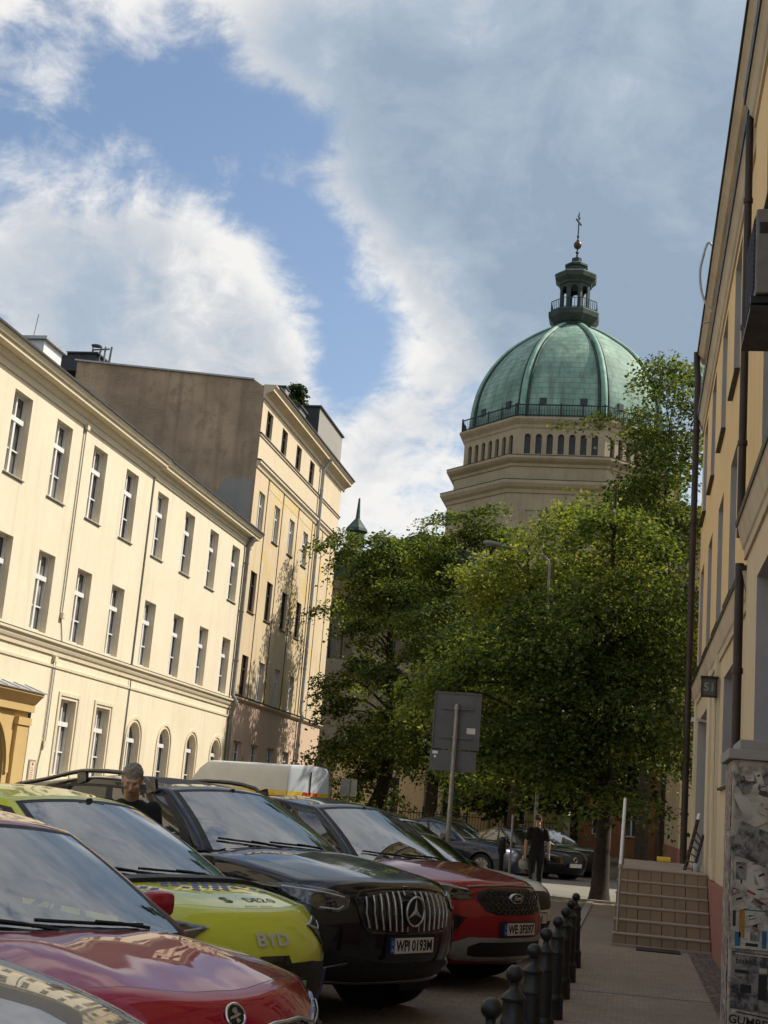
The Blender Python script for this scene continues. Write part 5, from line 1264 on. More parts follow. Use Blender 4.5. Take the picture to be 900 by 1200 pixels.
q = MB(); pl_ = [(0, .69), (.12, .69), (.15, .63), (0, .62)]; S.patch(q, pl_ + mir(pl_)[1:-1], 'front', .010, 0, .03); q.build('sensor_cover', M['gloss'], fp, smooth=50, world=False)
for sg in (1, -1):
    q = MB(); S.tube(q, [(sg*.80, .55), (sg*.79, .42), (sg*.74, .32)], 'front', .022, .004); q.build('bumper_fin', M['purple'], fp, smooth=50, world=False)
plate(by, S, 'WW4MPA', .49, green=True)
headlamp(by, S, [(.43, .845), (.50, .805), (.63, .715), (.70, .72), (.76, .80), (.77, .87), (.66, .882)], [[(.48, .835), (.61, .81), (.73, .845)]])
q = MB(); surf_text(S, q, 'BYD', .098, 'front', 0, .775, .012, 0, .002, 0, 1.5); bl = q.build('badge', M['badge'], by, world=False)
q = MB(); S.patch(q, [(-.96, -.70), (-.84, -.70), (-.80, -.35), (-.785, 0), (-.80, .35), (-.84, .70), (-.96, .70), (-.93, .35), (-.915, 0), (-.93, -.35)], 'top', .028, 0, .05, .03); q.build('cowl_panel', M['darkplastic'], by, smooth=50, world=False)
hd = [c for c in by.children if c.name.startswith('hood')][0]
q = MB(); D1 = [(i*.085 + (j % 2)*.0425, -.30 - j*.055) for j in range(6) for i in range(-6, 7)]; rr = random.Random(5)
for (yy, xx) in D1:
    edge = abs(yy)/.6 + abs(xx+.62)*.5
    if rr.random() > 1.25-edge*1.1: continue
    a, b = .036, .027
    if xx < -.96+.16: continue
    S.patch(q, [(xx-.28-b, yy), (xx-.28, yy+a), (xx-.28+b, yy), (xx-.28, yy-a)], 'top', .0025, 0, .05, .0)
q.build('diamond_decal', M['decal_blue'], hd, smooth=60, world=False)
for a_ in (('S', .13, 'top', -.12, -.36, .003, 0, .003, 0, 1.3), ('DE2.0', .10, 'top', .17, -.36, .003, 0, .001, 0, 1.1), ('electric  electric', .035, 'top', .06, -.25, .003, 0, 0, 0, 1.1)):
    q = MB(); surf_text(S, q, *a_); q.build('lettering', M['ink'], hd, world=False)

# dark red hatchback, nearest of the whole cars ------------------------------
sp = dict(L=4.69, W=1.83, H=1.45, zb=.17, zn=.80, zc=.965, xc=-1.13, xd=-4.2, zd=.99, zr=.95, crown=.085, rh=.034, rs=.40, hp=1.55, pc=.46, pp=2.2, cr=0.014,
          rake=[(0, .10), (.12, .04), (.3, .01), (.5, 0), (.7, .01), (.86, .04), (1, .13)], r=.32, axles=(-.88, -3.56), ww=.21, nt=.10, rcrown=.045,
          xwt=-2.06, xrt=-3.6, xrb=-4.4, wr=.57, wb=.84, paint='p_red', relax_=2, pillars=(.05, .38, .68, .86), hoodw=.84, wsc=.26)
sk, S, SC, I = make_car('dark_red_hatchback', 'dark red hatchback with sharp hood creases and a round emblem, nearest whole car', 'car', (-1.40, 5.24, 0), yaw(57.5), sp, ROWG)
h, n, d = S.hit('front', 0, .775); n = Vector((.90, 0, .43)).normalized(); uu = Vector((0, 1, 0)); vv = n.cross(uu); c_ = h + n*.008
q = MB(); q.tube([c_ + (uu*math.cos(a) + vv*math.sin(a))*.046 for a in [2*math.pi*i/28 for i in range(29)]], .006, 8, 0); K = 28
q.add([c_ + (uu*math.cos(2*math.pi*k/K) + vv*math.sin(2*math.pi*k/K))*.044 for k in range(K)], [tuple(range(K))], 1)
def em_poly(pts, mi=0): q.add([c_ + n*.003 + uu*a*.04 + vv*b*.04 for a, b in pts], [tuple(range(len(pts)))], mi)
em_poly([(-.8, -.35), (.1, -.15), (.75, .15), (.35, .25), (.1, .12), (-.75, -.12)]); em_poly([(-.05, .1), (.3, .25), (.2, .8), (-.2, .75), (-.45, .45)]); em_poly([(.1, -.2), (.5, -.5), (.1, -.75), (-.1, -.4)])
q.build('round_emblem', [M['chrome'], M['ink']], sk, smooth=40, world=False)
gp = [(0, .715), (.10, .72), (.20, .735), (.42, .735), (.56, .70), (.50, .50), (.42, .46), (0, .455)]; gp = gp + mir(gp)[1:-1]
q = MB(); S.patch(q, gp, 'front', .004, 0, .03); gr_ = q.build('grille', M['gloss'], sk, smooth=50, world=False)
q = MB()
for k in range(-9, 10):
    if k: S.tube(q, [(k*.054, .715), (k*.051, .475)], 'front', .007, .012, 0, 6)
q.build('grille_slats', M['gloss'], gr_, smooth=60, world=False)
q = MB(); S.tube(q, gp + [gp[0]], 'front', .012, .010, 0, 8, .03); q.build('grille_frame', M['chrome'], gr_, smooth=60, world=False)
headlamp(sk, S, [(.575, .70), (.60, .62), (.74, .61), (.86, .66), (.885, .745), (.84, .775), (.70, .745)], [[(.60, .69), (.74, .715), (.86, .745)]])

# dark grey car in the corner -------------------------------------------------
sp = dict(L=4.5, W=1.86, H=1.66, zb=.2, zn=.96, zc=1.12, xc=-1.28, xd=-3.9, zd=1.12, zr=1.1, crown=.10, rh=.014, rs=.55, hp=1.6, pc=.38, pp=2.5,
          rake=[(0, .10), (.12, .04), (.3, .01), (.5, 0), (.7, .01), (.86, .05), (1, .16)], r=.32, axles=(-.9, -3.55), ww=.21, nt=.10,
          xwt=-2.2, xrt=-3.5, xrb=-4.2, wr=.57, wb=.83, paint='p_grey', pillars=(.05, .40, .72, .88))
gy, S, SC, I = make_car('grey_suv', 'dark grey car cut off in the corner, the cream facade mirrored on its hood', 'car', (-1.27, 2.80, 0), yaw(58), sp, ROWG)
headlamp(gy, S, [(.56, .86), (.60, .78), (.74, .77), (.85, .83), (.86, .905), (.80, .935), (.68, .90)], [[(.60, .85), (.72, .87), (.83, .90)]])
gp = [(0, .70), (.40, .70), (.50, .66), (.44, .48), (0, .46)]; q = MB(); S.patch(q, gp + mir(gp)[1:-1], 'front', .004, 0, .04); q.build('grille', M['mesh'], gy, smooth=50, world=False)

# white SUV behind the red one -------------------------------------------------
sp = dict(L=4.5, W=1.86, H=1.56, zb=.22, zn=.86, zc=1.0, xc=-1.2, xd=-4.2, zd=1.02, zr=1.0, pc=.34, pp=2.8, rake=[(0, .16), (.12, .06), (.3, .01), (.5, 0), (.72, .015), (.86, .05), (1, .16)],
          r=.34, axles=(-.92, -3.55), nt=.09, xwt=-2.1, xrt=-4.0, xrb=-4.4, wr=.6, wb=.85, paint='p_white', low=.38)
wt, S, SC, I = make_car('white_suv', 'white SUV with a black grille, mostly hidden behind the red SUV', 'car', (-1.07, 16.4, 0), yaw(61), sp, ROWG)
gp = [(0, .81), (.40, .80), (.60, .76), (.56, .65), (.44, .60), (0, .59)]; q = MB(); S.patch(q, gp + mir(gp)[1:-1], 'front', .006, 0, .04); q.build('grille', M['mesh'], wt, smooth=50, world=False)
headlamp(wt, S, [(.62, .80), (.64, .73), (.80, .74), (.90, .82), (.85, .85)], [[(.66, .79), (.84, .82)]])
plate(wt, S, 'WE 91', .50)
pl_ = [(0, .46), (.6, .46), (.8, .40), (.7, .30), (0, .28)]; q = MB(); S.patch(q, pl_ + mir(pl_)[1:-1], 'front', .006, 0, .05); q.build('lower_intake', M['darkplastic'], wt, smooth=50, world=False)

# cars farther off ---------------------------------------------------------------
base = dict(L=4.6, W=1.82, H=1.45, zb=.18, zn=.80, zc=.98, xc=-1.28, xd=-3.9, zd=.98, zr=.96, pc=.34, pp=2.6, rake=[(0, .10), (.12, .04), (.3, .01), (.5, 0), (.7, .01), (.86, .05), (1, .15)],
            r=.32, axles=(-.9, -3.55), nt=.10, xwt=-2.2, xrt=-3.5, xrb=-4.2, wr=.57, wb=.83, detail=0, paint='p_black')
def far(name, label, loc, yw, face=True, plate_txt=None, group='cars parked beyond the sign', **k):
    s = dict(base); s.update(k); c_, S, SC, I = make_car(name, label, 'car', loc, yw, s, group)
    if face:
        zf = s['zn']; gp = [(0, zf-.09), (.36, zf-.09), (.46, zf-.14), (.40, zf-.32), (0, zf-.34)]; q = MB(); S.patch(q, gp + mir(gp)[1:-1], 'front', .005, 0, .06); g_ = q.build('grille', M['mesh'], c_, smooth=50, world=False)
        q = MB(); h, n, d = S.hit('front', 0, zf-.2); ring3(q, (h.x+.02, 0, zf-.2), .07, .010); q.build('badge', M['chrome'], g_, world=False)
        headlamp(c_, S, [(.54, zf-.10), (.58, zf-.19), (.74, zf-.19), (.84, zf-.13), (.85, zf-.05), (.68, zf-.06)], [[(.58, zf-.12), (.72, zf-.09), (.83, zf-.06)]])
        if plate_txt is not None: plate(c_, S, plate_txt, zf-.36)
    return c_, S, SC
far('silver_saloon', 'silver car with sky reflected in its windscreen, glimpsed behind the red SUV roof', (-2.35, 20.6, 0), yaw(62), True, None, paint='p_silver', H=1.50)
far('black_saloon', 'black car glimpsed just left of the grey sign pole', (-2.6, 23.4, 0), yaw(62), True, None, paint='p_black', H=1.46)
far('blue_estate', 'dark blue car seen along its flank between the sign pole and the walking person', (-2.9, 38.6, 0), yaw(74), True, None, paint='p_blue', H=1.50, rearglass='sideglass')
far('black_coupe', 'low black car with round grille badge and pale number plate beyond the walking person', (-1.55, 41.2, 0), yaw(48), True, '', paint='p_black', H=1.42)
far('graphite_saloon', 'graphite car with bright headlights, rightmost beside the tree trunk', (-.95, 45.2, 0), yaw(48), True, '', paint='p_graphite', H=1.46)
far('dark_van_car', 'dark car behind the blue one, its roof just showing under the leaves', (-3.4, 43.5, 0), yaw(70), False, None, paint='p_graphite', H=1.55)
far('black_estate', 'black estate car parked left of the dark blue one, under the branches', (-5.0, 37.2, 0), yaw(70), True, None, paint='p_black', H=1.52)
far('silver_hatchback', 'silver hatchback in the far row behind the grey sign pole', (-5.6, 44.0, 0), yaw(66), True, None, paint='p_silver', H=1.50)
far('red_hatchback', 'dark red car in the far row, mostly hidden by darker cars', (-6.6, 50.0, 0), yaw(66), True, None, paint='p_red2', H=1.48)
tx, S, SC = far('yellow_hood_taxi', 'pale car with a yellow hood near the leaning tree trunk', (-8.1, 56.2, 0), yaw(50), True, None, paint='p_silver', hoodmat='yellowvan', H=1.52)

# delivery van --------------------------------------------------------------------
VH = R_(90+59)
vn = thing('delivery_van', 'white roofed delivery van with yellow lower body and red lettering, by the peach building', 'van', (-15.6, 46.2, 0), VH)
us = [0, .02, .05, .12, .2, .3, .45, .6, .75, .9, .97, 1]; ss = [-1, -.97, -.9, -.6, -.3, 0, .3, .6, .9, .97, 1]; cs = [0, .06, .2, .34, .43, .50, .54, .60, .66, .72, .8, .88, .94, .98, 1]
def vf(u, sy, c):
    z = .28 + 2.52*c - .05*abs(sy)**3*(c > .9)
    nose = [(0, .12), (.2, .0), (.34, .05), (.43, .38), (.54, .78), (.72, 1.28), (.88, 1.62), (1, 1.95)]
    xf = 0
    for (a, b), (c1, d1) in zip(nose, nose[1:]):
        if a <= c <= c1: xf = -lerp(b, d1, (c-a)/(c1-a)); break
    xf -= .25*abs(sy)**3; xr = -6.3 + .05*c + .06*abs(sy)**4
    w_ = 1.0*(1 - .16*max(0, c-.42)**1.3) - .09*(1-sst(0, .8, -(xf + (xr-xf)*u)))
    if c > .92: w_ -= .10*((c-.92)/.08)**2
    return (xf + (xr-xf)*u, sy*w_, z)
v, fs, tg = boxgrid(us, ss, cs, vf); v = relax(v, fs, 1)
fm = {k: [] for k in ('body', 'roof', 'glass', 'wind')}
for f, g in zip(fs, tg):
    k, i, j = g; c_ = v[list(f)].mean(0)
    cz = cs[j] if k in ('left', 'right', 'front', 'rear') else (1 if k == 'top' else 0)
    if k == 'front' and .40 < cz < .86 and abs(ss[i]+.05) < .85: fm['wind'].append(f)
    elif k in ('left', 'right') and .45 < cz < .66 and us[i] > .04 and us[i] < .19: fm['glass'].append(f)
    elif c_[2] > 2.02: fm['roof'].append(f)
    else: fm['body'].append(f)
mesh_obj('body', v, fm['body'], [M['yellowvan']], [0]*len(fm['body']), vn, 30)
mesh_obj('high_roof', v, fm['roof'], [M['vanwhite']], [0]*len(fm['roof']), vn, 30)
mesh_obj('windscreen', v, fm['wind'], [M['privacy']], [0]*len(fm['wind']), vn, 60); mesh_obj('side_window', v, fm['glass'], [M['privacy']], [0]*len(fm['glass']), vn, 60)
for ax in (-.95, -5.1):
    for sd in (-1, 1): wheel(vn, ax, sd*.86, .35, .24)
q = MB(); q.box(-6.1, -.3, -.7, .7, .2, .6); q.build('underbody', M['darkplastic'], vn, world=False)
q = MB(); q.box(-6.30, -6.26, -.008, .008, .5, 2.6); q.box(-6.31, -6.25, -.8, .8, .38, .46); q.build('door_seam', M['ink'], vn, world=False)
q = MB(); add_text(q, 'DHL', .40, (-6.285, 0, 1.78), (0, -1, 0), (0, 0, 1), 0, ext=.01, bold=.012, shear=.3); q.build('lettering', M['red'], vn, world=False)
q = MB(); add_text(q, 'DHL', .60, (-3.3, 1.0, 1.45), (-1, 0, 0), (0, 0, 1), 0, ext=.02, bold=.015, shear=.3); q.build('side_lettering', M['red'], vn, world=False)
q = MB(); q.tube([(-2.9, 0, 2.78), (-2.96, 0, 3.0)], .018, 6); q.lathe([(.05, 2.76), (.04, 2.82)], (-2.9, 0, 0), 8); q.build('antenna', M['ink'], vn, world=False)
# ---------------------------------------------------------------- trees
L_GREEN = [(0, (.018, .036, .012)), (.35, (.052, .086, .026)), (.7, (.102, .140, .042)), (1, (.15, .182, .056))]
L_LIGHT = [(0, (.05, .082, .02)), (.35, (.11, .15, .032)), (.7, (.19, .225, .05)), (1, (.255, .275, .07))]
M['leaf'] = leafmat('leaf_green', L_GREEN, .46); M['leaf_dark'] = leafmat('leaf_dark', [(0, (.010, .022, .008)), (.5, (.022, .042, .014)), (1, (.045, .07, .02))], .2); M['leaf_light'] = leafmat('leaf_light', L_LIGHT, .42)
def tree(name, label, base, trunk, rad, blobs, nclump, per, ls, seed, leaf='leaf', group='street trees', limbs=26, crad=(.5, 1.05), spray=.13):
    rs = np.random.RandomState(seed)
    root = thing(name, label, 'tree', base, 0, group)
    tq = MB(); base = Vector(base); tp = [base + Vector(p) for p in trunk]
    tp2 = [Vector(p) for p in cr([tuple(p) for p in tp], 5)]; n = len(tp2)
    rr = [lerp(rad[0], rad[1], (i/(n-1))**.8) * (1.35 if i == 0 else 1.12 if i == 1 else 1) for i in range(n)]
    tq.tube(tp2, rr, 12)
    w_ = np.array([b[1][0]*b[1][1]*b[1][2] for b in blobs])**.75; w_ /= w_.sum()
    cc = []; nb_ = max(6, nclump//5)
    while len(cc) < nb_:
        b = blobs[rs.choice(len(blobs), p=w_)]; d = rs.normal(size=3); d /= np.linalg.norm(d)
        k = rs.uniform(.25, 1.0)**.45
        k *= .92 + .55*mnoise.noise(Vector(d*2.6 + np.array(b[0])*.7 + seed))
        p = np.array(b[0]) + d*k*np.array(b[1]); cc.append((p, d))
    boughs = list(cc)
    for p, d in boughs:          # every bough carries a loose, nearly level shelf of sprays
        sc_ = .30*float(np.mean(blobs[0][1]))
        for _ in range(4):
            o_ = rs.normal(size=3)*np.array([1, 1, .30])*sc_; o_[2] -= .18*np.hypot(o_[0], o_[1]); cc.append((p + o_, d))
    
    for k in range(min(limbs, nclump)):
        p, d = cc[k]; p = Vector(p); cand = [i for i in range(2, n) if tp2[i].z < p.z - .25*(Vector((p.x, p.y, 0))-Vector((tp2[i].x, tp2[i].y, 0))).length]
        i = max(cand) if cand else max(2, n//4)
        i = max(min(i, n-2), n//4)
        a = tp2[i]; mid = a.lerp(p, .5) + Vector((rs.normal()*.25, rs.normal()*.25, .25 + .1*(p-a).length))
        q1 = a.lerp(mid, .5) + Vector((rs.normal()*.1, rs.normal()*.1, .08)); pts = [Vector(x) for x in cr([tuple(a), tuple(q1), tuple(mid), tuple(mid.lerp(p, .55) + Vector((rs.normal()*.12, rs.normal()*.12, .05))), tuple(p)], 3)]
        r0_ = min(rr[i]*.55, .018*(p-a).length + .03); tq.tube(pts, [lerp(r0_, .012, (j/(len(pts)-1))**.7) for j in range(len(pts))], 6)
    tq.build('trunk', M['bark'], root, smooth=70)
    V = []; per = int(per*1.9)
    for p, d in cc:
        rc = rs.uniform(*crad); m = int(per*(rc/np.mean(crad))**2*rs.uniform(.6, 1.2))
        nrm = np.array([d[0]*.6, d[1]*.6, 1.0]) + rs.normal(size=3)*.18; nrm /= np.linalg.norm(nrm)
        t1 = np.cross(nrm, [0.3, 1, .1]); t1 /= np.linalg.norm(t1); t2 = np.cross(nrm, t1)
        ang = rs.uniform(0, 2*np.pi, m); rad_ = rc*rs.uniform(0, 1, m)**.6
        lobes = 1 + .35*np.sin(ang*3 + rs.uniform(0, 6)); rad_ = rad_*lobes
        hz = rs.normal(size=m)*rc*spray - .35*rad_**2/rc
        P_ = p + np.outer(rad_*np.cos(ang), t1) + np.outer(rad_*np.sin(ang), t2) + np.outer(hz, nrm)
        ln = nrm + rs.normal(size=(m, 3))*.55; ln /= np.linalg.norm(ln, axis=1)[:, None]
        ld = rs.normal(size=(m, 3)) + np.array([d[0], d[1], -.5])*.8; ld -= ln*(ld*ln).sum(1)[:, None]; ld /= np.linalg.norm(ld, axis=1)[:, None]
        lw = np.cross(ln, ld); s = ls*rs.uniform(.65, 1.25, m)[:, None]
        a = P_; b = P_ + ld*s*.5 + lw*s*.36 + ln*s*.08; c = P_ + ld*s - ln*s*.10; e = P_ + ld*s*.5 - lw*s*.36 + ln*s*.08
        V.append(np.stack([a, b, c, e], 1).reshape(-1, 3))
    V = np.concatenate(V) - np.array(wpos(root)); nq = len(V)//4
    me = bpy.data.meshes.new('crown'); me.vertices.add(len(V)); me.vertices.foreach_set('co', V.ravel().astype(np.float32))
    me.loops.add(nq*4); me.loops.foreach_set('vertex_index', np.arange(nq*4, dtype=np.int32))
    me.polygons.add(nq); me.polygons.foreach_set('loop_start', np.arange(0, nq*4, 4, dtype=np.int32))
    me.materials.append(M[leaf]); me.update(calc_edges=True); me.validate()
    co = bpy.data.objects.new('crown', me); C.objects.link(co); co.parent = root
    return root
tree('street_tree', 'large dark green tree at the end of the pavement, trunk right of the bollards', (-.62, 31.6, 0),
     [(0, 0, -.1), (.02, 0, 1.0), (.06, 0, 2.4), (.02, 0, 4.2), (-.02, .1, 6.2), (-.03, .1, 8.2), (-.02, .1, 9.7)], (.235, .022),
     [((-.75, 31.5, 3.9), (2.35, 2.3, 2.1)), ((-2.7, 31.6, 4.4), (1.9, 1.8, 2.0)), ((-.9, 31.6, 6.3), (2.3, 2.1, 1.6)), ((-.65, 31.7, 8.2), (1.45, 1.5, 1.4)), ((.7, 31.7, 4.4), (.75, 1.5, 1.9)), ((-3.4, 31.4, 3.9), (1.1, 1.2, .9)), ((.35, 31.8, 7.6), (.9, 1.0, 1.2))],
     330, 95, .115, 11, 'leaf', limbs=46)
tree('street_tree', 'tall tree with an airy top, rising right of the copper dome', (.35, 43.9, 0),
     [(0, 0, -.1), (.05, 0, 3), (.1, 0, 7), (.3, 0, 11), (.5, 0, 14.5)], (.26, .03),
     [((.45, 43.8, 13.6), (1.6, 1.7, 2.3)), ((1.15, 43.2, 11.9), (1.1, 1.4, 1.8)), ((-.6, 43.9, 11.6), (1.9, 1.7, 1.5)), ((1.0, 43.3, 8.6), (1.0, 1.5, 2.2)), ((.75, 43.6, 16.0), (.8, 1.0, 1.1)), ((-1.0, 43.9, 9.0), (2.0, 1.7, 1.9)), ((-1.6, 43.8, 12.6), (1.1, 1.1, .8)), ((1.25, 43.4, 15.2), (1.1, 1.2, 1.5)), ((-.5, 43.8, 14.3), (1.2, 1.2, 1.0))],
     330, 62, .14, 12, 'leaf', limbs=50)
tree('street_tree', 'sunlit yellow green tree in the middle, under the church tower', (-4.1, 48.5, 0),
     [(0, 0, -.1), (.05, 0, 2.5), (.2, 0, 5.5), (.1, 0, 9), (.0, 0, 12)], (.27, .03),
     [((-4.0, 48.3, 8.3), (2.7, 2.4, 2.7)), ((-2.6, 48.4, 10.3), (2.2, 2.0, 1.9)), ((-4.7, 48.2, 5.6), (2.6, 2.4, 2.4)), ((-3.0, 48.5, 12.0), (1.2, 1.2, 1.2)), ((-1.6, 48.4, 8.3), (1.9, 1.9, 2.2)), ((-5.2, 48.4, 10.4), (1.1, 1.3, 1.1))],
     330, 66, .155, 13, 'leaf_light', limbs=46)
tree('street_tree', 'tree with a bare dark forked limb near its top, left of the church tower', (-8.28, 57.77, 0),
     [(0, 0, -.1), (-.1, 0, 2.5), (.1, 0, 5.5), (.5, 0, 8.5), (.9, 0, 11.4), (1.8, 0, 12.9)], (.34, .05),
     [((-8.18, 57.55, 9.67), (2.29, 2.29, 2.51)), ((-6.54, 57.66, 14.03), (1.64, 1.42, 1.04)), ((-9.05, 57.55, 12.94), (1.74, 1.64, 1.64)), ((-8.07, 57.33, 5.74), (2.73, 2.51, 2.73)), ((-5.78, 57.66, 11.19), (1.42, 1.53, 1.53)), ((-7.85, 57.55, 14.68), (0.87, 0.98, 0.65))],
     290, 64, .16, 14, 'leaf', limbs=44)
tree('street_tree', 'tree with a thick leaning trunk beside the peach building', (-12.02, 61.21, 0),
     [(0, 0, -.1), (.35, 0, 1.2), (.95, 0, 3.0), (1.0, 0, 5.5), (.7, 0, 8.5), (.55, 0, 12.0), (.5, 0, 13.8)], (.50, .04),
     [((-11.76, 60.90, 11.68), (2.52, 2.31, 2.52)), ((-11.97, 60.90, 7.69), (2.73, 2.52, 2.73)), ((-12.60, 60.80, 4.02), (2.21, 1.99, 1.78)), ((-10.71, 60.90, 13.99), (1.68, 1.58, 1.26)), ((-10.08, 60.69, 4.75), (1.68, 1.78, 1.58)), ((-14.07, 60.59, 13.89), (1.00, 0.63, 0.47)), ((-9.87, 60.90, 10.00), (1.68, 1.89, 2.31))],
     350, 64, .17, 15, 'leaf', limbs=48)
tree('rooftop_shrub', 'small dark green shrub growing on the peach building roof', (-18.3, 65, 19.2), [(0, 0, -.2), (.02, 0, 1.4), (0, 0, 3.4)], (.08, .02),
     [((-18.2, 65, 22.3), (.6, .65, 1.7)), ((-18.6, 64.0, 21.5), (.65, .6, 1.2)), ((-17.9, 62.4, 21.0), (.6, .6, .9))], 90, 46, .17, 16, 'leaf_dark', None, 8, (.25, .45))
def bgtree(base, h, w_, seed, label, leaf='leaf'):
    x, y, _ = base
    tree('background_tree', label, base, [(0, 0, -.1), (0, 0, h*.3), (.1, 0, h*.9)], (.25, .03), [((x, y, h*.62), (w_, w_*.8, h*.36)), ((x-w_*.4, y, h*.4), (w_*.8, w_*.7, h*.25)), ((x+w_*.4, y, h*.45), (w_*.8, w_*.7, h*.25))], 170, 46, .30, seed, leaf, 'trees farther back by the church', 14, (.6, 1.2))
bgtree((-2.6, 66, 0), 11.5, 3.0, 21, 'tree farther back, seen between the sunlit tree and the pavement tree')
bgtree((-6.0, 68, 0), 9.5, 2.8, 22, 'tree farther back, low behind the forked tree')
bgtree((-13.6, 78, 0), 8.5, 2.2, 23, 'tree farther back, against the transept wall')

# ---------------------------------------------------------------- street furniture
def bollard():
    t_ = thing('bollard', 'x', 'bollard', (0, 0, 0), 0, 'ball topped bollards along the pavement')
    q = MB(); q.lathe([(.082, 0), (.082, .03), (.078, .14), (.083, .15), (.083, .17), (.066, .20)], (0, 0, 0), 20); q.build('base', M['iron'], t_, smooth=35, world=False)
    q = MB()
    prof = [(.064, .19), (.062, .30), (.060, .52), (.068, .53), (.068, .545), (.061, .555), (.060, .645), (.068, .652), (.070, .665), (.060, .68), (.030, .705), (.022, .725), (.024, .745)]
    q.lathe(prof, (0, 0, 0), 24); q.build('post', M['iron'], t_, smooth=35, world=False)
    q = MB(); q.lathe([(.0475*math.sin(math.pi*i/14)+.0004, .787 - .0475*math.cos(math.pi*i/14)) for i in range(15)], (0, 0, 0), 20); q.build('ball', M['iron'], t_, smooth=80, world=False)
    return t_
M['iron'] = simple('painted_cast_iron', (.020, .022, .020), .42, .2, .45, 14, .25, 120)
b0 = bollard(); LBL = ['nearest bollard, only its ball and neck in the frame at the bottom edge', 'second bollard of the row, cut off at its collar by the bottom edge', 'third bollard, in front of the red SUV bumper and tallest in the picture', 'fourth bollard, half hidden behind the third one',
       'fifth bollard of the row, its base visible on the pavement', 'sixth bollard counted from the nearest, midway along the row', 'seventh bollard, last but one before the tree trunk', 'farthest bollard, its ball overlapping the tree trunk foot']
for i, y in enumerate((6.2, 7.65, 9.1, 10.55, 12.0, 13.42, 14.87, 16.4)):
    o = b0 if i == 0 else dup(b0)
    o.location = (-.575, y, 0); o['label'] = LBL[i]; o.rotation_euler = (R_(rng.uniform(-.8, .8)), R_(rng.uniform(-.8, .8)), rng.uniform(0, 6))

SG = thing('road_sign', 'back of a grey road sign with a smaller plate below it on a steel pole', 'sign', (-2.46, 18.6, 0))
q = MB(); q.tube([(-2.435, 18.6, 0), (-2.43, 18.605, 3.12)], .032, 10); q.build('pole', M['galv'], SG, smooth=50)
q = MB(); q.box(-2.755, -2.10, 18.655, 18.668, 2.50, 3.28); so_ = q.build('panel', M['sgrey'], SG, bevel=.006)
q = MB(); q.box(-2.76, -2.095, 18.64, 18.654, 3.262, 3.284); q.box(-2.76, -2.095, 18.64, 18.654, 2.496, 2.515); q.box(-2.76, -2.742, 18.64, 18.654, 2.515, 3.262); q.box(-2.113, -2.095, 18.64, 18.654, 2.515, 3.262)
for z in (3.06, 2.66): q.box(-2.66, -2.2, 18.63, 18.6395, z-.018, z+.018)
q.build('rim', M['sgrey'], so_)
q = MB(); q.box(-2.775, -2.12, 18.655, 18.667, 2.19, 2.48); p2_ = q.build('lower_panel', M['sgrey'], SG, bevel=.006)
q = MB()
for z in (3.06, 2.66, 2.43, 2.24): q.lathe([(.04, -.02), (.04, .02)], (-2.432, 18.61, z), 10)
q.build('clamp', M['galv'], SG)
q = MB(); q.box(-2.28, -2.16, 18.648, 18.654, 2.72, 2.80); q.build('sticker', M['platewhite'], so_)
q = MB(); q.box(-2.74, -2.665, 18.648, 18.654, 2.42, 2.46); q.lathe([(.018, -.003), (.018, .003)], (-2.70, 18.651, 2.385), 10, 0, 0, 'y'); q.build('sticker', M['white'], p2_)
SS = thing('small_sign', 'small pale sign seen from behind on a thin pole, in front of the peach building', 'sign', (-9.3, 45, 0))
q = MB(); q.tube([(-9.36, 45, 0), (-9.34, 45, 2.5)], .03, 8); q.build('pole', M['galv'], SS); q = MB(); q.box(-9.66, -9.1, 45.04, 45.06, 1.95, 2.52); q.build('panel', M['galv'], SS)
q = MB(); q.tube([(-2.37, 28, 0), (-2.355, 28, 1.72)], .024, 8); tag(q.build('thin_pole', M['galv'], smooth=50), 'thin grey pole beside the walking person, disappearing into the leaves', 'pole')
PM_ = thing('dark_post', 'short dark post standing left of the thin grey pole', 'post', (-2.56, 28.2, 0)); q = MB(); q.lathe([(.07, 0), (.06, .1), (.05, .9), (.09, .95), (.09, 1.2), (.03, 1.26)], (-2.56, 28.2, 0), 12); q.build('post_body', M['iron'], PM_, smooth=40)
SL = thing('street_lamp', 'street lamp with a curved arm and flat head emerging from the trees below the dome', 'street lamp', (-2.7, 40, 0))
q = MB(); q.tube([(-2.7, 40, 0), (-2.7, 40, 1.2)], .10, 10); q.tube([(-2.7, 40, 1.2), (-2.7, 40, 9.15), (-2.74, 40, 9.38), (-2.9, 40, 9.53), (-3.2, 40, 9.6), (-4.15, 40, 9.78)], [.06, .04, .034, .032, .03, .028], 10); q.build('pole', M['zinc'], SL, smooth=50)
q = MB(); pr = [(.02, 0), (.07, .05), (.10, .2), (.125, .42), (.11, .6), (.06, .72), (.01, .75)]
vs_l = []
for (r_, d_) in pr:
    for k in range(12): a = 2*math.pi*k/12; vs_l.append((-4.05 - d_*.98, 40 + r_*1.25*math.cos(a), 9.77 + d_*.13 + r_*.62*math.sin(a)))
q.add(vs_l, [(i*12+k, i*12+(k+1) % 12, (i+1)*12+(k+1) % 12, (i+1)*12+k) for i in range(len(pr)-1) for k in range(12)]); hd_ = q.build('lamp_head', M['zinc'], SL, smooth=60)
q = MB(); q.obox((-4.5, 40, 9.765), (.2, 0, .026), (0, .09, 0), (0, 0, .012)); q.build('lens', M['lampglass'], hd_)
YB = thing('yellow_bin', 'small yellow grit bin on the pavement beyond the stair landing', 'bin', (.98, 40, 0)); q = MB(); q.box(.82, 1.14, 39.8, 40.2, 0, .82); q.build('bin_body', M['yellowbox'], YB, bevel=.02); q = MB(); q.prism([(.79, 39.77, .822), (.79, 40.23, .822), (.79, 40.23, .94), (.79, 39.77, .88)], (.38, 0, 0)); q.build('lid', M['yellowbox'], YB)
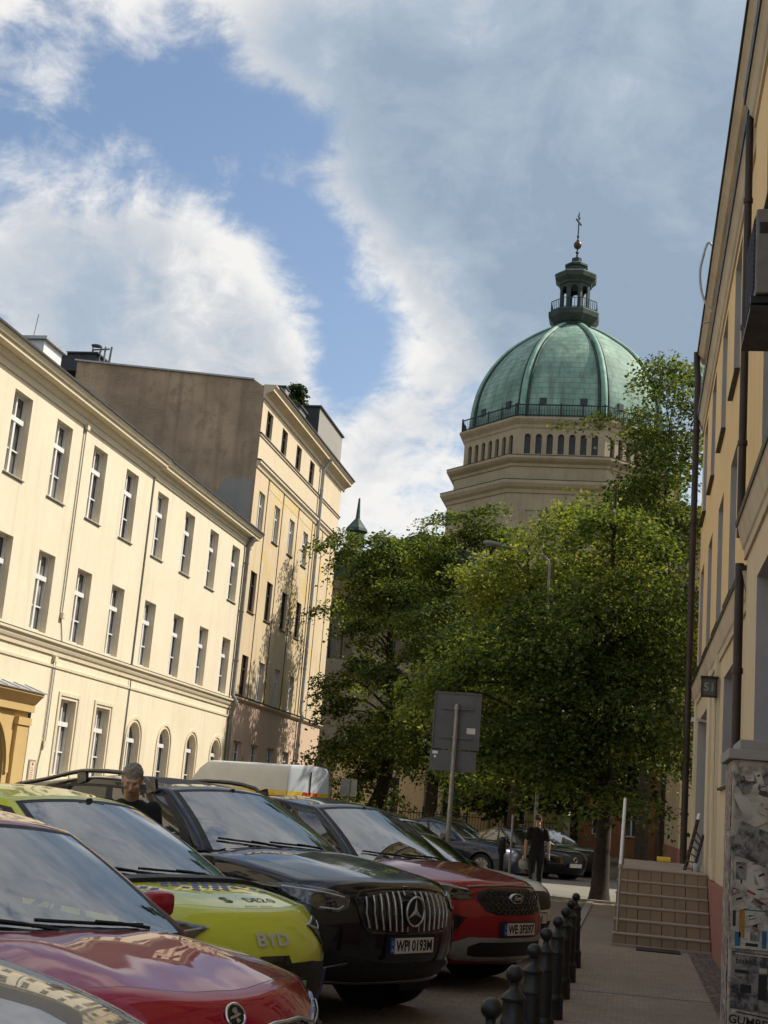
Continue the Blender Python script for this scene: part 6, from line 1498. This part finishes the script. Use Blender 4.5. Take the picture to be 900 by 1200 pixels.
BH = MB(); BH.box(1.45, 12, 63.3, 82, 0, 7.5); bh = BH.build('brown_house', plaster('brown_render', (.10, .055, .04), None, .6, .4)); tag(bh, 'dark brown house beyond the pink corner house', 'house'); q = MB(); q.box(1.3, 12.2, 63.2, 82.2, 7.5, 7.75); q.build('roof', M['slate'], bh)
q = MB(); q.box(1.50, 1.62, 44.4, 63.1, 0, 1.15); q.box(1.61, 16, 44.38, 44.5, 0, 1.15); q.build('plinth', M['pink'], FH)

# stairs, landing, rails ---------------------------------------------------------
def tiles(name, col):
    m, t, out = nt(name); b = N(t, 'TexBrick', {'Vector': pos(t), 'Color1': c4(col), 'Color2': c4([x*.8 for x in col]), 'Mortar': c4([x*.45 for x in col]), 'Scale': 1.0, 'Mortar Size': .008, 'Brick Width': .345, 'Row Height': 50.0}, offset=0)
    n = noise(t, pos(t), 3, 6, .6); c = mixc(t, N(t, 'MapRange', {'Value': n, 'From Min': .4, 'From Max': .75, 'To Max': .5}).outputs[0], b.outputs[0], [x*.6 for x in col]); pbr(t, out, c, .55, bump=n, bstr=.15); return m
M['tile'] = tiles('brown_tiles', (.33, .24, .15)); M['nosing'] = plaster('worn_nosing', (.42, .33, .26), None, .5, .2)
ST = thing('entrance_stairs', 'brown tiled entrance stairs with worn pale nosings at the end of the pavement', 'stairs', (.5, 20, 0))
q = MB()
for k in range(6): q.box(-.18+.006*k, 1.168, 20+.27*k, 20+.27*(k+1) if k < 5 else 27.9, 0, .173*(k+1)-.02)
q.build('steps', M['tile'], ST)
q = MB()
for k in range(6): q.box(-.19+.006*k, 1.167, 19.985+.27*k, 20+.27*(k+1)+.0 if k < 5 else 27.92, .173*(k+1)-.019, .173*(k+1)+.004)
q.box(-.20, 1.18, 19.96, 20-.002, 0, .035); q.build('treads', M['nosing'], ST, bevel=.004)
q = MB()
for x in (.158, .503, .848):
    for k in range(6): q.box(x-.005, x+.005, 19.997+.27*k, 20+.27*k, .173*k+.01, .173*(k+1)-.03)
q.build('joint', M['bark'], ST)
HR = thing('handrail', 'white and brown tubular handrail on the left side of the entrance stairs', 'handrail', (-.1, 20.3, .17))
for a_, b_ in (((-.125, 20.1, .18), (-.11, 20.3, 1.1)), ((-.10, 21.5, 1.04), (-.09, 21.55, 2.0)), ((-.09, 23.2, 1.04), (-.09, 23.2, 1.95))): q = MB(); q.tube([a_, b_], .019, 8); q.build('post', M['galv'], HR, smooth=50)
q = MB()
for y in (21.9, 22.25, 22.6, 22.95): q.tube([(-.09, y, 1.2), (-.09, y, 1.85)], .009, 6)
q.tube([(-.09, 21.55, 1.2), (-.09, 23.2, 1.2)], .012, 6); q.build('balusters', M['galv'], HR, smooth=50)
q = MB(); q.tube([(-.115, 20.2, 1.10), (-.11, 20.3, 1.16), (-.09, 21.5, 2.02), (-.09, 21.7, 2.07)], .024, 8); q.tube([(-.09, 21.6, 2.0), (-.09, 23.2, 1.93)], .02, 8); q.build('rail', M['white'], HR, smooth=50)
LD = thing('leaning_ladder', 'dark wooden ladder with a pale tip leaning on the yellow wall above the stairs', 'ladder', (.95, 23, 1.04))
q = MB(); q.bar((.90, 22.9, 1.04), (1.10, 23.1, 1.88), .05, .03); q.bar((1.02, 22.5, 1.04), (1.17, 22.7, 1.62), .035, .03); q.build('rails', M['bark'], LD)
q = MB()
for k in range(6): t_ = k/6+.05; q.bar((lerp(.90, 1.07, t_), lerp(22.9, 23.07, t_), lerp(1.04, 1.78, t_)), (lerp(1.03, 1.165, t_), lerp(22.5, 22.67, t_), lerp(1.05, 1.58, t_)), .022, .02)
q.build('rungs', M['brownpipe'], LD); q = MB(); q.bar((1.095, 23.09, 1.86), (1.12, 23.12, 1.96), .05, .035); q.build('tip', M['white'], LD)
q = MB(); q.lathe([(.05, 0), (.055, .13), (.05, .135), (.045, .02)], (1.06, 22.4, 1.04), 14); tag(q.build('bucket', M['zincl'], smooth=50), 'small pale metal pot on the stair landing by the ladder foot', 'pot')
q = MB(); q.box(.15, .75, 19.5, 19.94, .002, .016); tag(q.build('door_mat', M['blackmetal']), 'dark grating mat on the pavement before the lowest step', 'mat')

# air conditioner, house number, cable loop ---------------------------------------------
AC = thing('air_conditioner', 'grey air conditioner outdoor unit on a steel bracket high on the yellow wall', 'air conditioner', (1.05, 11.4, 6.1))
M['acgrey'] = simple('ac_casing', (.17, .16, .155), .5, .1, .3, 5)
q = MB(); q.box(.87, 1.16, 11.02, 11.95, 6.15, 6.93); a1 = q.build('casing', M['acgrey'], AC, bevel=.015)
q = MB(); q.box(.863, .869, 11.07, 11.9, 6.2, 6.88)
for k in range(14): z = 6.22 + k*.048; q.box(.855, .864, 11.08, 11.89, z, z+.016)
q.build('fan_grille', M['blackmetal'], a1)
q = MB(); q.box(.90, 1.0, 11.012, 11.019, 6.70, 6.80); q.build('service_cover', M['ink'], a1); q = MB(); q.box(1.0, 1.01, 11.0, 11.019, 6.28, 6.45); q.build('handle', M['ink'], a1)
q = MB()
for y in (11.1, 11.8): q.box(.84, 1.21, y-.03, y+.03, 6.08, 6.145)
q.box(.83, 1.2, 11.0, 12.0, 5.98, 6.03); q.build('bracket', M['blackmetal'], AC)
HN = thing('house_number_lamp', 'square glass house number lantern on the wall above the stairs', 'lantern', (1.08, 20.2, 3.75))
q = MB(); q.box(.955, 1.175, 20.15, 20.3, 3.60, 3.615); q.box(.94, 1.19, 20.13, 20.32, 3.87, 3.90)
for x in (.958, 1.162): 
    for y in (20.155, 20.285): q.box(x-.007, x+.007, y-.007, y+.007, 3.615, 3.87)
q.bar((1.175, 20.22, 3.88), (1.22, 20.22, 3.88), .03, .03); q.build('frame', M['blackmetal'], HN)
q = MB(); q.box(.965, 1.165, 20.165, 20.28, 3.617, 3.868); gl_ = q.build('glass_box', simple('dark_lantern_glass', (.10, .115, .105), .15, 0, .3, 20), HN)
q = MB(); add_text(q, '51', .17, (1.065, 20.163, 3.735), (1, 0, 0), (0, 0, 1), 0, ext=.001, bold=.004); q.build('number', M['galv'], gl_)
q = MB(); q.tube([Vector(p) for p in cr([(1.05, 23.0, 12.0), (.97, 23, 12.05), (.89, 23, 11.75), (.85, 23, 11.5), (.87, 23, 11.2), (.94, 23, 10.94), (1.08, 23, 10.72)], 4)], .022, 7); q.tube([(.93, 23.3, 10.62), (1.12, 23.3, 10.66)], .012, 6); tag(q.build('cable_loop', M['zincl'], smooth=60), 'grey cable looping out from the eaves of the yellow building', 'cable')
q = MB(); q.bar((1.2, 23.4, 3.5), (1.02, 23.3, 3.52), .04, .04); q.obox((.98, 23.2, 3.5), (.03, 0, 0), (0, .09, .01), (0, 0, .03)); tag(q.build('security_camera', M['white']), 'small white camera fixed to the wall beyond the house number lantern', 'camera')

# poster covered pillar ---------------------------------------------------------------
def paper(name, dark, light, sc, seed):
    m, t, out = nt(name); v = N(t, 'Mapping', {'Vector': N(t, 'NewGeometry').outputs['Position'], 'Location': (seed*3.1, seed*1.7, seed*2.3)}).outputs[0]
    a = noise(t, v, sc, 6, .7, 1.2); b = N(t, 'TexVoronoi', {'Vector': v, 'Scale': sc*1.6}).outputs['Distance']; e = noise(t, v, sc*5, 5, .7)
    s_ = summ2(t, [a, N(t, 'MapRange', {'Value': b, 'To Min': -.1, 'To Max': .12}).outputs[0], N(t, 'MapRange', {'Value': e, 'To Min': -.12, 'To Max': .12}).outputs[0]])
    c = ramp(t, s_, [(.40, dark), (.50, tuple((x+y)/2 for x, y in zip(dark, light))), (.56, light)])
    g_ = noise(t, v, 3.0, 5); c = mixc(t, N(t, 'MapRange', {'Value': g_, 'From Min': .45, 'From Max': .7, 'To Max': .5}).outputs[0], c, tuple(x*.5 for x in light))
    pbr(t, out, c, .85, bump=e, bstr=.3, bdist=.006); return m
def summ2(t, l):
    a = l[0]
    for b in l[1:]: a = N(t, 'Math', {0: a, 1: b}, operation='ADD').outputs[0]
    return a
M['pap1'] = paper('torn_paper', (.13, .11, .09), (.44, .40, .33), 6, 1); M['pap2'] = paper('grey_poster', (.035, .035, .036), (.24, .225, .21), 9, 2); M['pap3'] = paper('pale_poster', (.30, .27, .22), (.50, .46, .39), 5, 3)
M['strip'] = paper('sticker_strip', (.08, .03, .03), (.40, .33, .30), 14, 4); M['orange'] = simple('orange_ink', (.38, .19, .04), .7, 0, .4, 15); M['bluei'] = simple('blue_ink', (.03, .12, .22), .7, 0, .3, 15); M['yelli'] = simple('yellow_ink', (.48, .32, .03), .7, 0, .3, 15); M['redink'] = simple('red_ink', (.33, .05, .04), .7, 0, .4, 25)
PL = thing('poster_pillar', 'stone pillar plastered with torn posters and stickers at the right edge', 'pillar', (.95, 9.7, 0))
q = MB(); q.box(.675, 1.26, 9.5, 10.25, -.02, 2.13); q.build('shaft', M['pap1'], PL, bevel=.008)
q = MB(); q.box(.64, 1.28, 9.46, 10.3, 2.131, 2.20); q.box(.72, 1.26, 9.54, 10.2, 2.201, 2.27); q.build('cap', M['greyrend'], PL, bevel=.006)
def poster(x0, x1, z0, z1, mat, tilt=0.0, y=9.494, items=(), nm='poster'):
    c_ = Vector(((x0+x1)/2, y, (z0+z1)/2)); ux = Vector((math.cos(tilt), 0, math.sin(tilt))); uz = Vector((-math.sin(tilt), 0, math.cos(tilt)))
    q = MB(); q.obox(c_, ux*(x1-x0)/2, Vector((0, .0015, 0)), uz*(z1-z0)/2); o = q.build(nm, M[mat], PL)
    for (txt, sz, a, b, mt) in items:
        q = MB()
        if txt.startswith('#'):
            w_, h_ = sz; q.obox(c_ + ux*a + uz*b + Vector((0, -.0022, 0)), ux*w_/2, Vector((0, .0006, 0)), uz*h_/2)
        else: add_text(q, txt, sz, c_ + ux*a + uz*b + Vector((0, -.0022, 0)), ux, uz, 0, ext=.0006, bold=sz*.018)
        q.build('print', M[mt], o)
    return o
def bushy(z):   # one black and white gig poster, pasted several times
    poster(.69, .985, z, z+.36, 'pap2', -.02, 9.494, [('bishell', .052, -.055, .12, 'ink'), ('#', (.055, .16), .055, -.03, 'ink'), ('#', (.09, .022), -.08, .055, 'ink'), ('#', (.07, .05), -.05, -.05, 'ink'), ('#', (.05, .03), .055, .075, 'pap3'), ('#', (.25, .008), 0, .165, 'pap3')])
bushy(.0); bushy(.52)
poster(.69, 1.02, .375, .505, 'pap3', -.10, 9.492, [('GUMBER', .075, -.03, 0, 'ink'), ('#', (.26, .008), 0, .05, 'ink')])
poster(.99, 1.24, .02, .45, 'pap2', .02, 9.494, []); poster(.99, 1.24, .5, .86, 'pap1', .0, 9.494, [])
poster(.685, .99, .90, 1.20, 'pap3', 0, 9.493, [('#o', (.035, .20), -.085, .02, 'orange'), ('#b', (.035, .09), -.11, -.09, 'bluei'), ('#c', (.03, .11), .06, -.08, 'bluei'), ('#d', (.08, .02), -.02, -.12, 'ink'), ('#e', (.045, .035), -.02, .05, 'ink'), ('#e', (.03, .03), .0, .0, 'ink'), ('#f', (.02, .10), -.135, .04, 'ink'), ('#g', (.2, .008), .03, .10, 'bluei'), ('#g', (.06, .07), .0, -.06, 'pap2')])
poster(.70, .98, 1.23, 1.50, 'pap3', .10, 9.492, [('#h', (.11, .10), .04, .0, 'pap1'), ('#i', (.010, .12), -.10, .02, 'ink'), ('#j', (.14, .008), .05, .085, 'redink'), ('#g', (.09, .008), .03, -.08, 'ink')])
poster(.69, .98, 1.46, 1.68, 'pap2', -.35, 9.490, []); poster(.93, 1.24, 1.52, 1.72, 'pap1', .2, 9.491, [])
poster(.71, 1.10, 1.74, 2.0, 'pap3', .45, 9.492, [('#k', (.07, .07), .10, -.04, 'yelli')]); poster(.86, 1.2, 1.86, 2.05, 'pap2', -.25, 9.490, [('#l', (.12, .05), .0, .05, 'bluei')])
pr_ = random.Random(4)
for k in range(34):
    x_ = pr_.uniform(.72, 1.2); z_ = pr_.uniform(.9, 2.08); a_, b_ = pr_.uniform(.02, .07), pr_.uniform(.015, .06)
    poster(max(x_-a_, .68), x_+a_, z_-b_, min(z_+b_, 2.12), pr_.choice(['pap1', 'pap2', 'pap3', 'pap3', 'strip', 'pap2']), pr_.uniform(-.5, .5), 9.4895 - .0003*k, [('#z', (a_*.9, b_*.25), 0, b_*.4, pr_.choice(['ink', 'ink', 'redink', 'bluei']))], 'sticker')
for (z0, z1, y0, y1) in ((.1, .5, 9.55, 9.9), (.55, .95, 9.6, 10.1), (1.0, 1.2, 9.52, 9.8), (1.22, 1.62, 9.54, 9.95), (1.66, 2.05, 9.58, 10.1)):
    q = MB(); q.box(.668, .673, y0, y1, z0, z1)
    q.build('sticker_strip', M['strip'], PL)

# ---------------------------------------------------------------- people
def ell(q, c, r, mi=0, n=14):
    c = Vector(c); vs = []; fs = []
    for i in range(n+1):
        t_ = math.pi*i/n
        for k in range(n*2):
            a = math.pi*k/n; vs.append((c.x + r[0]*(math.sin(t_)+1e-4)*math.cos(a), c.y + r[1]*(math.sin(t_)+1e-4)*math.sin(a), c.z - r[2]*math.cos(t_)))
    for i in range(n):
        for k in range(n*2): fs.append((i*n*2+k, i*n*2+(k+1) % (n*2), (i+1)*n*2+(k+1) % (n*2), (i+1)*n*2+k))
    fs += [tuple(range(n*2))[::-1], tuple(n*n*2+k for k in range(n*2))]
    q.add(vs, fs, mi)
def limb(q, pts, rs, seg=12):
    pts2 = cr([tuple(p) + (r,) for p, r in zip(pts, rs)], 4); q.tube([p[:3] for p in pts2], [p[3] for p in pts2], seg)
    ell(q, pts[0], (rs[0],)*3, 0, 8); ell(q, pts[-1], (rs[-1],)*3, 0, 8)
def trunk_(q, rings, seg=20):
    rings = cr([tuple(r) for r in rings], 3); vs = []; fs = []
    for (x, y, z, a, b) in rings:
        for k in range(seg): t_ = 2*math.pi*k/seg; vs.append((x + a*math.cos(t_), y + b*math.sin(t_), z))
    for i in range(len(rings)-1):
        for k in range(seg): fs.append((i*seg+k, i*seg+(k+1) % seg, (i+1)*seg+(k+1) % seg, (i+1)*seg+k))
    fs += [tuple(range(seg))[::-1], tuple((len(rings)-1)*seg+k for k in range(seg))]; q.add(vs, fs)
def fuse(q, name, mat, parent, vox, sm=4):
    me = bpy.data.meshes.new('tmp'); me.from_pydata(q.v, [], q.f); o = bpy.data.objects.new('tmp', me); C.objects.link(o)
    m = o.modifiers.new('r', 'REMESH'); m.mode = 'VOXEL'; m.voxel_size = vox; m.use_smooth_shade = True
    s_ = o.modifiers.new('s', 'SMOOTH'); s_.factor = .5; s_.iterations = sm
    dg = bpy.context.evaluated_depsgraph_get(); nm = bpy.data.meshes.new_from_object(o.evaluated_get(dg)); bpy.data.objects.remove(o); bpy.data.meshes.remove(me)
    nm.name = name; nm.materials.clear(); nm.materials.append(M[mat]); nm.polygons.foreach_set('use_smooth', [True]*len(nm.polygons))
    r = bpy.data.objects.new(name, nm); C.objects.link(r); r.parent = parent; return r
def hand(q, w_, d, out, s=1.0):
    """palm, four unequal bent fingers and a thumb from the wrist w_ along d; out: thumb side"""
    w_, d, out = Vector(w_), Vector(d).normalized(), Vector(out).normalized(); n = d.cross(out)
    limb(q, [w_, w_ + d*.045, w_ + d*.085], [.026, .032, .034]); 
    for k, (o, L) in enumerate(((.027, .068), (.009, .078), (-.009, .073), (-.026, .058))):
        a = w_ + d*.088 + out*o; b = a + d*L*.5*s + n*.012; c = a + d*L*.9*s + n*.034; limb(q, [a - d*.02, b, c], [.0105, .0095, .008], 8)
    a = w_ + d*.03 + out*.028; limb(q, [a, a + out*.025 + d*.028, a + out*.028 + d*.062 + n*.012], [.013, .011, .009], 8)
def person(label, loc, rz, head_tilt, arms, legs, hair, look):
    """faces -Y in its own space"""
    p = thing('person', label, 'person', loc, rz); q = MB()
    hip, kn, an = legs
    trunk_(q, [(0, .01, .86, .15, .105), (0, .01, .95, .165, .115), (0, .0, 1.08, .145, .10), (0, -.005, 1.22, .16, .105), (0, 0, 1.36, .178, .112), (0, .012, 1.45, .15, .09), (0, .015, 1.50, .075, .065)])
    ht = head_tilt; nb = Vector((0, .015, 1.47)); nt2 = Vector((0, -.015 - .05*ht, 1.585)); hc = Vector((0, -.03 - .115*ht, 1.675 - .02*ht)); up_ = Vector((0, -.42*ht, 1)).normalized(); fw_ = Vector((0, -1, -.42*ht)).normalized()
    limb(q, [nb, nt2, hc], [.068, .060, .06])
    ell(q, hc + up_*.03 - fw_*.012, (.076, .094, .098)); ell(q, hc - up_*.035 + fw_*.03, (.058, .058, .07)); ell(q, hc - up_*.085 + fw_*.055, (.034, .028, .024))
    limb(q, [hc + fw_*.083 + up_*.02, hc + fw_*.104 - up_*.018], [.010, .0145], 8); ell(q, hc + fw_*.074 + up_*.036, (.052, .016, .011)); ell(q, hc + fw_*.082 - up_*.052, (.022, .010, .010))
    for s in (-1, 1): ell(q, hc + Vector((s*.077, .012, -.005)), (.010, .018, .030)); ell(q, hc + fw_*.07 - up_*.008 + Vector((s*.045, 0, 0)), (.020, .016, .02))
    for s, (el, wr_) in zip((-1, 1), arms):
        sh = Vector((s*.185, .012, 1.43)); limb(q, [sh, sh.lerp(Vector(el), .5) + Vector((s*.012, 0, 0)), el], [.058, .050, .040]); limb(q, [el, Vector(el).lerp(Vector(wr_), .4), wr_], [.042, .040, .026])
        d = (Vector(wr_) - Vector(el)).normalized(); hand(q, wr_, d, Vector((0, -1, 0)) if abs(d.z) > .6 else Vector((0, 0, 1)))
    for s, h, k, a in zip((-1, 1), hip, kn, an):
        limb(q, [h, Vector(h).lerp(Vector(k), .5), k], [.092, .078, .058]); limb(q, [k, Vector(k).lerp(Vector(a), .35), a], [.056, .056, .036]); limb(q, [a, Vector(a) + Vector((0, -.08, -.05)), Vector(a) + Vector((s*.01, -.19, -.062))], [.036, .034, .026])
    fuse(q, 'body', 'skin', p, .0075)
    q = MB(); trunk_(q, [(0, .01, .90, .178, .128), (0, .01, .97, .178, .128), (0, .0, 1.08, .165, .118), (0, -.005, 1.22, .176, .12), (0, 0, 1.36, .192, .126), (0, .012, 1.45, .165, .104), (0, .012, 1.505, .092, .078)])
    for s, (el, wr_) in zip((-1, 1), arms):
        sh = Vector((s*.182, .012, 1.43)); e2 = sh.lerp(Vector(el), .72); limb(q, [sh, sh.lerp(e2, .5), e2], [.074, .068, .064])
    fuse(q, 'tshirt', 'blackcloth', p, .011, 3)
    q = MB(); trunk_(q, [(0, .01, .80, .15, .115), (0, .012, .90, .172, .122), (0, .01, .985, .170, .121)])
    for s, h, k, a in zip((-1, 1), hip, kn, an):
        a2 = Vector(k).lerp(Vector(a), .92); limb(q, [h, Vector(h).lerp(Vector(k), .5), k], [.105, .092, .074]); limb(q, [k, Vector(k).lerp(a2, .5), a2], [.074, .068, .062])
    fuse(q, 'trousers', 'blackcloth', p, .012, 3)
    q = MB()
    for s, a in zip((-1, 1), an):
        a = Vector(a); limb(q, [a + Vector((0, .025, -.035)), a + Vector((0, -.08, -.052)), a + Vector((s*.01, -.19, -.062))], [.046, .044, .036])
    fuse(q, 'shoes', 'rubber', p, .012, 2)
    q = MB(); rr = random.Random(3); hm = M[hair]
    base_c = hc + up_*.042 - fw_*.020
    ell(q, base_c, (.086, .102, .099), 0, 44); v2 = []
    for v_ in q.v:
        d_ = Vector(v_) - base_c; k = .98 + .16*mnoise.noise(Vector(v_)*30) + .08*mnoise.noise(Vector(v_)*75)
        if d_.dot(fw_) > .035 and d_.dot(up_) < .02: k *= .70
        if d_.dot(up_) < -.055: k *= .80
        v2.append(tuple(base_c + d_*k))
    q.v = v2; q.build('hair', hm, p, smooth=60, world=False)
    q = MB()
    for s in (-1, 1):
        ell(q, hc + fw_*.0745 + up_*.014 + Vector((s*.030, 0, 0)), (.010, .006, .0035), 0, 6)
    q.build('eyes', M['hairbrown'], p, smooth=80, world=False)
    q = MB(); ell(q, hc + fw_*.090 - up_*.052, (.024, .004, .005), 0, 6); q.build('mouth', M['redink'], p, smooth=80, world=False)
    return p
person('grey haired person in a black t-shirt between lime car and black SUV, head bowed', (-4.0, 10.58, .015), R_(18), 1.4,
       [((-.25, -.03, 1.15), (-.13, -.26, 1.06)), ((.25, -.03, 1.15), (.13, -.26, 1.05))], ([(-.095, .01, .90), (.095, .01, .90)], [(-.105, -.01, .50), (.105, -.01, .50)], [(-.11, .03, .105), (.11, .03, .105)]), 'hairgrey', 1)
person('person in black t-shirt and black trousers seen from behind, walking away near the tree trunk', (-2.17, 33.2, -.012), R_(184), .15,
       [((-.27, .02, 1.15), (-.28, -.03, .90)), ((.27, .03, 1.15), (.27, .02, .90))], ([(-.095, .01, .90), (.095, .01, .90)], [(-.09, -.10, .50), (.10, .05, .50)], [(-.09, -.14, .105), (.10, .20, .15)]), 'hairbrown', 0)
q = MB(); trunk_(q, [(-2.45, 33.22, .48, .05, .03), (-2.45, 33.22, .52, .13, .06), (-2.45, 33.22, .66, .14, .06), (-2.45, 33.22, .74, .06, .03)]); q.tube([(-2.50, 33.22, .73), (-2.47, 33.22, .83), (-2.42, 33.22, .73)], .008, 6)
tag(q.build('carrier_bag', M['galv'], smooth=60), 'crumpled pale grey bag hanging from the hand of the walking person', 'bag')
